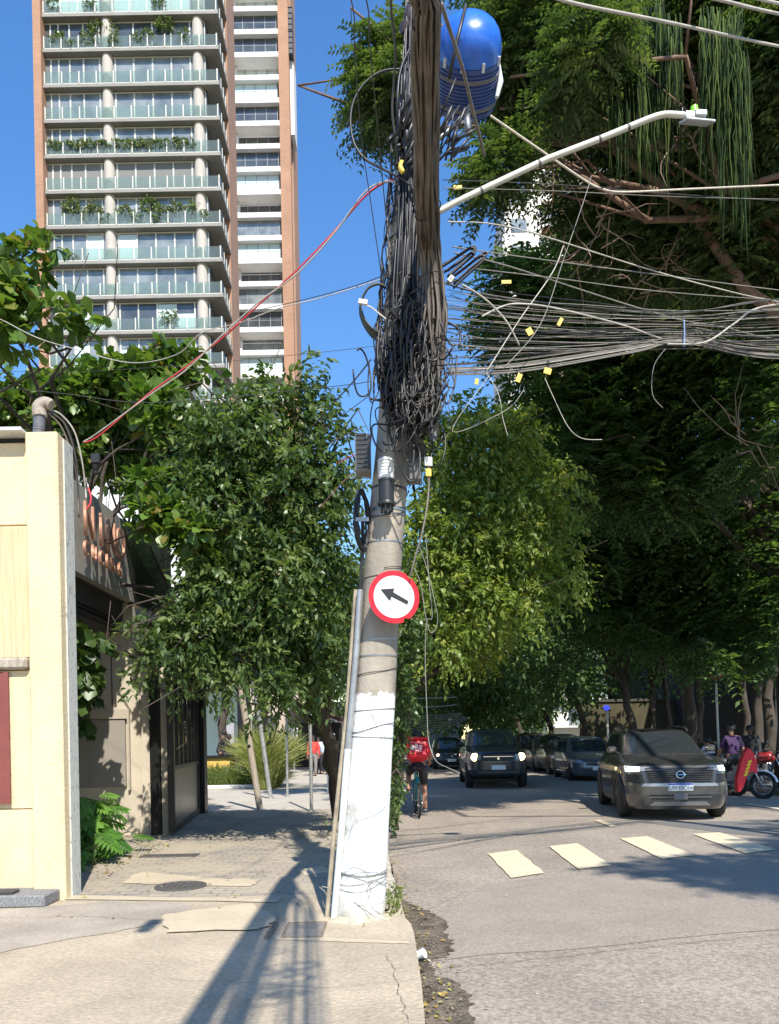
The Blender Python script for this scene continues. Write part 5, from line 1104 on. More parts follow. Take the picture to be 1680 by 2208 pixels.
# B: sunlit tree over the road behind the pole, reaching down the kerb
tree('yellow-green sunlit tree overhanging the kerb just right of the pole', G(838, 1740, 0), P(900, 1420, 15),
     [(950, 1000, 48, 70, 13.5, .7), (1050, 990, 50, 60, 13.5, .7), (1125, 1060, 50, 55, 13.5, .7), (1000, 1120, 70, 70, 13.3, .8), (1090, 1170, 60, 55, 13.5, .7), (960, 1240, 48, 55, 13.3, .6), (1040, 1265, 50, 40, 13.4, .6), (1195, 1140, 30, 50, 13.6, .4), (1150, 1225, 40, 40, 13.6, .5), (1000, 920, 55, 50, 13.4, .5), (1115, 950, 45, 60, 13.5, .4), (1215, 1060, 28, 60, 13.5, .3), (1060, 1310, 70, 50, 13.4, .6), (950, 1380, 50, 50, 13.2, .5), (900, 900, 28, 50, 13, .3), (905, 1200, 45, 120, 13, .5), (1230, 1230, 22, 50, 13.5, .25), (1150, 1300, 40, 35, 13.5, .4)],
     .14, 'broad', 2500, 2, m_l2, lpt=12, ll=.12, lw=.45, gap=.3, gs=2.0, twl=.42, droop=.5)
tree('low feathery lime green tree under the sunlit tree at the start of the shade', (-.2, 17.5, 0), P(900, 1440, 17), [(985, 1340, 75, 50, 16, .8), (1030, 1390, 55, 38, 16, .7), (950, 1400, 65, 45, 16, .7), (930, 1330, 40, 60, 16, .6)],
     .06, 'frond', 520, 3, leafmat('leaf_lime', [(.12, .17, .02), (.24, .28, .03), (.34, .36, .05)], .5, .4), fl=.5, gap=.1)
tr_h = thing('hedge', 'tall narrow leafy shrub growing along the kerb beside the pole foot', 'shrub', G(858, 1790, 0)); rng = np.random.default_rng(7)
C, Rr = pblobs([(866, 1420, 20, 55, 11.5, .3), (874, 1500, 18, 50, 11.8, .3), (858, 1590, 10, 60, 12, .2), (850, 1680, 8, 50, 12, .2), (846, 1745, 10, 38, 11.5, .2), (890, 1380, 34, 40, 11.8, .3), (868, 1340, 30, 45, 11.5, .3), (852, 1640, 8, 110, 12.4, .2)])
limbs(rng, G(856, 1790, 0), P(868, 1600, 12), C, .03, m_bark, tr_h, name='stem', sub=1, tip=.006); broad_crown(rng, C, Rr, 420, 9, .10, .5, m_l1, tr_h, name='foliage', twl=.16, gap=.05)
# C: sea almond with big leaves on the left
tree('sea almond tree with big glossy leaves spreading over the restaurant from the left', (-5.8, 12.8, 0), (-5.3, 12.2, 3.6),
     [(15, 640, 38, 55, 8.6, .3), (60, 560, 34, 22, 8.7, .2), (120, 690, 62, 16, 8.8, .25), (10, 720, 34, 34, 8.6, .3), (128, 530, 18, 14, 8.8, .15), (60, 880, 95, 50, 12.2, .6), (180, 850, 90, 45, 12.2, .5), (280, 815, 80, 33, 12, .45), (370, 785, 70, 25, 12, .35), (20, 900, 90, 50, 12.4, .6), (230, 930, 70, 55, 12.6, .5),
      (190, 975, 60, 40, 12.4, .4), (318, 1050, 34, 24, 10.4, .3), (365, 1115, 62, 28, 10.0, .3), (410, 1150, 45, 25, 9.8, .3), (400, 800, 60, 15, 12, .25), (120, 930, 80, 40, 12.6, .5), (340, 880, 40, 50, 10.6, .4)],
     .13, 'broad', 1500, 4, m_l3, lpt=8, ll=.21, lw=.56, shape='oval', gap=.05, twl=.16, droop=.15, shell=.6, sub=2)
tree('dark leafy tree in the shade behind the sea almond', (-5.4, 17, 0), (-5.0, 16, 3),
     [(260, 985, 80, 50, 14.2, 1.0), (390, 1010, 50, 70, 13.5, .9), (200, 945, 70, 40, 14, .8), (455, 1230, 30, 90, 13, .5), (380, 940, 50, 30, 13.6, .6)], .14, 'broad', 1200, 14, m_l1, lpt=11, ll=.16, lw=.5, gap=.0, twl=.4)
# big dark leaves hanging in the entrance shade and philodendron at the wall foot
t = thing('climbing_plant', 'large dark heart-shaped leaves hanging in the shade between the yellow pillar and the doors', 'plant', (-4.9, 10.6, 0)); rng = np.random.default_rng(9)
C, Rr = pblobs([(165, 1430, 45, 70, 10.2, .3), (160, 1500, 40, 60, 10.2, .3), (185, 1380, 35, 30, 10.2, .3)])
broad_crown(rng, C, Rr, 70, 5, .26, .75, leafmat('leaf_big_dark', [(.02, .05, .015), (.05, .09, .02), (.08, .13, .03)], .4, .2), t, name='foliage', shape='oval', twl=.1, droop=.9)
b = MB(); b.tube([(-5.0, 11.0, 0), (-4.95, 10.7, 1.6), (-4.6, 10.3, 2.9)], .03, 7); b.build('stem', m_bark, t, smooth=2)
def philodendron(label, cx_, cy_, n, w_, h, seed, depth=.7, size=.5):
    rng = np.random.default_rng(seed); g0 = G(cx_, cy_, 0); t = thing('philodendron', label, 'plant', g0)
    cs_, ds, ns_, ll, ww_, vv = [], [], [], [], [], []; st = MB()
    for i in range(n):
        az = rng.uniform(0, 6.283); el = rng.uniform(.15, 1.25); root = g0 + Vector((rng.uniform(-.25, .25), rng.uniform(-.2, .3), .02)); L_ = rng.uniform(.35, 1) * h
        tip = root + Vector((math.cos(az) * math.cos(el) * L_ * w_, math.sin(az) * math.cos(el) * L_ * depth, math.sin(el) * L_))
        if tip.z < .12: tip.z = .12 + rng.random() * .15
        st.tube(spline([root, root.lerp(tip, .6) + Vector((0, 0, .12)), tip], 3), .007, 5)
        d = Vector((math.cos(az), math.sin(az) - .35, -.35 + rng.uniform(-.2, .3))).normalized(); up_ = Vector((rng.normal() * .25, -.35 + rng.normal() * .2, 1)); s = d.cross(up_).normalized(); u = s.cross(d)
        S_ = size * rng.uniform(.6, 1.1) * (.55 + .45 * min(1, tip.z / .5)); v0 = rng.random()
        cs_.append(tip); ds.append(d); ns_.append(u); ll.append(S_); ww_.append(S_ * .22); vv.append(v0)
        for k in range(8):
            f = k / 7
            for sg_ in (-1, 1):
                p = tip + d * (S_ * (.02 + .75 * f)) - u * (S_ * .12 * f * f); dd = (d * (.1 + .9 * f - .55 * (1 - f)) + s * sg_ * (1.05 - .5 * f) - u * .18).normalized()
                cs_.append(p); ds.append(dd); ns_.append(u); ll.append(S_ * (.52 - .22 * abs(f - .3))); ww_.append(S_ * .15); vv.append(v0 * .8 + .1 + rng.random() * .1)
    st.build('stem', M('stem_green', (.10, .16, .05), .5), t, smooth=2)
    leaf_object('leaf', np.array([c[:] for c in cs_]), np.array([c[:] for c in ds]), np.array([c[:] for c in ns_]), np.array(ll), np.array(ww_), np.array(vv), leafmat('leaf_philodendron', [(.05, .13, .025), (.10, .22, .035), (.18, .32, .06)], .35, .35), t, 'lens')
philodendron('lush bright green split-leaf philodendron at the foot of the restaurant wall', 176, 1850, 120, .40, .95, 5, .45, .36)
philodendron('smaller split-leaf philodendron hugging the yellow pillar, bottom left of the lush one', 160, 1868, 34, .40, .5, 6, .4, .34)
philodendron('shaded philodendron halfway up behind the lush one', 160, 1700, 16, .6, 1.4, 8, .4, .40)
# grass beds of the plaza
def grass(label, poly, n, hh, lean, seed, mat, name='grass_clump', cat='ornamental grass', top=.0, kind=None):
    rng = np.random.default_rng(seed); xs = [p[0] for p in poly]; ys = [p[1] for p in poly]
    p = np.stack([rng.uniform(min(xs), max(xs), n), rng.uniform(min(ys), max(ys), n), np.full(n, top)], 1)
    d = np.stack([rng.normal(size=n) * lean, rng.normal(size=n) * lean, np.ones(n)], 1); L_ = rng.uniform(.55, 1.1, n) * hh
    d = nrm(d); q = p + d * (L_ * .55)[:, None]; d2 = nrm(d * np.array([1, 1, .7]) + np.stack([d[:, 0] * 1.6, d[:, 1] * 1.6, -.15 * np.ones(n)], 1))
    C_ = np.concatenate([p, q]); D_ = np.concatenate([d, d2]); v = rng.random(n)
    o = leaf_object(name, C_, D_, np.tile(rng.normal(size=(n, 3)) + np.array([0, -1, .2]), (2, 1)), np.concatenate([L_ * .62, L_ * .5]), np.full(2 * n, .022), np.concatenate([v, v]), mat)
    tag(o, label, cat, kind=kind); return o
m_gr = leafmat('grass_blades', [(.07, .11, .025), (.13, .18, .04), (.24, .26, .08)], .5, .35)
m_gr2 = leafmat('grass_blades_light', [(.16, .20, .05), (.28, .30, .09), (.40, .38, .15)], .5, .4)
a = G(440, 1701, 0); c = G(540, 1701, 0)
grass('dark green bed of long grass behind the white kerb beyond the gate', [(a.x - 2, a.y + .2), (c.x + .1, a.y + 2.2)], 2600, .85, .35, 1, m_gr)
grass('pale tufts of striped grass beside the leaning posts', [(G(548, 1700, 0).x, a.y + .1), (G(590, 1700, 0).x, a.y + 1.4)], 900, .75, .55, 2, m_gr2)
grass('tall bright feathery grass clump behind the thin grey post', [(G(592, 1690, 0).x, 22.5), (G(640, 1680, 0).x, 24.5)], 2600, 1.9, .22, 3, m_gr2, name='feathery_grass')
b = MB(); b.bx(a.x - 2, c.x + .15, a.y, a.y + .14, 0, .10, bev=.01); b.build('planter_kerb', m_wht, None, label='low white kerb edging the grass bed', cat='kerb edging')
# weeds and rubble at the tree foot
grass('small weeds sprouting by the foot of the painted pole', [(-.05, 6.1), (.06, 7.3)], 60, .10, .6, 4, m_gr, name='weeds', cat='weed', kind='stuff')
rng = np.random.default_rng(3); t = thing('tree_stump', 'low root flare and rubble ringed by weeds at the foot of the leaning trunk', 'tree stump', G(735, 1790, 0)); g = G(728, 1800, 0)
b = MB()
for i in range(26): s_ = rng.uniform(.03, .12); b.box((g.x + rng.normal() * .22, g.y + rng.normal() * .3, s_ * .4), (s_ * 1.5, s_, s_), rz=rng.random() * 3, rx=rng.random(), bev=s_ * .2)
b.build('rubble', m_oldc, t)
C = np.array([[g.x, g.y, .12]]); broad_crown(rng, C, np.array([[.3, .35, .12]]), 50, 8, .07, .5, m_l1, t, name='weeds', twl=.1)

# right side: feathery trees. 1 = the big one whose crown roofs the road
BR = m_bark2
tree('huge feathery tree spreading over the top right of the street, with brown forked limbs', (9.6, 11.5, 0), (8.2, 11.5, 6.2),
     [(820, 165, 42, 45, 12, .7), (835, 225, 55, 45, 12, .7), (870, 120, 45, 30, 12, .6), (1110, 60, 70, 80, 11.0, .9), (1180, 130, 75, 60, 11.2, .9), (1250, 70, 90, 70, 11.5, 1.0), (1130, 200, 60, 45, 11.5, .8), (1090, 340, 50, 30, 11.2, .6), (1060, 395, 40, 28, 11.2, .5), (1220, 260, 90, 45, 12, .9), (1330, 190, 90, 70, 12, 1), (1370, 290, 70, 36, 12.5, .9),
      (1430, 90, 110, 90, 11.5, 1.2), (1560, 60, 110, 80, 11, 1.2), (1640, 220, 90, 90, 10.5, 1.0), (1500, 230, 110, 80, 11.8, 1.2), (1450, 350, 120, 60, 12.4, 1.1), (1600, 380, 110, 90, 11.5, 1.2), (1235, 440, 40, 24, 13, .6), (1350, 450, 80, 45, 13, 1.0),
      (1300, 560, 80, 50, 13.5, 1.0), (1450, 500, 130, 90, 13, 1.2), (1620, 560, 120, 110, 12, 1.2), (1700, 80, 90, 110, 10, 1.2), (1260, 130, 60, 60, 9.5, .8)],
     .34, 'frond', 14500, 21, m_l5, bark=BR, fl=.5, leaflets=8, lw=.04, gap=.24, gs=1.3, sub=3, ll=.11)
tree('middle feathery tree forming the dark green wall right of the cable fan', (9.8, 19, 0), (9.4, 18, 6.5),
     [(1130, 700, 90, 75, 17, 1.3), (1100, 620, 55, 50, 16.5, 1.0), (1250, 640, 110, 100, 17, 1.5), (1210, 800, 110, 110, 17, 1.5), (1370, 740, 140, 120, 17, 1.7), (1530, 720, 150, 140, 16, 1.8), (1350, 900, 150, 110, 17.5, 1.7), (1500, 900, 150, 130, 17, 1.8), (1640, 880, 120, 160, 15, 1.5), (1240, 940, 110, 90, 17, 1.3), (1190, 1000, 60, 60, 16, .9), (1640, 680, 100, 100, 14.5, 1.4), (1300, 1040, 110, 70, 17, 1.3), (1430, 1060, 110, 80, 17, 1.3)],
     .3, 'frond', 7600, 22, m_l4, bark=m_bark, fl=.62, leaflets=7, lw=.07, gap=.02, gs=1.1, sub=3, ll=.15)
tree('dark feathery tree low over the parked cars, nearest the speed sign', (9.7, 25, 0), (9.3, 24, 5.5),
     [(1330, 1150, 140, 100, 21, 2), (1480, 1180, 150, 110, 21, 2), (1620, 1150, 120, 150, 19, 2), (1230, 1200, 100, 90, 22, 1.8), (1290, 1310, 130, 70, 23, 2), (1430, 1330, 140, 70, 22, 2), (1590, 1340, 120, 80, 20, 1.8), (1180, 1130, 60, 60, 21, 1.2), (1680, 1300, 60, 160, 18, 1.5), (1548, 1425, 50, 45, 18.5, .8)],
     .26, 'frond', 4600, 23, m_l4, fl=.75, leaflets=6, lw=.10, gap=.0, gs=.9, sub=3, ll=.19)
def far_tree(label, X, D, z0_, z1_, w_, n, seed, r0=.2, ll=.30, lx=0, g='trees lining the far part of the street'):
    bl = []; rg = np.random.default_rng(seed)
    for i in range(7): bl.append((X + lx + rg.uniform(-w_, w_) * .6, D + rg.uniform(-w_, w_) * .6, rg.uniform(z0_ + 1, z1_ - 1), w_ * .55, w_ * .55, (z1_ - z0_) * .25))
    tree(label, (X, D, 0), (X + lx * .3, D, z0_ + .8), bl, r0, 'broad', n, seed, m_l4, lpt=9, ll=ll, lw=.5, gap=.0, pix=False, group=g, sub=2, twl=.7, gs=.6)
far_tree('shady street tree above the parked cars, nearest of the far row', 9.9, 30, 3.3, 12, 4.6, 2200, 31, lx=-3)
far_tree('shady street tree behind the speed sign pole on the far pavement', 10.6, 21.5, 2.9, 9, 2.6, 900, 39, r0=.2, ll=.22)
far_tree('shady street tree second in the far row on the right', 9.8, 37, 3.2, 12, 4.8, 2000, 32, lx=-3.5)
far_tree('shady street tree third in the far row on the right', 9.9, 45, 3.2, 12, 5.2, 1900, 33, lx=-4, ll=.36)
far_tree('shady street tree fourth in the far row on the right', 9.9, 56, 3.4, 13, 5, 1300, 34, lx=-3, ll=.42)
far_tree('shady street tree at the far right end of the street', 9.8, 72, 3.6, 14, 6, 1300, 35, lx=-3, ll=.5)
far_tree('shady street tree on the left kerb beyond the cyclist', -1.0, 33, 3.2, 9.5, 4.0, 1500, 36, lx=2.2, ll=.3)
far_tree('shady street tree on the left kerb far down the street', -1.0, 48, 3.4, 11, 4.5, 1200, 37, lx=2, ll=.4)
far_tree('shady street tree on the left kerb at the far end', -1.0, 68, 3.6, 13, 6, 1200, 38, lx=3, ll=.5)
far_tree('tree behind the dark shopfront on the left side', -7, 62, 4, 14, 6, 1000, 40, ll=.45)
far_tree('tree crown rising over the cafe roof on the left side', -6.2, 29, 4.6, 8, 3, 900, 41, ll=.25)
far_tree('broad dark tree closing the view at the end of the street', 3.5, 92, 2.5, 14, 8, 1500, 42, r0=.3, ll=.7)
far_tree('dense tree hiding the lower floors of the pale apartment block', 15, 60, 2.5, 15, 7, 1500, 44, r0=.25, ll=.5)
far_tree('dense tree between the olive wall and the pale apartment block', 22, 52, 3.4, 14, 6, 1200, 45, r0=.25, ll=.5)
far_tree('broad dark tree at the right of the end of the street', 13, 88, 2.0, 14, 7, 1300, 43, r0=.3, ll=.7)
for i, (x, d, r) in enumerate(((12.9, 38, .2), (11.8, 33, .15), (12.0, 30, .16), (12.4, 27, .14), (13.4, 28, .2))):
    far_tree('%s from the left of the five slender shaded trees behind the kerb row' % ('first', 'second', 'third', 'fourth', 'last')[i], x, d, 4.2, 11, 2.8, 420, 60 + i, r0=r, ll=.34, g='slender trees behind the right hand row')
# tree standing right of the viewer whose crown shades the crossing
tree('tree rising out of view on the near right whose crown shades the crossing', (9.8, 1.5, 0), (8.8, 1.2, 6.5), [(7.2, -.6, 10, 1.5, 1.0, .8), (9.2, -.2, 10.2, 1.8, 1.4, 1.1), (6.2, -.3, 10, 1.0, .6, .6), (10.5, 2.0, 10, 2.2, 2.2, 1.5), (8.6, .4, 10.6, 1.4, 1.0, .7), (7.0, -1.9, 11, 1.0, .7, .6), (12.0, 7.6, 10.6, 2.0, 1.8, 1.3), (10.6, 6.9, 11.2, 1.3, 1.3, 1.0), (5.0, 12.6, 14.3, 2.2, 1.4, .9), (2.6, 12.2, 14.0, 1.5, 1.2, .7)],  # outlying crown masses added out of view to shade road and motorcycles
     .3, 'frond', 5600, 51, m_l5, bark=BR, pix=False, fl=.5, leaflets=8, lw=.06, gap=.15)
# hanging epiphyte strands in the top right
def strands(label, bl, n, seed, L0, L1):
    rng = random.Random(seed); t = thing('hanging_cactus', label, 'hanging plant', P(bl[0][0], bl[0][1], bl[0][4])); b = [MB(), MB(), MB()]
    for i in range(n):
        x, y, rx, ry, D, rd = rng.choice(bl); p = P(x + rng.uniform(-rx, rx), y + rng.uniform(-ry, ry), D + rng.uniform(-rd, rd)); L_ = rng.uniform(L0, L1) * (1 - .5 * rng.random() ** 3); pts = [p]
        dx, dy = rng.gauss(0, .006), rng.gauss(0, .006)
        for k in range(1, 7): pts.append(p + Vector((dx * k + rng.gauss(0, .016), dy * k, -L_ * k / 6)))
        b[i % 3].tube(pts, [.008] * 5 + [.006, .002], 3)
    for q, c in zip(b, ((.035, .065, .018), (.085, .12, .03), (.015, .03, .01))): q.build('hanging_stem', M('strand_%d' % int(c[0] * 100), c, .85, spec=.15), t, smooth=2, kind='stuff')
strands('curtain of long green rhipsalis strands hanging from a branch at the top centre right', [(1370, -10, 62, 30, 9.7, .35), (1350, 30, 40, 40, 9.7, .3), (1420, 60, 50, 40, 9.9, .3)], 380, 1, 1.1, 2.3)
strands('darker curtain of rhipsalis strands hanging over the street lamp at the right', [(1555, 60, 45, 50, 9.4, .35), (1580, 140, 35, 40, 9.4, .3)], 300, 2, 1.0, 2.3)
# bare twigs
rg = random.Random(12); bi = 0
for (x, y, D, n) in ((1480, 300, 10, 10), (1450, 570, 12, 12), (1380, 600, 12, 8), (1300, 470, 11, 8), (1600, 950, 13, 10), (1250, 560, 12, 8)):
    b = MB(); bi += 1
    for i in range(n):
        p = P(x + rg.gauss(0, 18), y + rg.gauss(0, 18), D); pts = [p]
        v = Vector((rg.gauss(0, 1), rg.gauss(0, .5), rg.gauss(0, 1))).normalized() * .16
        for k in range(5): v = (v + Vector((rg.gauss(0, .05), 0, rg.gauss(0, .05)))); pts.append(pts[-1] + v)
        b.tube(pts, [.012, .01, .008, .006, .005, .003], 5)
    b.build('bare_branch', M('twig_pale', (.28, .2, .15), .9), None, smooth=2, label='bare pale twigs ' + ('just below the lamp head', 'poking out above the cable fan on the right', 'tangled above the cable fan left of the lamp head', 'crossing the treetop under the cream rope', 'in the dark foliage under the cable fan at the right edge', 'beside the two steep thin wires')[bi - 1], cat='branch')
# ================================================================ VEHICLES
m_tyre = M('tyre_rubber', (.018, .018, .018), .8, ns=30, na=.2); m_rim = M('alloy', (.35, .35, .36), .3, .85); m_gls = M('car_glass', (.025, .03, .032), .05, spec=.9)
m_blkp = M('black_plastic', (.022, .022, .024), .5); m_chr = M('chrome', (.7, .7, .72), .15, 1.0); m_plate = M('plate_white', (.75, .76, .78), .45); m_lit = None
m_txt = M('plate_text', (.03, .03, .04), .5); m_lampg = M('lamp_glass', (.25, .26, .27), .1, spec=.9)
class Car:
    """body defined by horizontal slices: z -> front y, rear y, half width; superellipse plan"""
    def __init__(s, prof, n=5.0): s.p = np.array(prof, float); s.n = n
    def at(s, z):
        return [float(np.interp(z, s.p[:, 0], s.p[:, i])) for i in (1, 2, 3)]
    def fy(s, x, z, o=0):
        f, r, h = s.at(z); c = (f + r) / 2; hl = (r - f) / 2; u = min(.9995, abs(x) / h); return c - hl * (1 - u ** s.n) ** (1 / s.n) - o
    def sx(s, y, z, o=0):
        f, r, h = s.at(z); c = (f + r) / 2; hl = (r - f) / 2; u = min(.9995, abs(y - c) / hl); return h * (1 - u ** s.n) ** (1 / s.n) + o
    def body(s, mat, t, zmax=None, name='body'):
        b = MB(); K = 96; zs = sorted(set(list(s.p[:, 0]) + list(np.linspace(s.p[0, 0], s.p[-1, 0], 34)))); vs = []
        if zmax: zs = [z for z in zs if z <= zmax]
        for z in zs:
            f, r, h = s.at(z); c = (f + r) / 2; hl = (r - f) / 2
            for k in range(K):
                q = 6.283185 * k / K; cq, sq = math.cos(q), math.sin(q); e = 2 / s.n; vs.append((h * math.copysign(abs(cq) ** e, cq), c + hl * math.copysign(abs(sq) ** e, sq), z))
        m = len(zs); fs = [(i * K + k, i * K + (k + 1) % K, (i + 1) * K + (k + 1) % K, (i + 1) * K + k) for i in range(m - 1) for k in range(K)]
        fs += [tuple(range(K - 1, -1, -1)), tuple((m - 1) * K + k for k in range(K))]
        b.add(vs, fs); return b.build(name, mat, t, smooth=True)
    def fpatch(s, name, mat, t, fn, nu, nv, off, **kw):
        b = MB(); b.grid(lambda u, v: (lambda xz: (xz[0], s.fy(xz[0], xz[1], off), xz[1]))(fn(u, v)), nu, nv); return b.build(name, mat, t, smooth=True, **kw)
    def spatch(s, name, mat, t, side, fn, nu, nv, off, b=None):
        own = b is None; b = b or MB(); b.grid(lambda u, v: (lambda yz: (side * s.sx(yz[0], yz[1], off), yz[0], yz[1]))(fn(u, v)), nu, nv)
        return b.build(name, mat, t, smooth=True) if own else None
def wheel(t, x, y, r, w_, side, spokes=5):
    wt = MB(); wt.lathe([(r * .62, -w_ / 2), (r * .9, -w_ / 2), (r * .98, -w_ * .38), (r, -w_ * .2), (r, w_ * .2), (r * .98, w_ * .38), (r * .9, w_ / 2), (r * .62, w_ / 2)], (x, y, r), 32, Matrix.Rotation(R(90), 4, 'Y'))
    o = wt.build('wheel', m_tyre, t, smooth=True)
    rm = MB(); X_ = x + side * w_ * .42
    rm.lathe([(r * .1, 0), (r * .12, .015)], (X_, y, r), 16, Matrix.Rotation(R(90) * side, 4, 'Y')); rm.lathe([(r * .60, -.02), (r * .63, .0), (r * .60, .012), (r * .56, -.01)], (X_, y, r), 32, Matrix.Rotation(R(90) * side, 4, 'Y'))
    for k in range(spokes):
        q = 6.283 * k / spokes; rm.box((X_, y + math.cos(q) * r * .34, r + math.sin(q) * r * .34), (.018, r * .56, r * .13), rx=q)
    rm.build('rim', m_rim, o); return o
def quadfn(p00, p10, p11, p01):
    def f(u, v): 
        a = [(1 - u) * p00[i] + u * p10[i] for i in (0, 1)]; c = [(1 - u) * p01[i] + u * p11[i] for i in (0, 1)]; return ((1 - v) * a[0] + v * c[0], (1 - v) * a[1] + v * c[1])
    return f
def carkit(label, name, cat, car, paint, L_, wb, r, track, belt, roofz, plate, suv=False, lit=None, detail=True, group=None, windows=3, plate_z=.45):
    t = thing(name, label, cat, (0, 0, 0), group); car.body(paint, t)
    hw = car.at(.6)[2]
    # wheels and arches
    for y in wb:
        for sd_ in (-1, 1):
            b = MB(); ra = r * 1.17
            b.add([(sd_ * (car.sx(y, r, .004)), y, r)] + [(sd_ * (car.sx(y + ra * math.cos(q), max(car.p[0, 0], r + ra * math.sin(q)), .004)), y + ra * math.cos(q), max(car.p[0, 0], r + ra * math.sin(q))) for q in np.linspace(0, 6.283, 30)], [(0, i, i + 1) for i in range(1, 30)])
            b.build('wheel_arch', m_blkp, t)
            if suv:
                b = MB(); b.tube([(sd_ * (car.sx(y + ra * math.cos(q), max(.3, r + ra * math.sin(q)), .002)), y + ra * math.cos(q), max(.24, r + ra * math.sin(q))) for q in np.linspace(-.3, 3.44, 22)], .035, 6); b.build('arch_trim', m_blkp, t, smooth=2)
            wheel(t, sd_ * (track / 2), y, r, .22, sd_)
    b = MB(); b.box((0, (wb[0] + wb[1]) / 2, .22), (track - .25, wb[1] - wb[0], .1)); b.build('underbody', m_blkp, t)
    # glass
    fb, ft = belt + .03, roofz - .075
    hb, ht = car.at(fb)[2], car.at(ft)[2]
    car.fpatch('windscreen', m_gls, t, quadfn((-hb * .91, fb), (hb * .91, fb), (ht * .88, ft), (-ht * .88, ft)), 18, 6, .008)
    for sd_ in (-1, 1):
        f0, r0, _ = car.at(fb); f1, r1, _ = car.at(ft); n = windows
        for i in range(n):
            a0 = f0 + .42 + (r0 - f0 - .75) * i / n; a1 = f0 + .42 + (r0 - f0 - .75) * (i + 1) / n - .06; c0 = f1 + .22 + (r1 - f1 - .5) * i / n; c1 = f1 + .22 + (r1 - f1 - .5) * (i + 1) / n - .06
            car.spatch('side_window', m_gls, t, sd_, quadfn((a0, fb + .01), (a1, fb + .01), (c1, ft), (c0, ft)), 6, 4, .006)
        car.spatch('door_seam', m_blkp, t, sd_, quadfn((wb[0] + .62, .3), (wb[0] + .63, .3), (wb[0] + .63, belt), (wb[0] + .62, belt)), 1, 8, .003)
        car.spatch('sill_trim', m_blkp, t, sd_, quadfn((wb[0] + r * 1.2, .24), (wb[1] - r * 1.2, .24), (wb[1] - r * 1.2, .36), (wb[0] + r * 1.2, .36)), 8, 1, .006)
        my = f0 + .48; b = MB(); mx_ = car.sx(my, belt, 0)
        b.box((sd_ * (mx_ + .13), my, belt + .10), (.17, .12, .13), bev=.035); mo = b.build('mirror', m_blkp if not suv else paint, t, smooth=True)
        b = MB(); b.tube([(sd_ * (mx_ - .03), my + .03, belt + .02), (sd_ * (mx_ + .08), my, belt + .06)], .022, 6); b.build('mirror_arm', m_blkp, mo)
        for yh in ((wb[0] + 1.15, wb[0] + 2.0) if detail else ()): b = MB(); b.box((sd_ * car.sx(yh, belt - .18, .012), yh, belt - .18), (.03, .18, .03), bev=.008); b.build('door_handle', paint, t)
    # wipers
    b = MB(); b.tube([(-.5, car.fy(-.5, fb, .02), fb), (.05, car.fy(.05, fb + .04, .02), fb + .05)], .008, 5); b.tube([(.08, car.fy(.08, fb, .02), fb), (.6, car.fy(.6, fb + .03, .02), fb + .04)], .008, 5); b.build('wiper', m_blkp, t)
    if plate:
        y = car.fy(0, plate_z, .02); b = MB(); b.box((0, y, plate_z), (.40, .012, .13), bev=.004); pl = b.build('number_plate', m_plate, t)
        if plate != '-':
            b = MB(); b.box((0, y - .0075, plate_z + .048), (.39, .003, .028)); b.build('plate_band', M('plate_blue', (.03, .09, .45), .5), pl)
            text_mesh('plate_number', plate, .092, .001, m_txt, Matrix.Translation((0, y - .008, plate_z - .016)) @ Matrix.Rotation(R(90), 4, 'X'), pl)
    return t
def paint(name, c, rough=.28, metal=.45): return M(name, c, rough, metal, coat=.8)
def place(t, x, y, D, rz=0):
    g = G(x, y, ZR); k = (g.y - .8) / g.y; t.location = (g.x * k, g.y * k, ZR); t.rotation_euler = (0, 0, R(rz)); return t

# --- near SUV
suvp = [(.20, .10, 4.22, .83), (.26, .05, 4.27, .87), (.36, .02, 4.29, .892), (.45, 0, 4.30, .90), (.60, .0, 4.30, .90), (.80, .03, 4.29, .895), (.90, .06, 4.27, .882), (.955, .12, 4.26, .868), (.985, .22, 4.24, .85), (1.02, .42, 4.22, .83), (1.06, .72, 4.2, .805), (1.09, 1.0, 4.17, .78),
        (1.12, 1.06, 4.16, .755), (1.25, 1.32, 4.11, .72), (1.42, 1.66, 4.02, .66), (1.50, 1.83, 3.94, .625), (1.54, 1.95, 3.86, .58), (1.572, 2.15, 3.7, .50), (1.588, 2.4, 3.5, .36), (1.595, 2.8, 3.2, .15)]
sc = Car(suvp, 5.5); m_gun = paint('gunmetal_paint', (.115, .113, .110), .26, .65)
suv = carkit('gunmetal grey SUV driving toward the viewer with white headlights on, nearest vehicle', 'suv', 'car', sc, m_gun, 4.3, (.86, 3.48), .345, 1.56, 1.10, 1.575, 'UBH0C66', suv=True, plate_z=.585)
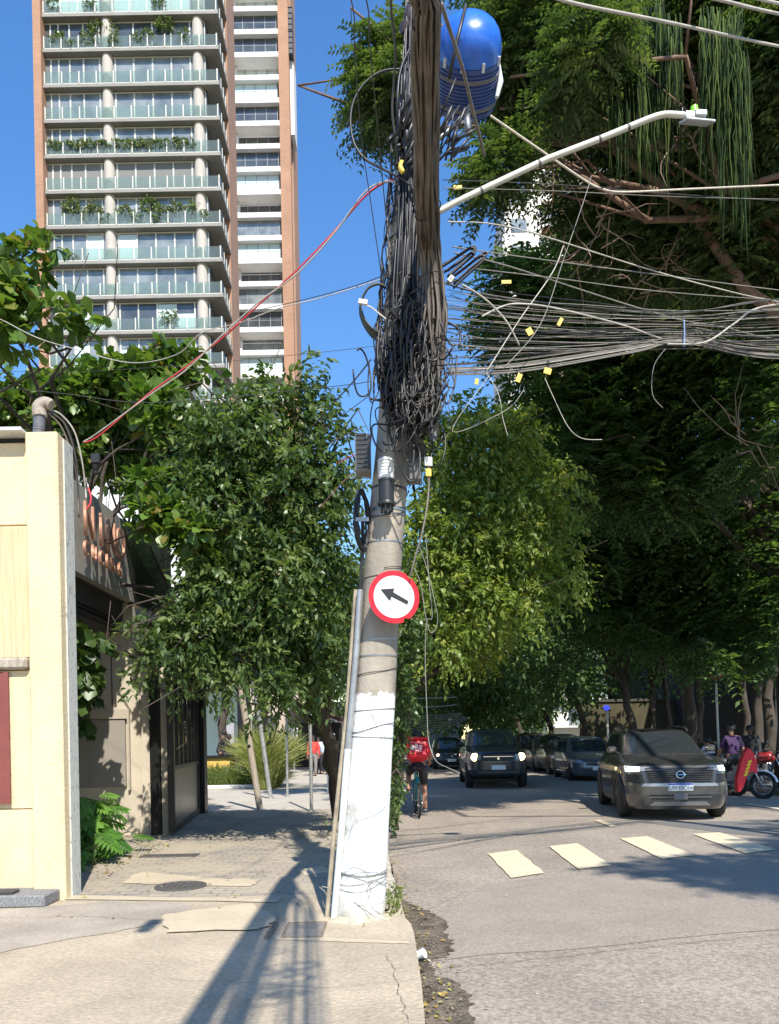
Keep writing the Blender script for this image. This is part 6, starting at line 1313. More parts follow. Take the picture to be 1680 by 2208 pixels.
# front face
def sl(x0, x1, z0_, z1_): return quadfn((x0, z0_), (x1, z0_), (x1, z1_), (x0, z1_))
sc.fpatch('grille', m_blkp, suv, quadfn((-.54, .65), (.54, .65), (.60, .925), (-.60, .925)), 16, 3, .006)
b = MB()
for i in range(7):
    z = .68 + i * .035; b.grid(lambda u, v: (lambda x: (x, sc.fy(x, z, .012 + .012 * (1 - v)), z + .014 * v))(-.50 - .01 * i + (1.0 + .02 * i) * u), 22, 1)
b.build('grille_bar', M('grille_grey', (.045, .045, .048), .35, .6), suv)
sc.fpatch('grille_chrome', M('bumper_satin', (.33, .33, .33), .35, .6), suv, quadfn((-.62, .930), (.62, .930), (.62, .936), (-.62, .936)), 20, 1, .010)
for sd_ in (-1, 1):
    sc.fpatch('vent', m_blkp, suv, quadfn((sd_ * .56, .64), (sd_ * .84, .66), (sd_ * .85, .79), (sd_ * .60, .80)), 8, 2, .006)
    b = MB()
    for z in (.665, .715, .765): b.grid(lambda u, v: (lambda x: (x, sc.fy(x, z, .014), z + .02 * v))(sd_ * (.62 + .22 * u)), 8, 1)
    b.build('vent_blade', M('grille_grey', (0, 0, 0)), suv)
    sc.fpatch('headlight', m_lampg, suv, quadfn((sd_ * .44, .875), (sd_ * .85, .82), (sd_ * .85, .94), (sd_ * .50, .925)), 12, 3, .012)
    sc.fpatch('headlight_lamp', M('lamp_lit_white', (.9, .95, .95), .3, emit=(.85, 1, .97), es=1.3), suv, quadfn((sd_ * .65, .845), (sd_ * .83, .832), (sd_ * .83, .930), (sd_ * .63, .925)), 8, 2, .018)
    b = MB(); b.tube(spline([(sd_ * .56, 1.86, 1.53), (sd_ * .55, 2.05, 1.60), (sd_ * .54, 2.8, 1.63), (sd_ * .53, 3.5, 1.60), (sd_ * .52, 3.7, 1.54)], 4), .018, 8); b.build('roof_rail', m_gun, suv, smooth=False)
sc.fpatch('bumper_strip', M('bumper_satin', (.33, .33, .33), .35, .6), suv, quadfn((-.62, .595), (.62, .595), (.58, .645), (-.58, .645)), 18, 1, .012)
sc.fpatch('lower_intake', m_blkp, suv, quadfn((-.46, .375), (.46, .375), (.50, .455), (-.50, .455)), 14, 2, .008)
sc.fpatch('intake_bar', M('bumper_satin', (0, 0, 0)), suv, quadfn((-.50, .405), (.50, .405), (.50, .420), (-.50, .420)), 14, 1, .016)
b = MB(); b.box((0, sc.fy(0, .42, .02), .425), (.22, .02, .11), bev=.006); b.build('sensor_block', M('sensor_grey', (.15, .15, .15), .5), suv)
sc.fpatch('skid_plate', M('skid_satin', (.30, .30, .29), .4, .5), suv, quadfn((-.50, .265), (.50, .265), (.42, .335), (-.42, .335)), 16, 2, .006)
b = MB(); b.lathe([(.072, -.005), (.085, -.005), (.087, .0), (.085, .006), (.072, .006)], (0, sc.fy(0, .80, .035), .80), 28, Matrix.Rotation(R(90), 4, 'X')); 
b = MB(); n_ = 40; o_ = sc.fy(0, .80, .04)
b.tube([(.066 * math.cos(q), o_, .79 + .060 * math.sin(q)) for q in np.linspace(0, 6.283, 30)], .011, 8, cap=False); b.box((0, o_ - .002, .79), (.185, .016, .030), bev=.005); b.build('emblem', m_chr, suv, smooth=2)
for sd_ in (-1, 1): sc.fpatch('hood_crease', m_gun, suv, quadfn((sd_ * .30, .985), (sd_ * .315, .985), (sd_ * .50, 1.07), (sd_ * .48, 1.07)), 2, 6, .006)
g = G(1466, 1757, ZR); k = (g.y - 1.1) / g.y; suv.location = (g.x * k + .02, g.y * k, ZR); suv.rotation_euler = (0, 0, R(-8))
# --- pickup
pk = [(.34, .16, 5.1, .80), (.42, .05, 5.2, .87), (.55, 0, 5.25, .895), (.80, .0, 5.27, .90), (1.00, .03, 5.27, .90), (1.06, .07, 5.26, .885), (1.10, .18, 5.25, .87), (1.14, .5, 5.24, .85), (1.18, .95, 4.2, .84), (1.22, 1.25, 3.62, .825), (1.40, 1.55, 3.55, .76), (1.62, 1.92, 3.42, .69), (1.70, 2.1, 3.3, .62), (1.745, 2.3, 3.15, .5), (1.765, 2.5, 3.0, .3)]
pc_ = Car(pk, 5.5); m_navyp = paint('dark_slate_paint', (.030, .035, .045), .32, .3)
pk_t = carkit('dark slate pickup truck with warm yellow headlights coming down the shaded street', 'pickup_truck', 'pickup truck', pc_, m_navyp, 5.25, (.92, 3.95), .39, 1.56, 1.20, 1.75, '-', windows=2, plate_z=.62)
m_warm = M('lamp_lit_warm', (1, .85, .5), .3, emit=(1, .72, .30), es=11)
for sd_ in (-1, 1):
    pc_.fpatch('headlight', m_lampg, pk_t, quadfn((sd_ * .50, .84), (sd_ * .86, .84), (sd_ * .86, 1.02), (sd_ * .48, .98)), 8, 3, .012)
    b = MB(); b.lathe([(.11, -.01), (.105, .012), (.06, .028), (.01, .034)], (sd_ * .66, pc_.fy(.66, .92, .018), .92), 20, Matrix.Rotation(R(90), 4, 'X')); b.build('headlight_lamp', m_warm, pk_t, smooth=True)
pc_.fpatch('grille', m_blkp, pk_t, quadfn((-.44, .80), (.44, .80), (.46, .99), (-.46, .99)), 12, 2, .01)
b = MB(); b.box((0, pc_.fy(0, .9, .02), .93), (.86, .02, .035), bev=.008); b.prism([(-.04, pc_.fy(0, .9, .035), .86), (0, pc_.fy(0, .9, .035), .83), (.04, pc_.fy(0, .9, .035), .86), (0, pc_.fy(0, .9, .035), .96)], (0, .01, 0)); b.build('grille_bar', m_chr, pk_t)
pc_.fpatch('bumper', M('bumper_dull', (.10, .10, .10), .5), pk_t, quadfn((-.60, .44), (.60, .44), (.62, .53), (-.62, .53)), 12, 1, .02)
b = MB(); b.bx(-.80, .80, 3.75, 5.1, 1.145, 1.18, bev=.01); b.build('tonneau_cover', m_blkp, pk_t)
g = G(1076, 1697, ZR); k = (g.y - .95) / g.y; pk_t.location = (g.x * k, g.y * k, ZR); pk_t.rotation_euler = (0, 0, R(-2))
# --- generic saloon / hatch for the others
def hatch(label, prm, col, name='parked_car', plate='-', lit=None, group=None):
    h = prm; p = [(.18, .12, 4.0, .78), (.28, .03, 4.07, .84), (.45, 0, 4.1, .86), (.62, .02, 4.1, .86), (.70, .06, 4.09, .855), (.76, .2, 4.08, .84), (.84, .55, 4.06, .825), (.92, .92, 4.03, .81), (1.1, 1.25, 3.95, .73), (1.32, 1.68, 3.8, .64), (1.40, 1.9, 3.65, .56), (1.45, 2.15, 3.4, .42), (1.47, 2.5, 3.1, .2)]
    p = [(z * h, a, b_, c * (1 + (h - 1) * .5)) for z, a, b_, c in p]; c = Car(p, 5); pm = paint('paint_' + name + '_%d_%d_%d' % tuple(int(v * 255) for v in col), col, .3, .4)
    t = carkit(label, name, 'car', c, pm, 4.1, (.8, 3.3), .31, 1.46 * (1 + (h - 1) * .5), .93 * h, 1.455 * h, plate, windows=2, group=group, plate_z=.42 * h, detail=False)
    for sd_ in (-1, 1):
        c.fpatch('headlight', m_lampg, t, quadfn((sd_ * .46, .60 * h), (sd_ * .80, .60 * h), (sd_ * .82, .72 * h), (sd_ * .52, .68 * h)), 8, 2, .01)
        if lit: b = MB(); b.lathe([(.07, -.01), (.06, .012), (.01, .025)], (sd_ * .64, c.fy(.64, .65 * h, .016), .655 * h), 16, Matrix.Rotation(R(90), 4, 'X')); b.build('headlight_lamp', lit, t, smooth=True)
    c.fpatch('grille', m_blkp, t, quadfn((-.40, .52 * h), (.40, .52 * h), (.42, .66 * h), (-.42, .66 * h)), 10, 1, .008); c.fpatch('lower_intake', m_blkp, t, quadfn((-.5, .24 * h), (.5, .24 * h), (.52, .36 * h), (-.52, .36 * h)), 10, 1, .008)
    b = MB(); b.lathe([(.05, 0), (.05, .01)], (0, c.fy(0, .6 * h, .02), .6 * h), 16, Matrix.Rotation(R(90), 4, 'X')); b.build('emblem', m_chr, t)
    return t
GP = 'cars parked along the right kerb'
place(hatch('silver-blue hatchback parked right behind the SUV on the right kerb', 1.0, (.13, .155, .18), group=GP), 1292, 1682, 0, -2)
place(hatch('black car parked second along the right kerb behind the silver-blue hatchback', 1.08, (.02, .02, .024), group=GP), 1238, 1669, 0, -1)
place(hatch('pale grey car parked third along the right kerb in the shade', .98, (.20, .195, .18), group=GP), 1198, 1663, 0, -1)
place(hatch('dark SUV parked farthest along the right kerb beside the pickup', 1.14, (.035, .037, .035), group=GP), 1166, 1658, 0, -1)
place(hatch('dark car following left of the pickup with one warm headlight', 1.05, (.03, .035, .042), name='car', lit=M('lamp_lit_orange', (1, .7, .5), .3, emit=(1, .55, .35), es=5)), 975, 1658, 0, 1)

# ---------------------------------------------------------------- motorcycles
def tor(b, c, R_, r_, n=26, ax='x'):
    b.tube([(c[0], c[1] + R_ * math.cos(q), c[2] + R_ * math.sin(q)) for q in np.linspace(0, 6.283, n)], r_, 7, cap=False)
def motorbike(label, col, white=False, group=None):
    t = thing('motorcycle', label, 'motorcycle', (0, 0, 0), group); pm = M('bike_paint_%d' % int(col[0] * 200 + col[2] * 50), col, .3, .2, coat=.5)
    for y in (0, 1.28):
        b = MB(); tor(b, (0, y, .30), .27, .048); w = b.build('wheel', m_tyre, t, smooth=2)
        b = MB(); tor(b, (0, y, .30), .215, .014); [b.tube([(0, y, .3), (0, y + .21 * math.cos(q), .3 + .21 * math.sin(q))], .004, 4) for q in np.linspace(0, 6.0, 16)]; b.lathe([(.04, -.06), (.04, .06)], (0, y, .3), 12, Matrix.Rotation(R(90), 4, 'Y')); b.build('rim', m_rim, w, smooth=2)
    b = MB(); [b.tube([(s_ * .08, 0, .30), (s_ * .08, .16, .62), (s_ * .09, .34, .98)], .020, 7) for s_ in (-1, 1)]; b.build('fork', m_chr if not white else M('fork_silver', (.55, .55, .55), .3, .6), t, smooth=2)
    b = MB(); b.tube(spline([(-.36, .42, 1.03), (-.22, .33, 1.06), (0, .34, 1.0), (.22, .33, 1.06), (.36, .42, 1.03)], 4), .013, 6); b.build('handlebar', m_blkp, t, smooth=2)
    b = MB(); b.lathe([(.02, -.06), (.075, -.03), (.085, .02), (.07, .03), (.01, .032)], (0, .22, .88), 18, Matrix.Rotation(R(90), 4, 'X')); b.build('headlight', m_lampg, t, smooth=True)
    for y, a0, a1 in ((0, .5, 2.9), (1.28, .3, 2.4)):
        b = MB(); b.grid(lambda u, v: ((u - .5) * .11, y + (.335 - .02 * (u - .5) ** 2) * math.cos(a0 + (a1 - a0) * v), .30 + (.345 - .15 * (u - .5) ** 2) * math.sin(a0 + (a1 - a0) * v)), 4, 12); b.build('mudguard', M('mudguard_white', (.66, .66, .64), .4) if white else pm, t, smooth=True)
    b = MB(); b.tube([(0, .40, .80), (0, .52, .88), (0, .72, .87), (0, .82, .76)], [.06, .14, .13, .07], 12); b.build('fuel_tank', pm, t, smooth=2)
    b = MB(); b.tube([(0, .78, .78), (0, .95, .80), (0, 1.2, .83), (0, 1.42, .87)], [.08, .12, .11, .06], 10); b.build('seat', m_blkp, t, smooth=2)
    b = MB(); b.tube([(0, .38, .78), (0, .50, .42), (0, .85, .34), (0, 1.0, .70)], .028, 6); b.tube([(0, .85, .34), (0, 1.28, .30)], .028, 6); b.tube([(0, 1.0, .72), (0, 1.28, .3)], .02, 6); b.build('frame', m_blkp, t, smooth=2)
    b = MB(); b.box((0, .66, .46), (.22, .32, .28), bev=.05); b.lathe([(.09, 0), (.09, .16)], (0, .60, .55), 12); b.build('engine', M('engine_alloy', (.16, .16, .16), .45, .6), t)
    b = MB(); b.tube([(.12, .55, .35), (.15, .9, .28), (.16, 1.45, .38)], [.02, .03, .045], 8); b.build('exhaust', m_chr, t, smooth=2)
    for s_ in (-1, 1): b = MB(); b.tube([(s_ * .2, .36, 1.05), (s_ * .30, .34, 1.20)], .006, 5); b.box((s_ * .32, .34, 1.22), (.11, .02, .07), bev=.008); b.build('mirror', m_blkp, t)
    return t
GM = 'motorcycles parked at the right kerb'
for lab, col, wh, x, y, rz in (('motorcycle with white front mudguard at the right edge carrying a red bag', (.03, .03, .03), True, 1645, 1722, 38), ('dark motorcycle partly behind the SUV bonnet', (.02, .02, .03), False, 1588, 1716, 30), ('red-topped dark motorcycle at the very right edge of the view', (.35, .03, .03), False, 1700, 1712, 30), ('dark blue motorcycle in the shade behind the white-fendered one', (.02, .03, .12), False, 1672, 1700, 42), ('black motorcycle deepest in the parked row beside the person in purple', (.02, .02, .02), False, 1618, 1700, 35)):
    m_ = motorbike(lab, col, wh, GM); g = G(x, y, ZR); m_.location = (g.x, g.y, ZR); m_.rotation_euler = (0, R(4), R(rz))

# ---------------------------------------------------------------- bicycle
def bicycle(label):
    t = thing('bicycle', label, 'bicycle', (0, 0, 0)); m_fr = M('bike_teal', (.02, .28, .30), .35)
    for y, nm in ((0, 'rear'), (1.02, 'front')):
        b = MB(); tor(b, (0, y, .34), .32, .021, 30); w = b.build('wheel', m_tyre, t, smooth=2)
        b = MB(); tor(b, (0, y, .34), .295, .008, 30); [b.tube([(0, y, .34), (0, y + .29 * math.cos(q), .34 + .29 * math.sin(q))], .0018, 3) for q in np.linspace(0, 6.1, 24)]; b.lathe([(.02, -.05), (.02, .05)], (0, y, .34), 10, Matrix.Rotation(R(90), 4, 'Y')); b.build('rim', m_rim, w, smooth=2)
    b = MB(); bb = (0, .42, .29); st = (0, .26, .80); hd = (0, .86, .82)
    for p, q, r_ in ((bb, st, .017), (bb, (0, .90, .68), .02), (st, hd, .018), ((0, .86, .86), (0, .92, .62), .02)): b.tube([p, q], r_, 8)
    for s_ in (-1, 1): b.tube([(s_ * .05, 0, .34), (s_ * .03, .40, .29)], .01, 6); b.tube([(s_ * .05, 0, .34), (s_ * .02, .26, .76)], .009, 6); b.tube([(s_ * .05, 1.02, .34), (s_ * .04, .93, .62)], .013, 6)
    b.build('frame', m_fr, t, smooth=2)
    b = MB(); b.tube([st, (0, .24, .90)], .013, 6); b.box((0, .21, .925), (.16, .26, .05), bev=.022); b.build('saddle', m_blkp, t)
    b = MB(); b.tube([(0, .86, .86), (0, .85, .98)], .014, 6); b.tube([(-.29, .80, 1.0), (-.1, .86, .99), (.1, .86, .99), (.29, .80, 1.0)], .012, 6); b.build('handlebar', m_blkp, t, smooth=2)
    b = MB(); b.tube([(.09, .42, .29), (.10, .42, .12)], .010, 6); b.box((.15, .42, .115), (.09, .08, .02)); b.tube([(-.09, .42, .29), (-.10, .42, .46)], .010, 6); b.box((-.15, .42, .465), (.09, .08, .02)); b.lathe([(.09, -.004), (.09, .004)], (.06, .42, .29), 20, Matrix.Rotation(R(90), 4, 'Y')); b.build('pedal_crank', m_chr, t, smooth=2)
    return t
bk = bicycle('teal framed bicycle ridden away from the viewer along the kerb'); gb_ = G(904, 1764, ZR); bk.location = (gb_.x, gb_.y, ZR); bk.rotation_euler = (0, 0, R(2))
# ================================================================ PEOPLE
m_skin = M('skin_brown', (.30, .155, .10), .55); m_skin2 = M('skin_dark', (.16, .085, .055), .55); m_hair = M('hair_dark', (.012, .010, .009), .6)
def skel(name, J, E, mat, parent, root='pelvis', sub=2, **kw):
    ks = list(J); me = bpy.data.meshes.new(name); me.from_pydata([J[k][0] for k in ks], [(ks.index(a), ks.index(b_)) for a, b_ in E], [])
    o = bpy.data.objects.new(name, me); link(o, parent); md = o.modifiers.new('Skin', 'SKIN'); md.use_smooth_shade = True
    for i, k in enumerate(ks):
        r = J[k][1]; me.skin_vertices[0].data[i].radius = r if hasattr(r, '__len__') else (r, r); me.skin_vertices[0].data[i].use_root = (k == root)
    s = o.modifiers.new('Sub', 'SUBSURF'); s.levels = sub; s.render_levels = sub; me.materials.append(mat); tag(o, **kw); return o
def person(label, P_, skin=m_skin, top=None, bottom=None, shoes=None, hair=m_hair, sleeve=.5, legc=1.0, group=None, long_sleeve=False):
    """P_: joint positions in local metres, figure faces +Y"""
    t = thing('person', label, 'person', (0, 0, 0), group); V_ = Vector
    p = {k: V_(v) for k, v in P_.items()}
    J = {'pelvis': (p['pelvis'], (.135, .105)), 'waist': (p['pelvis'].lerp(p['neck'], .33), (.125, .095)), 'chest': (p['pelvis'].lerp(p['neck'], .72), (.155, .11)), 'neck': (p['neck'], .055), 'jaw': (p['neck'].lerp(p['head'], .45), .06), 'head': (p['head'], (.078, .092)), 'crown': (p['head'] + (p['head'] - p['neck']).normalized() * .075, (.062, .07))}
    E = [('pelvis', 'waist'), ('waist', 'chest'), ('chest', 'neck'), ('neck', 'jaw'), ('jaw', 'head'), ('head', 'crown')]
    fwd = V_(P_.get('face', (0, 1, 0))).normalized()
    J['nose'] = (p['head'] + fwd * .105 - V_((0, 0, .012)), .012); E.append(('head', 'nose'))
    for s_ in ('l', 'r'):
        sd_ = p['sh_' + s_]; el, wr, hp, kn, an, to = (p[k + s_] for k in ('el_', 'wr_', 'hp_', 'kn_', 'an_', 'to_'))
        J.update({'sh' + s_: (sd_, .062), 'bi' + s_: (sd_.lerp(el, .45), .050), 'el' + s_: (el, .040), 'fo' + s_: (el.lerp(wr, .35), .040), 'wr' + s_: (wr, .026)})
        E += [('chest', 'sh' + s_), ('sh' + s_, 'bi' + s_), ('bi' + s_, 'el' + s_), ('el' + s_, 'fo' + s_), ('fo' + s_, 'wr' + s_)]
        hd = (wr - el).normalized(); J['pa' + s_] = (wr + hd * .055, (.038, .02)); E.append(('wr' + s_, 'pa' + s_))
        sdv = hd.cross(V_((0, 1, 0)));  sdv = sdv.normalized() if sdv.length > .1 else V_((1, 0, 0))
        for k in range(4):
            o_ = sdv * (.021 - .014 * k); ln = (.036, .042, .040, .030)[k]; a = wr + hd * .085 + o_; c = a + hd * ln + fwd * .008; d = c + hd * ln * .6 + fwd * .02 - hd * .004
            J['f%d%s' % (k, s_)] = (a, .0085); J['g%d%s' % (k, s_)] = (c, .0078); J['h%d%s' % (k, s_)] = (d, .0068); E += [('pa' + s_, 'f%d%s' % (k, s_)), ('f%d%s' % (k, s_), 'g%d%s' % (k, s_)), ('g%d%s' % (k, s_), 'h%d%s' % (k, s_))]
        J['t0' + s_] = (wr + hd * .045 + sdv * .036 + fwd * .012, .010); J['t1' + s_] = (wr + hd * .08 + sdv * .046 + fwd * .02, .008); E += [('pa' + s_, 't0' + s_), ('t0' + s_, 't1' + s_)]
        J.update({'hp' + s_: (hp, .092), 'th' + s_: (hp.lerp(kn, .45), .078), 'kn' + s_: (kn, .053), 'ca' + s_: (kn.lerp(an, .3), .056), 'an' + s_: (an, .034), 'he' + s_: (an + (an - to) * .22 - V_((0, 0, .03)), .030), 'to' + s_: (to, (.04, .022))})
        E += [('pelvis', 'hp' + s_), ('hp' + s_, 'th' + s_), ('th' + s_, 'kn' + s_), ('kn' + s_, 'ca' + s_), ('ca' + s_, 'an' + s_), ('an' + s_, 'he' + s_), ('an' + s_, 'to' + s_)]
    body = skel('body', J, E, skin, t)
    g = lambda k, e: (J[k][0], tuple(v + e for v in (J[k][1] if hasattr(J[k][1], '__len__') else (J[k][1],) * 2)))
    if top:
        T = {'pelvis': (J['pelvis'][0] + V_((0, 0, -.04)), (.165, .13)), 'waist': g('waist', .028), 'chest': g('chest', .022), 'collar': (J['chest'][0].lerp(J['neck'][0], .72), .085)}; TE = [('pelvis', 'waist'), ('waist', 'chest'), ('chest', 'collar')]
        for s_ in 'lr':
            T['sh' + s_] = g('sh' + s_, .018); el = J['el' + s_][0]; T['sl' + s_] = (J['sh' + s_][0].lerp(el, .9 if not long_sleeve else 1), .060); TE += [('chest', 'sh' + s_), ('sh' + s_, 'sl' + s_)]
            if long_sleeve: T['cu' + s_] = (el.lerp(J['wr' + s_][0], .92), .042); TE.append(('sl' + s_, 'cu' + s_))
        skel('shirt', T, TE, top, t)
    if bottom:
        B = {'pelvis': (J['pelvis'][0], (.15, .12)), 'belt': (J['pelvis'][0].lerp(J['waist'][0], .35), (.14, .11))}; BE = [('pelvis', 'belt')]
        for s_ in 'lr':
            B['hp' + s_] = g('hp' + s_, .018); B['th' + s_] = g('th' + s_, .020); B['kn' + s_] = (J['kn' + s_][0].lerp(J['th' + s_][0], .15), .070); BE += [('pelvis', 'hp' + s_), ('hp' + s_, 'th' + s_), ('th' + s_, 'kn' + s_)]
            if legc > .6: B['hem' + s_] = (J['kn' + s_][0].lerp(J['an' + s_][0], .93), .052); BE.append(('kn' + s_, 'hem' + s_))
        skel('trousers' if legc > .6 else 'shorts', B, BE, bottom, t)
    if shoes:
        for s_ in 'lr':
            an, to = J['an' + s_][0], J['to' + s_][0]; he = J['he' + s_][0]
            skel('shoe', {'a': (he + V_((0, 0, .0)), (.045, .04)), 'm': (he.lerp(to, .5), (.045, .036)), 'b': (to, (.047, .03))}, [('a', 'm'), ('m', 'b')], shoes, t, root='a')
    hc = J['head'][0]; cr = J['crown'][0]; up_ = (cr - hc).normalized()
    if hair:
        b = MB(); q = Matrix.Translation(hc + up_ * .028 - fwd * .018) @ up_.to_track_quat('Z', 'Y').to_matrix().to_4x4()
        b.lathe([(.088, -.055), (.098, -.02), (.100, .02), (.088, .062), (.055, .093), (.005, .103)], (0, 0, 0), 20, q); b.build('hair', hair, t, smooth=True)
    b = MB(); sdv = up_.cross(fwd).normalized()
    for s_ in (-1, 1): b.box(hc + sdv * s_ * .034 + fwd * .088 + V_((0, 0, .018)), (.022, .012, .010), bev=.003)
    b.build('eyes', M('eye_dark', (.03, .02, .02), .3), t); b = MB(); b.box(hc + fwd * .088 - V_((0, 0, .05)), (.045, .012, .010), bev=.003); b.build('mouth', M('lip', (.22, .07, .06), .5), t)
    b = MB(); [b.lathe([(.02, 0), (.022, .008), (.01, .012)], hc + sdv * s_ * .082, 10, (sdv * s_).to_track_quat('Z', 'Y').to_matrix().to_4x4()) for s_ in (-1, 1)]; b.build('ears', skin, t, smooth=True)
    return t
def stand(h=1.7, stride=.12, arms=.05, lean=0):
    k = h / 1.7
    return {a: tuple(v * k for v in b_) for a, b_ in dict(pelvis=(0, 0, .93), neck=(0, lean, 1.43), head=(0, lean + .02, 1.585), sh_l=(-.175, lean, 1.37), sh_r=(.175, lean, 1.37), el_l=(-.235, arms + lean, 1.09), el_r=(.235, -arms + lean, 1.09), wr_l=(-.245, arms * 2 + .05 + lean, .86), wr_r=(.245, .02 + lean, .86),
        hp_l=(-.09, 0, .88), hp_r=(.09, 0, .88), kn_l=(-.10, stride * .6, .49), kn_r=(.10, -stride * .2, .49), an_l=(-.10, stride * .8, .09), an_r=(.10, -stride, .11), to_l=(-.105, stride * .8 + .16, .03), to_r=(.105, -stride + .15, .03)).items()}
# --- cyclist seen from behind, leaning onto the bars
cyc = person('cyclist in red top and black shorts riding away with a red delivery backpack', dict(pelvis=(0, .22, 1.0), neck=(0, .52, 1.42), head=(0, .60, 1.53), sh_l=(-.19, .50, 1.36), sh_r=(.19, .50, 1.36), el_l=(-.29, .62, 1.16), el_r=(.29, .62, 1.16), wr_l=(-.28, .78, 1.03), wr_r=(.28, .78, 1.03),
    hp_l=(-.10, .24, .96), hp_r=(.10, .24, .96), kn_l=(-.15, .58, .80), kn_r=(.14, .46, .56), an_l=(-.16, .40, .52), an_r=(.15, .40, .17), to_l=(-.17, .52, .47), to_r=(.16, .53, .13)), top=M('red_jersey', (.62, .02, .035), .7), bottom=M('black_cloth', (.014, .014, .018), .8), shoes=M('dark_sandal', (.03, .03, .035), .6), legc=.4, skin=M('skin_tan', (.42, .20, .12), .5), hair=M('dark_cap', (.03, .04, .04), .7))
cyc.location = bk.location; cyc.rotation_euler = bk.rotation_euler
# red thermal backpack
bg_ = thing('delivery_backpack', 'red thermal delivery backpack with white print on the cyclist back', 'backpack', (0, 0, 0)); m_rb = M('red_bag', (.70, .02, .035), .55, ns=8, na=.12, bump=.3, bs=9)
b = MB(); mb_ = Matrix.Rotation(R(-28), 4, 'X'); cb_ = Vector((0, .14, 1.26)); b.box(cb_, (.40, .24, .36), m=mb_, bev=.045); b.build('box', m_rb, bg_, smooth=False)
b = MB(); b.box(cb_ + mb_ @ Vector((0, -.01, .20)), (.42, .25, .05), m=mb_, bev=.02); b.box(cb_ + mb_ @ Vector((-.17, -.04, .235)), (.07, .16, .05), m=mb_ @ Matrix.Rotation(.4, 4, 'Y'), bev=.02); b.box(cb_ + mb_ @ Vector((.19, -.02, .225)), (.06, .16, .05), m=mb_ @ Matrix.Rotation(-.4, 4, 'Y'), bev=.02); b.build('flap', m_rb, bg_)
b = MB(); fb_ = lambda x, z: cb_ + mb_ @ Vector((x, -.123, z))
for x, z, w_, h in ((-.10, .0, .06, .10), (-.03, .01, .05, .12), (.05, .0, .06, .09), (.0, -.07, .14, .018)): b.box(fb_(x, z), (w_, .004, h), m=mb_ @ Matrix.Rotation(.2, 4, 'Y'), bev=.0)
b.tube([fb_(-.15 + .3 * i / 8, .10 + .012 * math.sin(i)) for i in range(9)], .005, 5); b.build('print', M('bag_print', (.75, .6, .6), .6), bg_)
bg_.location = bk.location; bg_.rotation_euler = bk.rotation_euler
# --- pedestrians
def put(t, x, y, rz, z=0.0): g = G(x, y, z); t.location = (g.x, g.y, z); t.rotation_euler = (0, 0, R(rz)); return t
put(person('person in red jacket and grey trousers walking beyond the silver post', stand(1.62, .16), top=M('red_jacket', (.62, .05, .04), .7), bottom=M('grey_trouser', (.20, .19, .19), .8), shoes=m_blkp, long_sleeve=True, skin=m_skin2, group=None), 677, 1673, 178)
put(person('person in pale blue shirt and dark trousers just right of the person in red', stand(1.62, .2), top=M('pale_blue_shirt', (.45, .52, .62), .8), bottom=M('dark_trouser', (.03, .03, .035), .8), shoes=m_blkp, long_sleeve=True), 699, 1670, 185)
put(person('person in black trousers walking close behind the person in red', stand(1.55, .22), top=M('dark_top', (.02, .02, .022), .8), bottom=M('dark_trouser', (0, 0, 0)), shoes=m_blkp, long_sleeve=True), 688, 1668, 180)
sit = dict(pelvis=(0, 0, .10), neck=(0, .14, .60), head=(0, .19, .75), sh_l=(-.17, .13, .54), sh_r=(.17, .13, .54), el_l=(-.22, .30, .32), el_r=(.22, .30, .32), wr_l=(-.1, .5, .38), wr_r=(.1, .5, .38), hp_l=(-.09, .03, .10), hp_r=(.09, .03, .10), kn_l=(-.11, .46, .12), kn_r=(.11, .46, .12), an_l=(-.11, .48, -.32), an_r=(.11, .48, -.32), to_l=(-.11, .64, -.37), to_r=(.11, .64, -.37))
pa_ = dict(top=M('dark_top', (0, 0, 0)), bottom=M('dark_trouser', (0, 0, 0)), shoes=m_blkp, long_sleeve=True, skin=m_skin2)
zb = P(470, 1631, 26.5).z
for x, rz, lab, s_ in ((472, -70, 'larger of two dark figures seated on the bench above the yellow planter', 1.05), (484, -75, 'smaller dark figure seated in front of the larger one on the bench', .85)):
    t = person(lab, {k: tuple(np.array(v) * s_) for k, v in sit.items()}, **pa_); q = P(x, 1631, 26.6 + (.0 if s_ > 1 else -.3)); t.location = (q.x, q.y, zb - .0); t.rotation_euler = (0, 0, R(rz))
put(person('person in purple shirt standing among the motorcycles with their back turned', stand(1.68, .02, .10, .05), top=M('purple_shirt', (.05, .018, .07), .8), bottom=M('dark_trouser', (0, 0, 0)), shoes=m_blkp), 1583, 1716, 10, ZR)
put(person('person in dark clothes standing behind the person in purple at the motorcycles', stand(1.66, .02, .10, .1), **pa_), 1620, 1700, 150, ZR)
hp_ = person('person in white top bending low behind the SUV bonnet', stand(1.35, .05, .1, .12), top=M('white_shirt', (.6, .6, .66), .8), bottom=M('dark_trouser', (0, 0, 0)), shoes=m_blkp); put(hp_, 1535, 1706, 40, ZR)
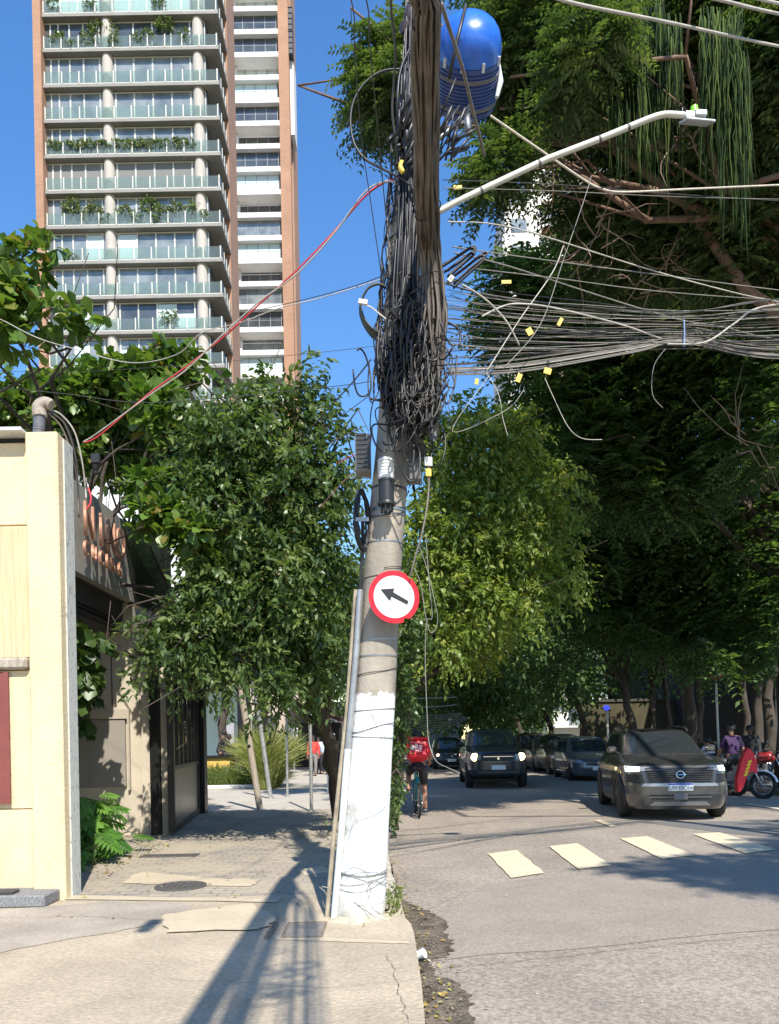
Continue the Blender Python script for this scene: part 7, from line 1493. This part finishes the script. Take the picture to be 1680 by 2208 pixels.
# red bag with yellow print hung on the motorcycle
rbk = thing('delivery_bag', 'red bag with yellow slashes draped on the white-fendered motorcycle', 'bag', P(1608, 1700, 15.4)); c = P(1608, 1665, 15.3)
b = MB(); out = [(1592, 1707), (1590, 1680), (1600, 1640), (1608, 1620), (1614, 1612), (1624, 1622), (1632, 1640), (1634, 1668), (1620, 1662), (1612, 1672), (1606, 1690), (1598, 1706)]
b.prism([P(x, y, 15.15) for x, y in out], (.04, .22, 0)); b.build('cover', M('red_bag', (0, 0, 0)), rbk)
b = MB()
for i in range(5):
    x, y = 1617 - i * 2.2, 1640 + i * 7; b.prism([P(x - 4, y + 2, 15.14), P(x + 4, y - 2, 15.14), P(x + 4, y + 3, 15.14), P(x - 4, y + 6, 15.14)], (0, .008, 0))
b.build('print', M('bag_yellow', (.8, .62, .03), .6), rbk)
# no-parking style sign on its pole across the road
ns = thing('speed_sign', 'small round red-rimmed sign on a thin pole in the shade across the road', 'traffic sign', G(1553, 1705, ZR)); gx = P(1541, 1450, 21.0)
b = MB(); b.tube([(P(1553, 1700, 21.0).x, 21.0, 0), (gx.x + .02, 21.0, gx.z + .3)], .03, 8); b.build('pole', m_gal, ns, smooth=True)
for r0_, nm, mt_, o_ in ((.20, 'rim', m_sred, 0), (.155, 'face', m_swh, -.006)):
    b = MB(); b.lathe([(r0_, 0), (r0_, .006)], gx + Vector((0, -.045 + o_, 0)), 28, Matrix.Rotation(R(90), 4, 'X')); b.build(nm, mt_, ns)
text_mesh('sign_letter', 'E', .22, .002, m_sblk, Matrix.Translation(gx + Vector((0, -.062, 0))) @ Matrix.Rotation(R(90), 4, 'X'), ns)
# blue signal light and lit post behind the SUV roof
bs = thing('signal_lamp', 'small glowing blue light on a pale post behind the parked cars', 'lamp', G(1309, 1665, ZR)); q = P(1308, 1526, 31)
b = MB(); b.lathe([(.02, -.09), (.09, -.06), (.115, 0), (.09, .06), (.02, .09)], q, 16); b.build('lamp_globe', M('blue_glow', (.02, .03, .9), .3, emit=(.02, .03, 1), es=2.5), bs, smooth=True)
b = MB(); b.tube([(q.x + .05, 31, 0), (q.x + .03, 31, q.z - .1)], .045, 8); b.build('post', m_wht, bs, smooth=True)
# overhead lines and lamp arm far down the street on the left
for i in range(9):
    y = 1505 + (0, 18, 34, 39, 43, 47, 51, 56, 60)[i]; b = MB()
    b.tube(sag(P(870, y, 24), P(985 + i * 3, y - (2, 4, 2, 6, 8, 8, 10, 14, 16)[i], 25.5), .02 + .03 * i, 10), .012, 5); b.build('distant_cable', m_cw if i < 2 else m_cg, None, smooth=2, label=('uppermost', 'second', 'third', 'fourth', 'fifth', 'sixth', 'seventh', 'eighth', 'lowest')[i] + ' of nine pale slack cables low behind the pole', cat='cable', group='distant cables by the pole')
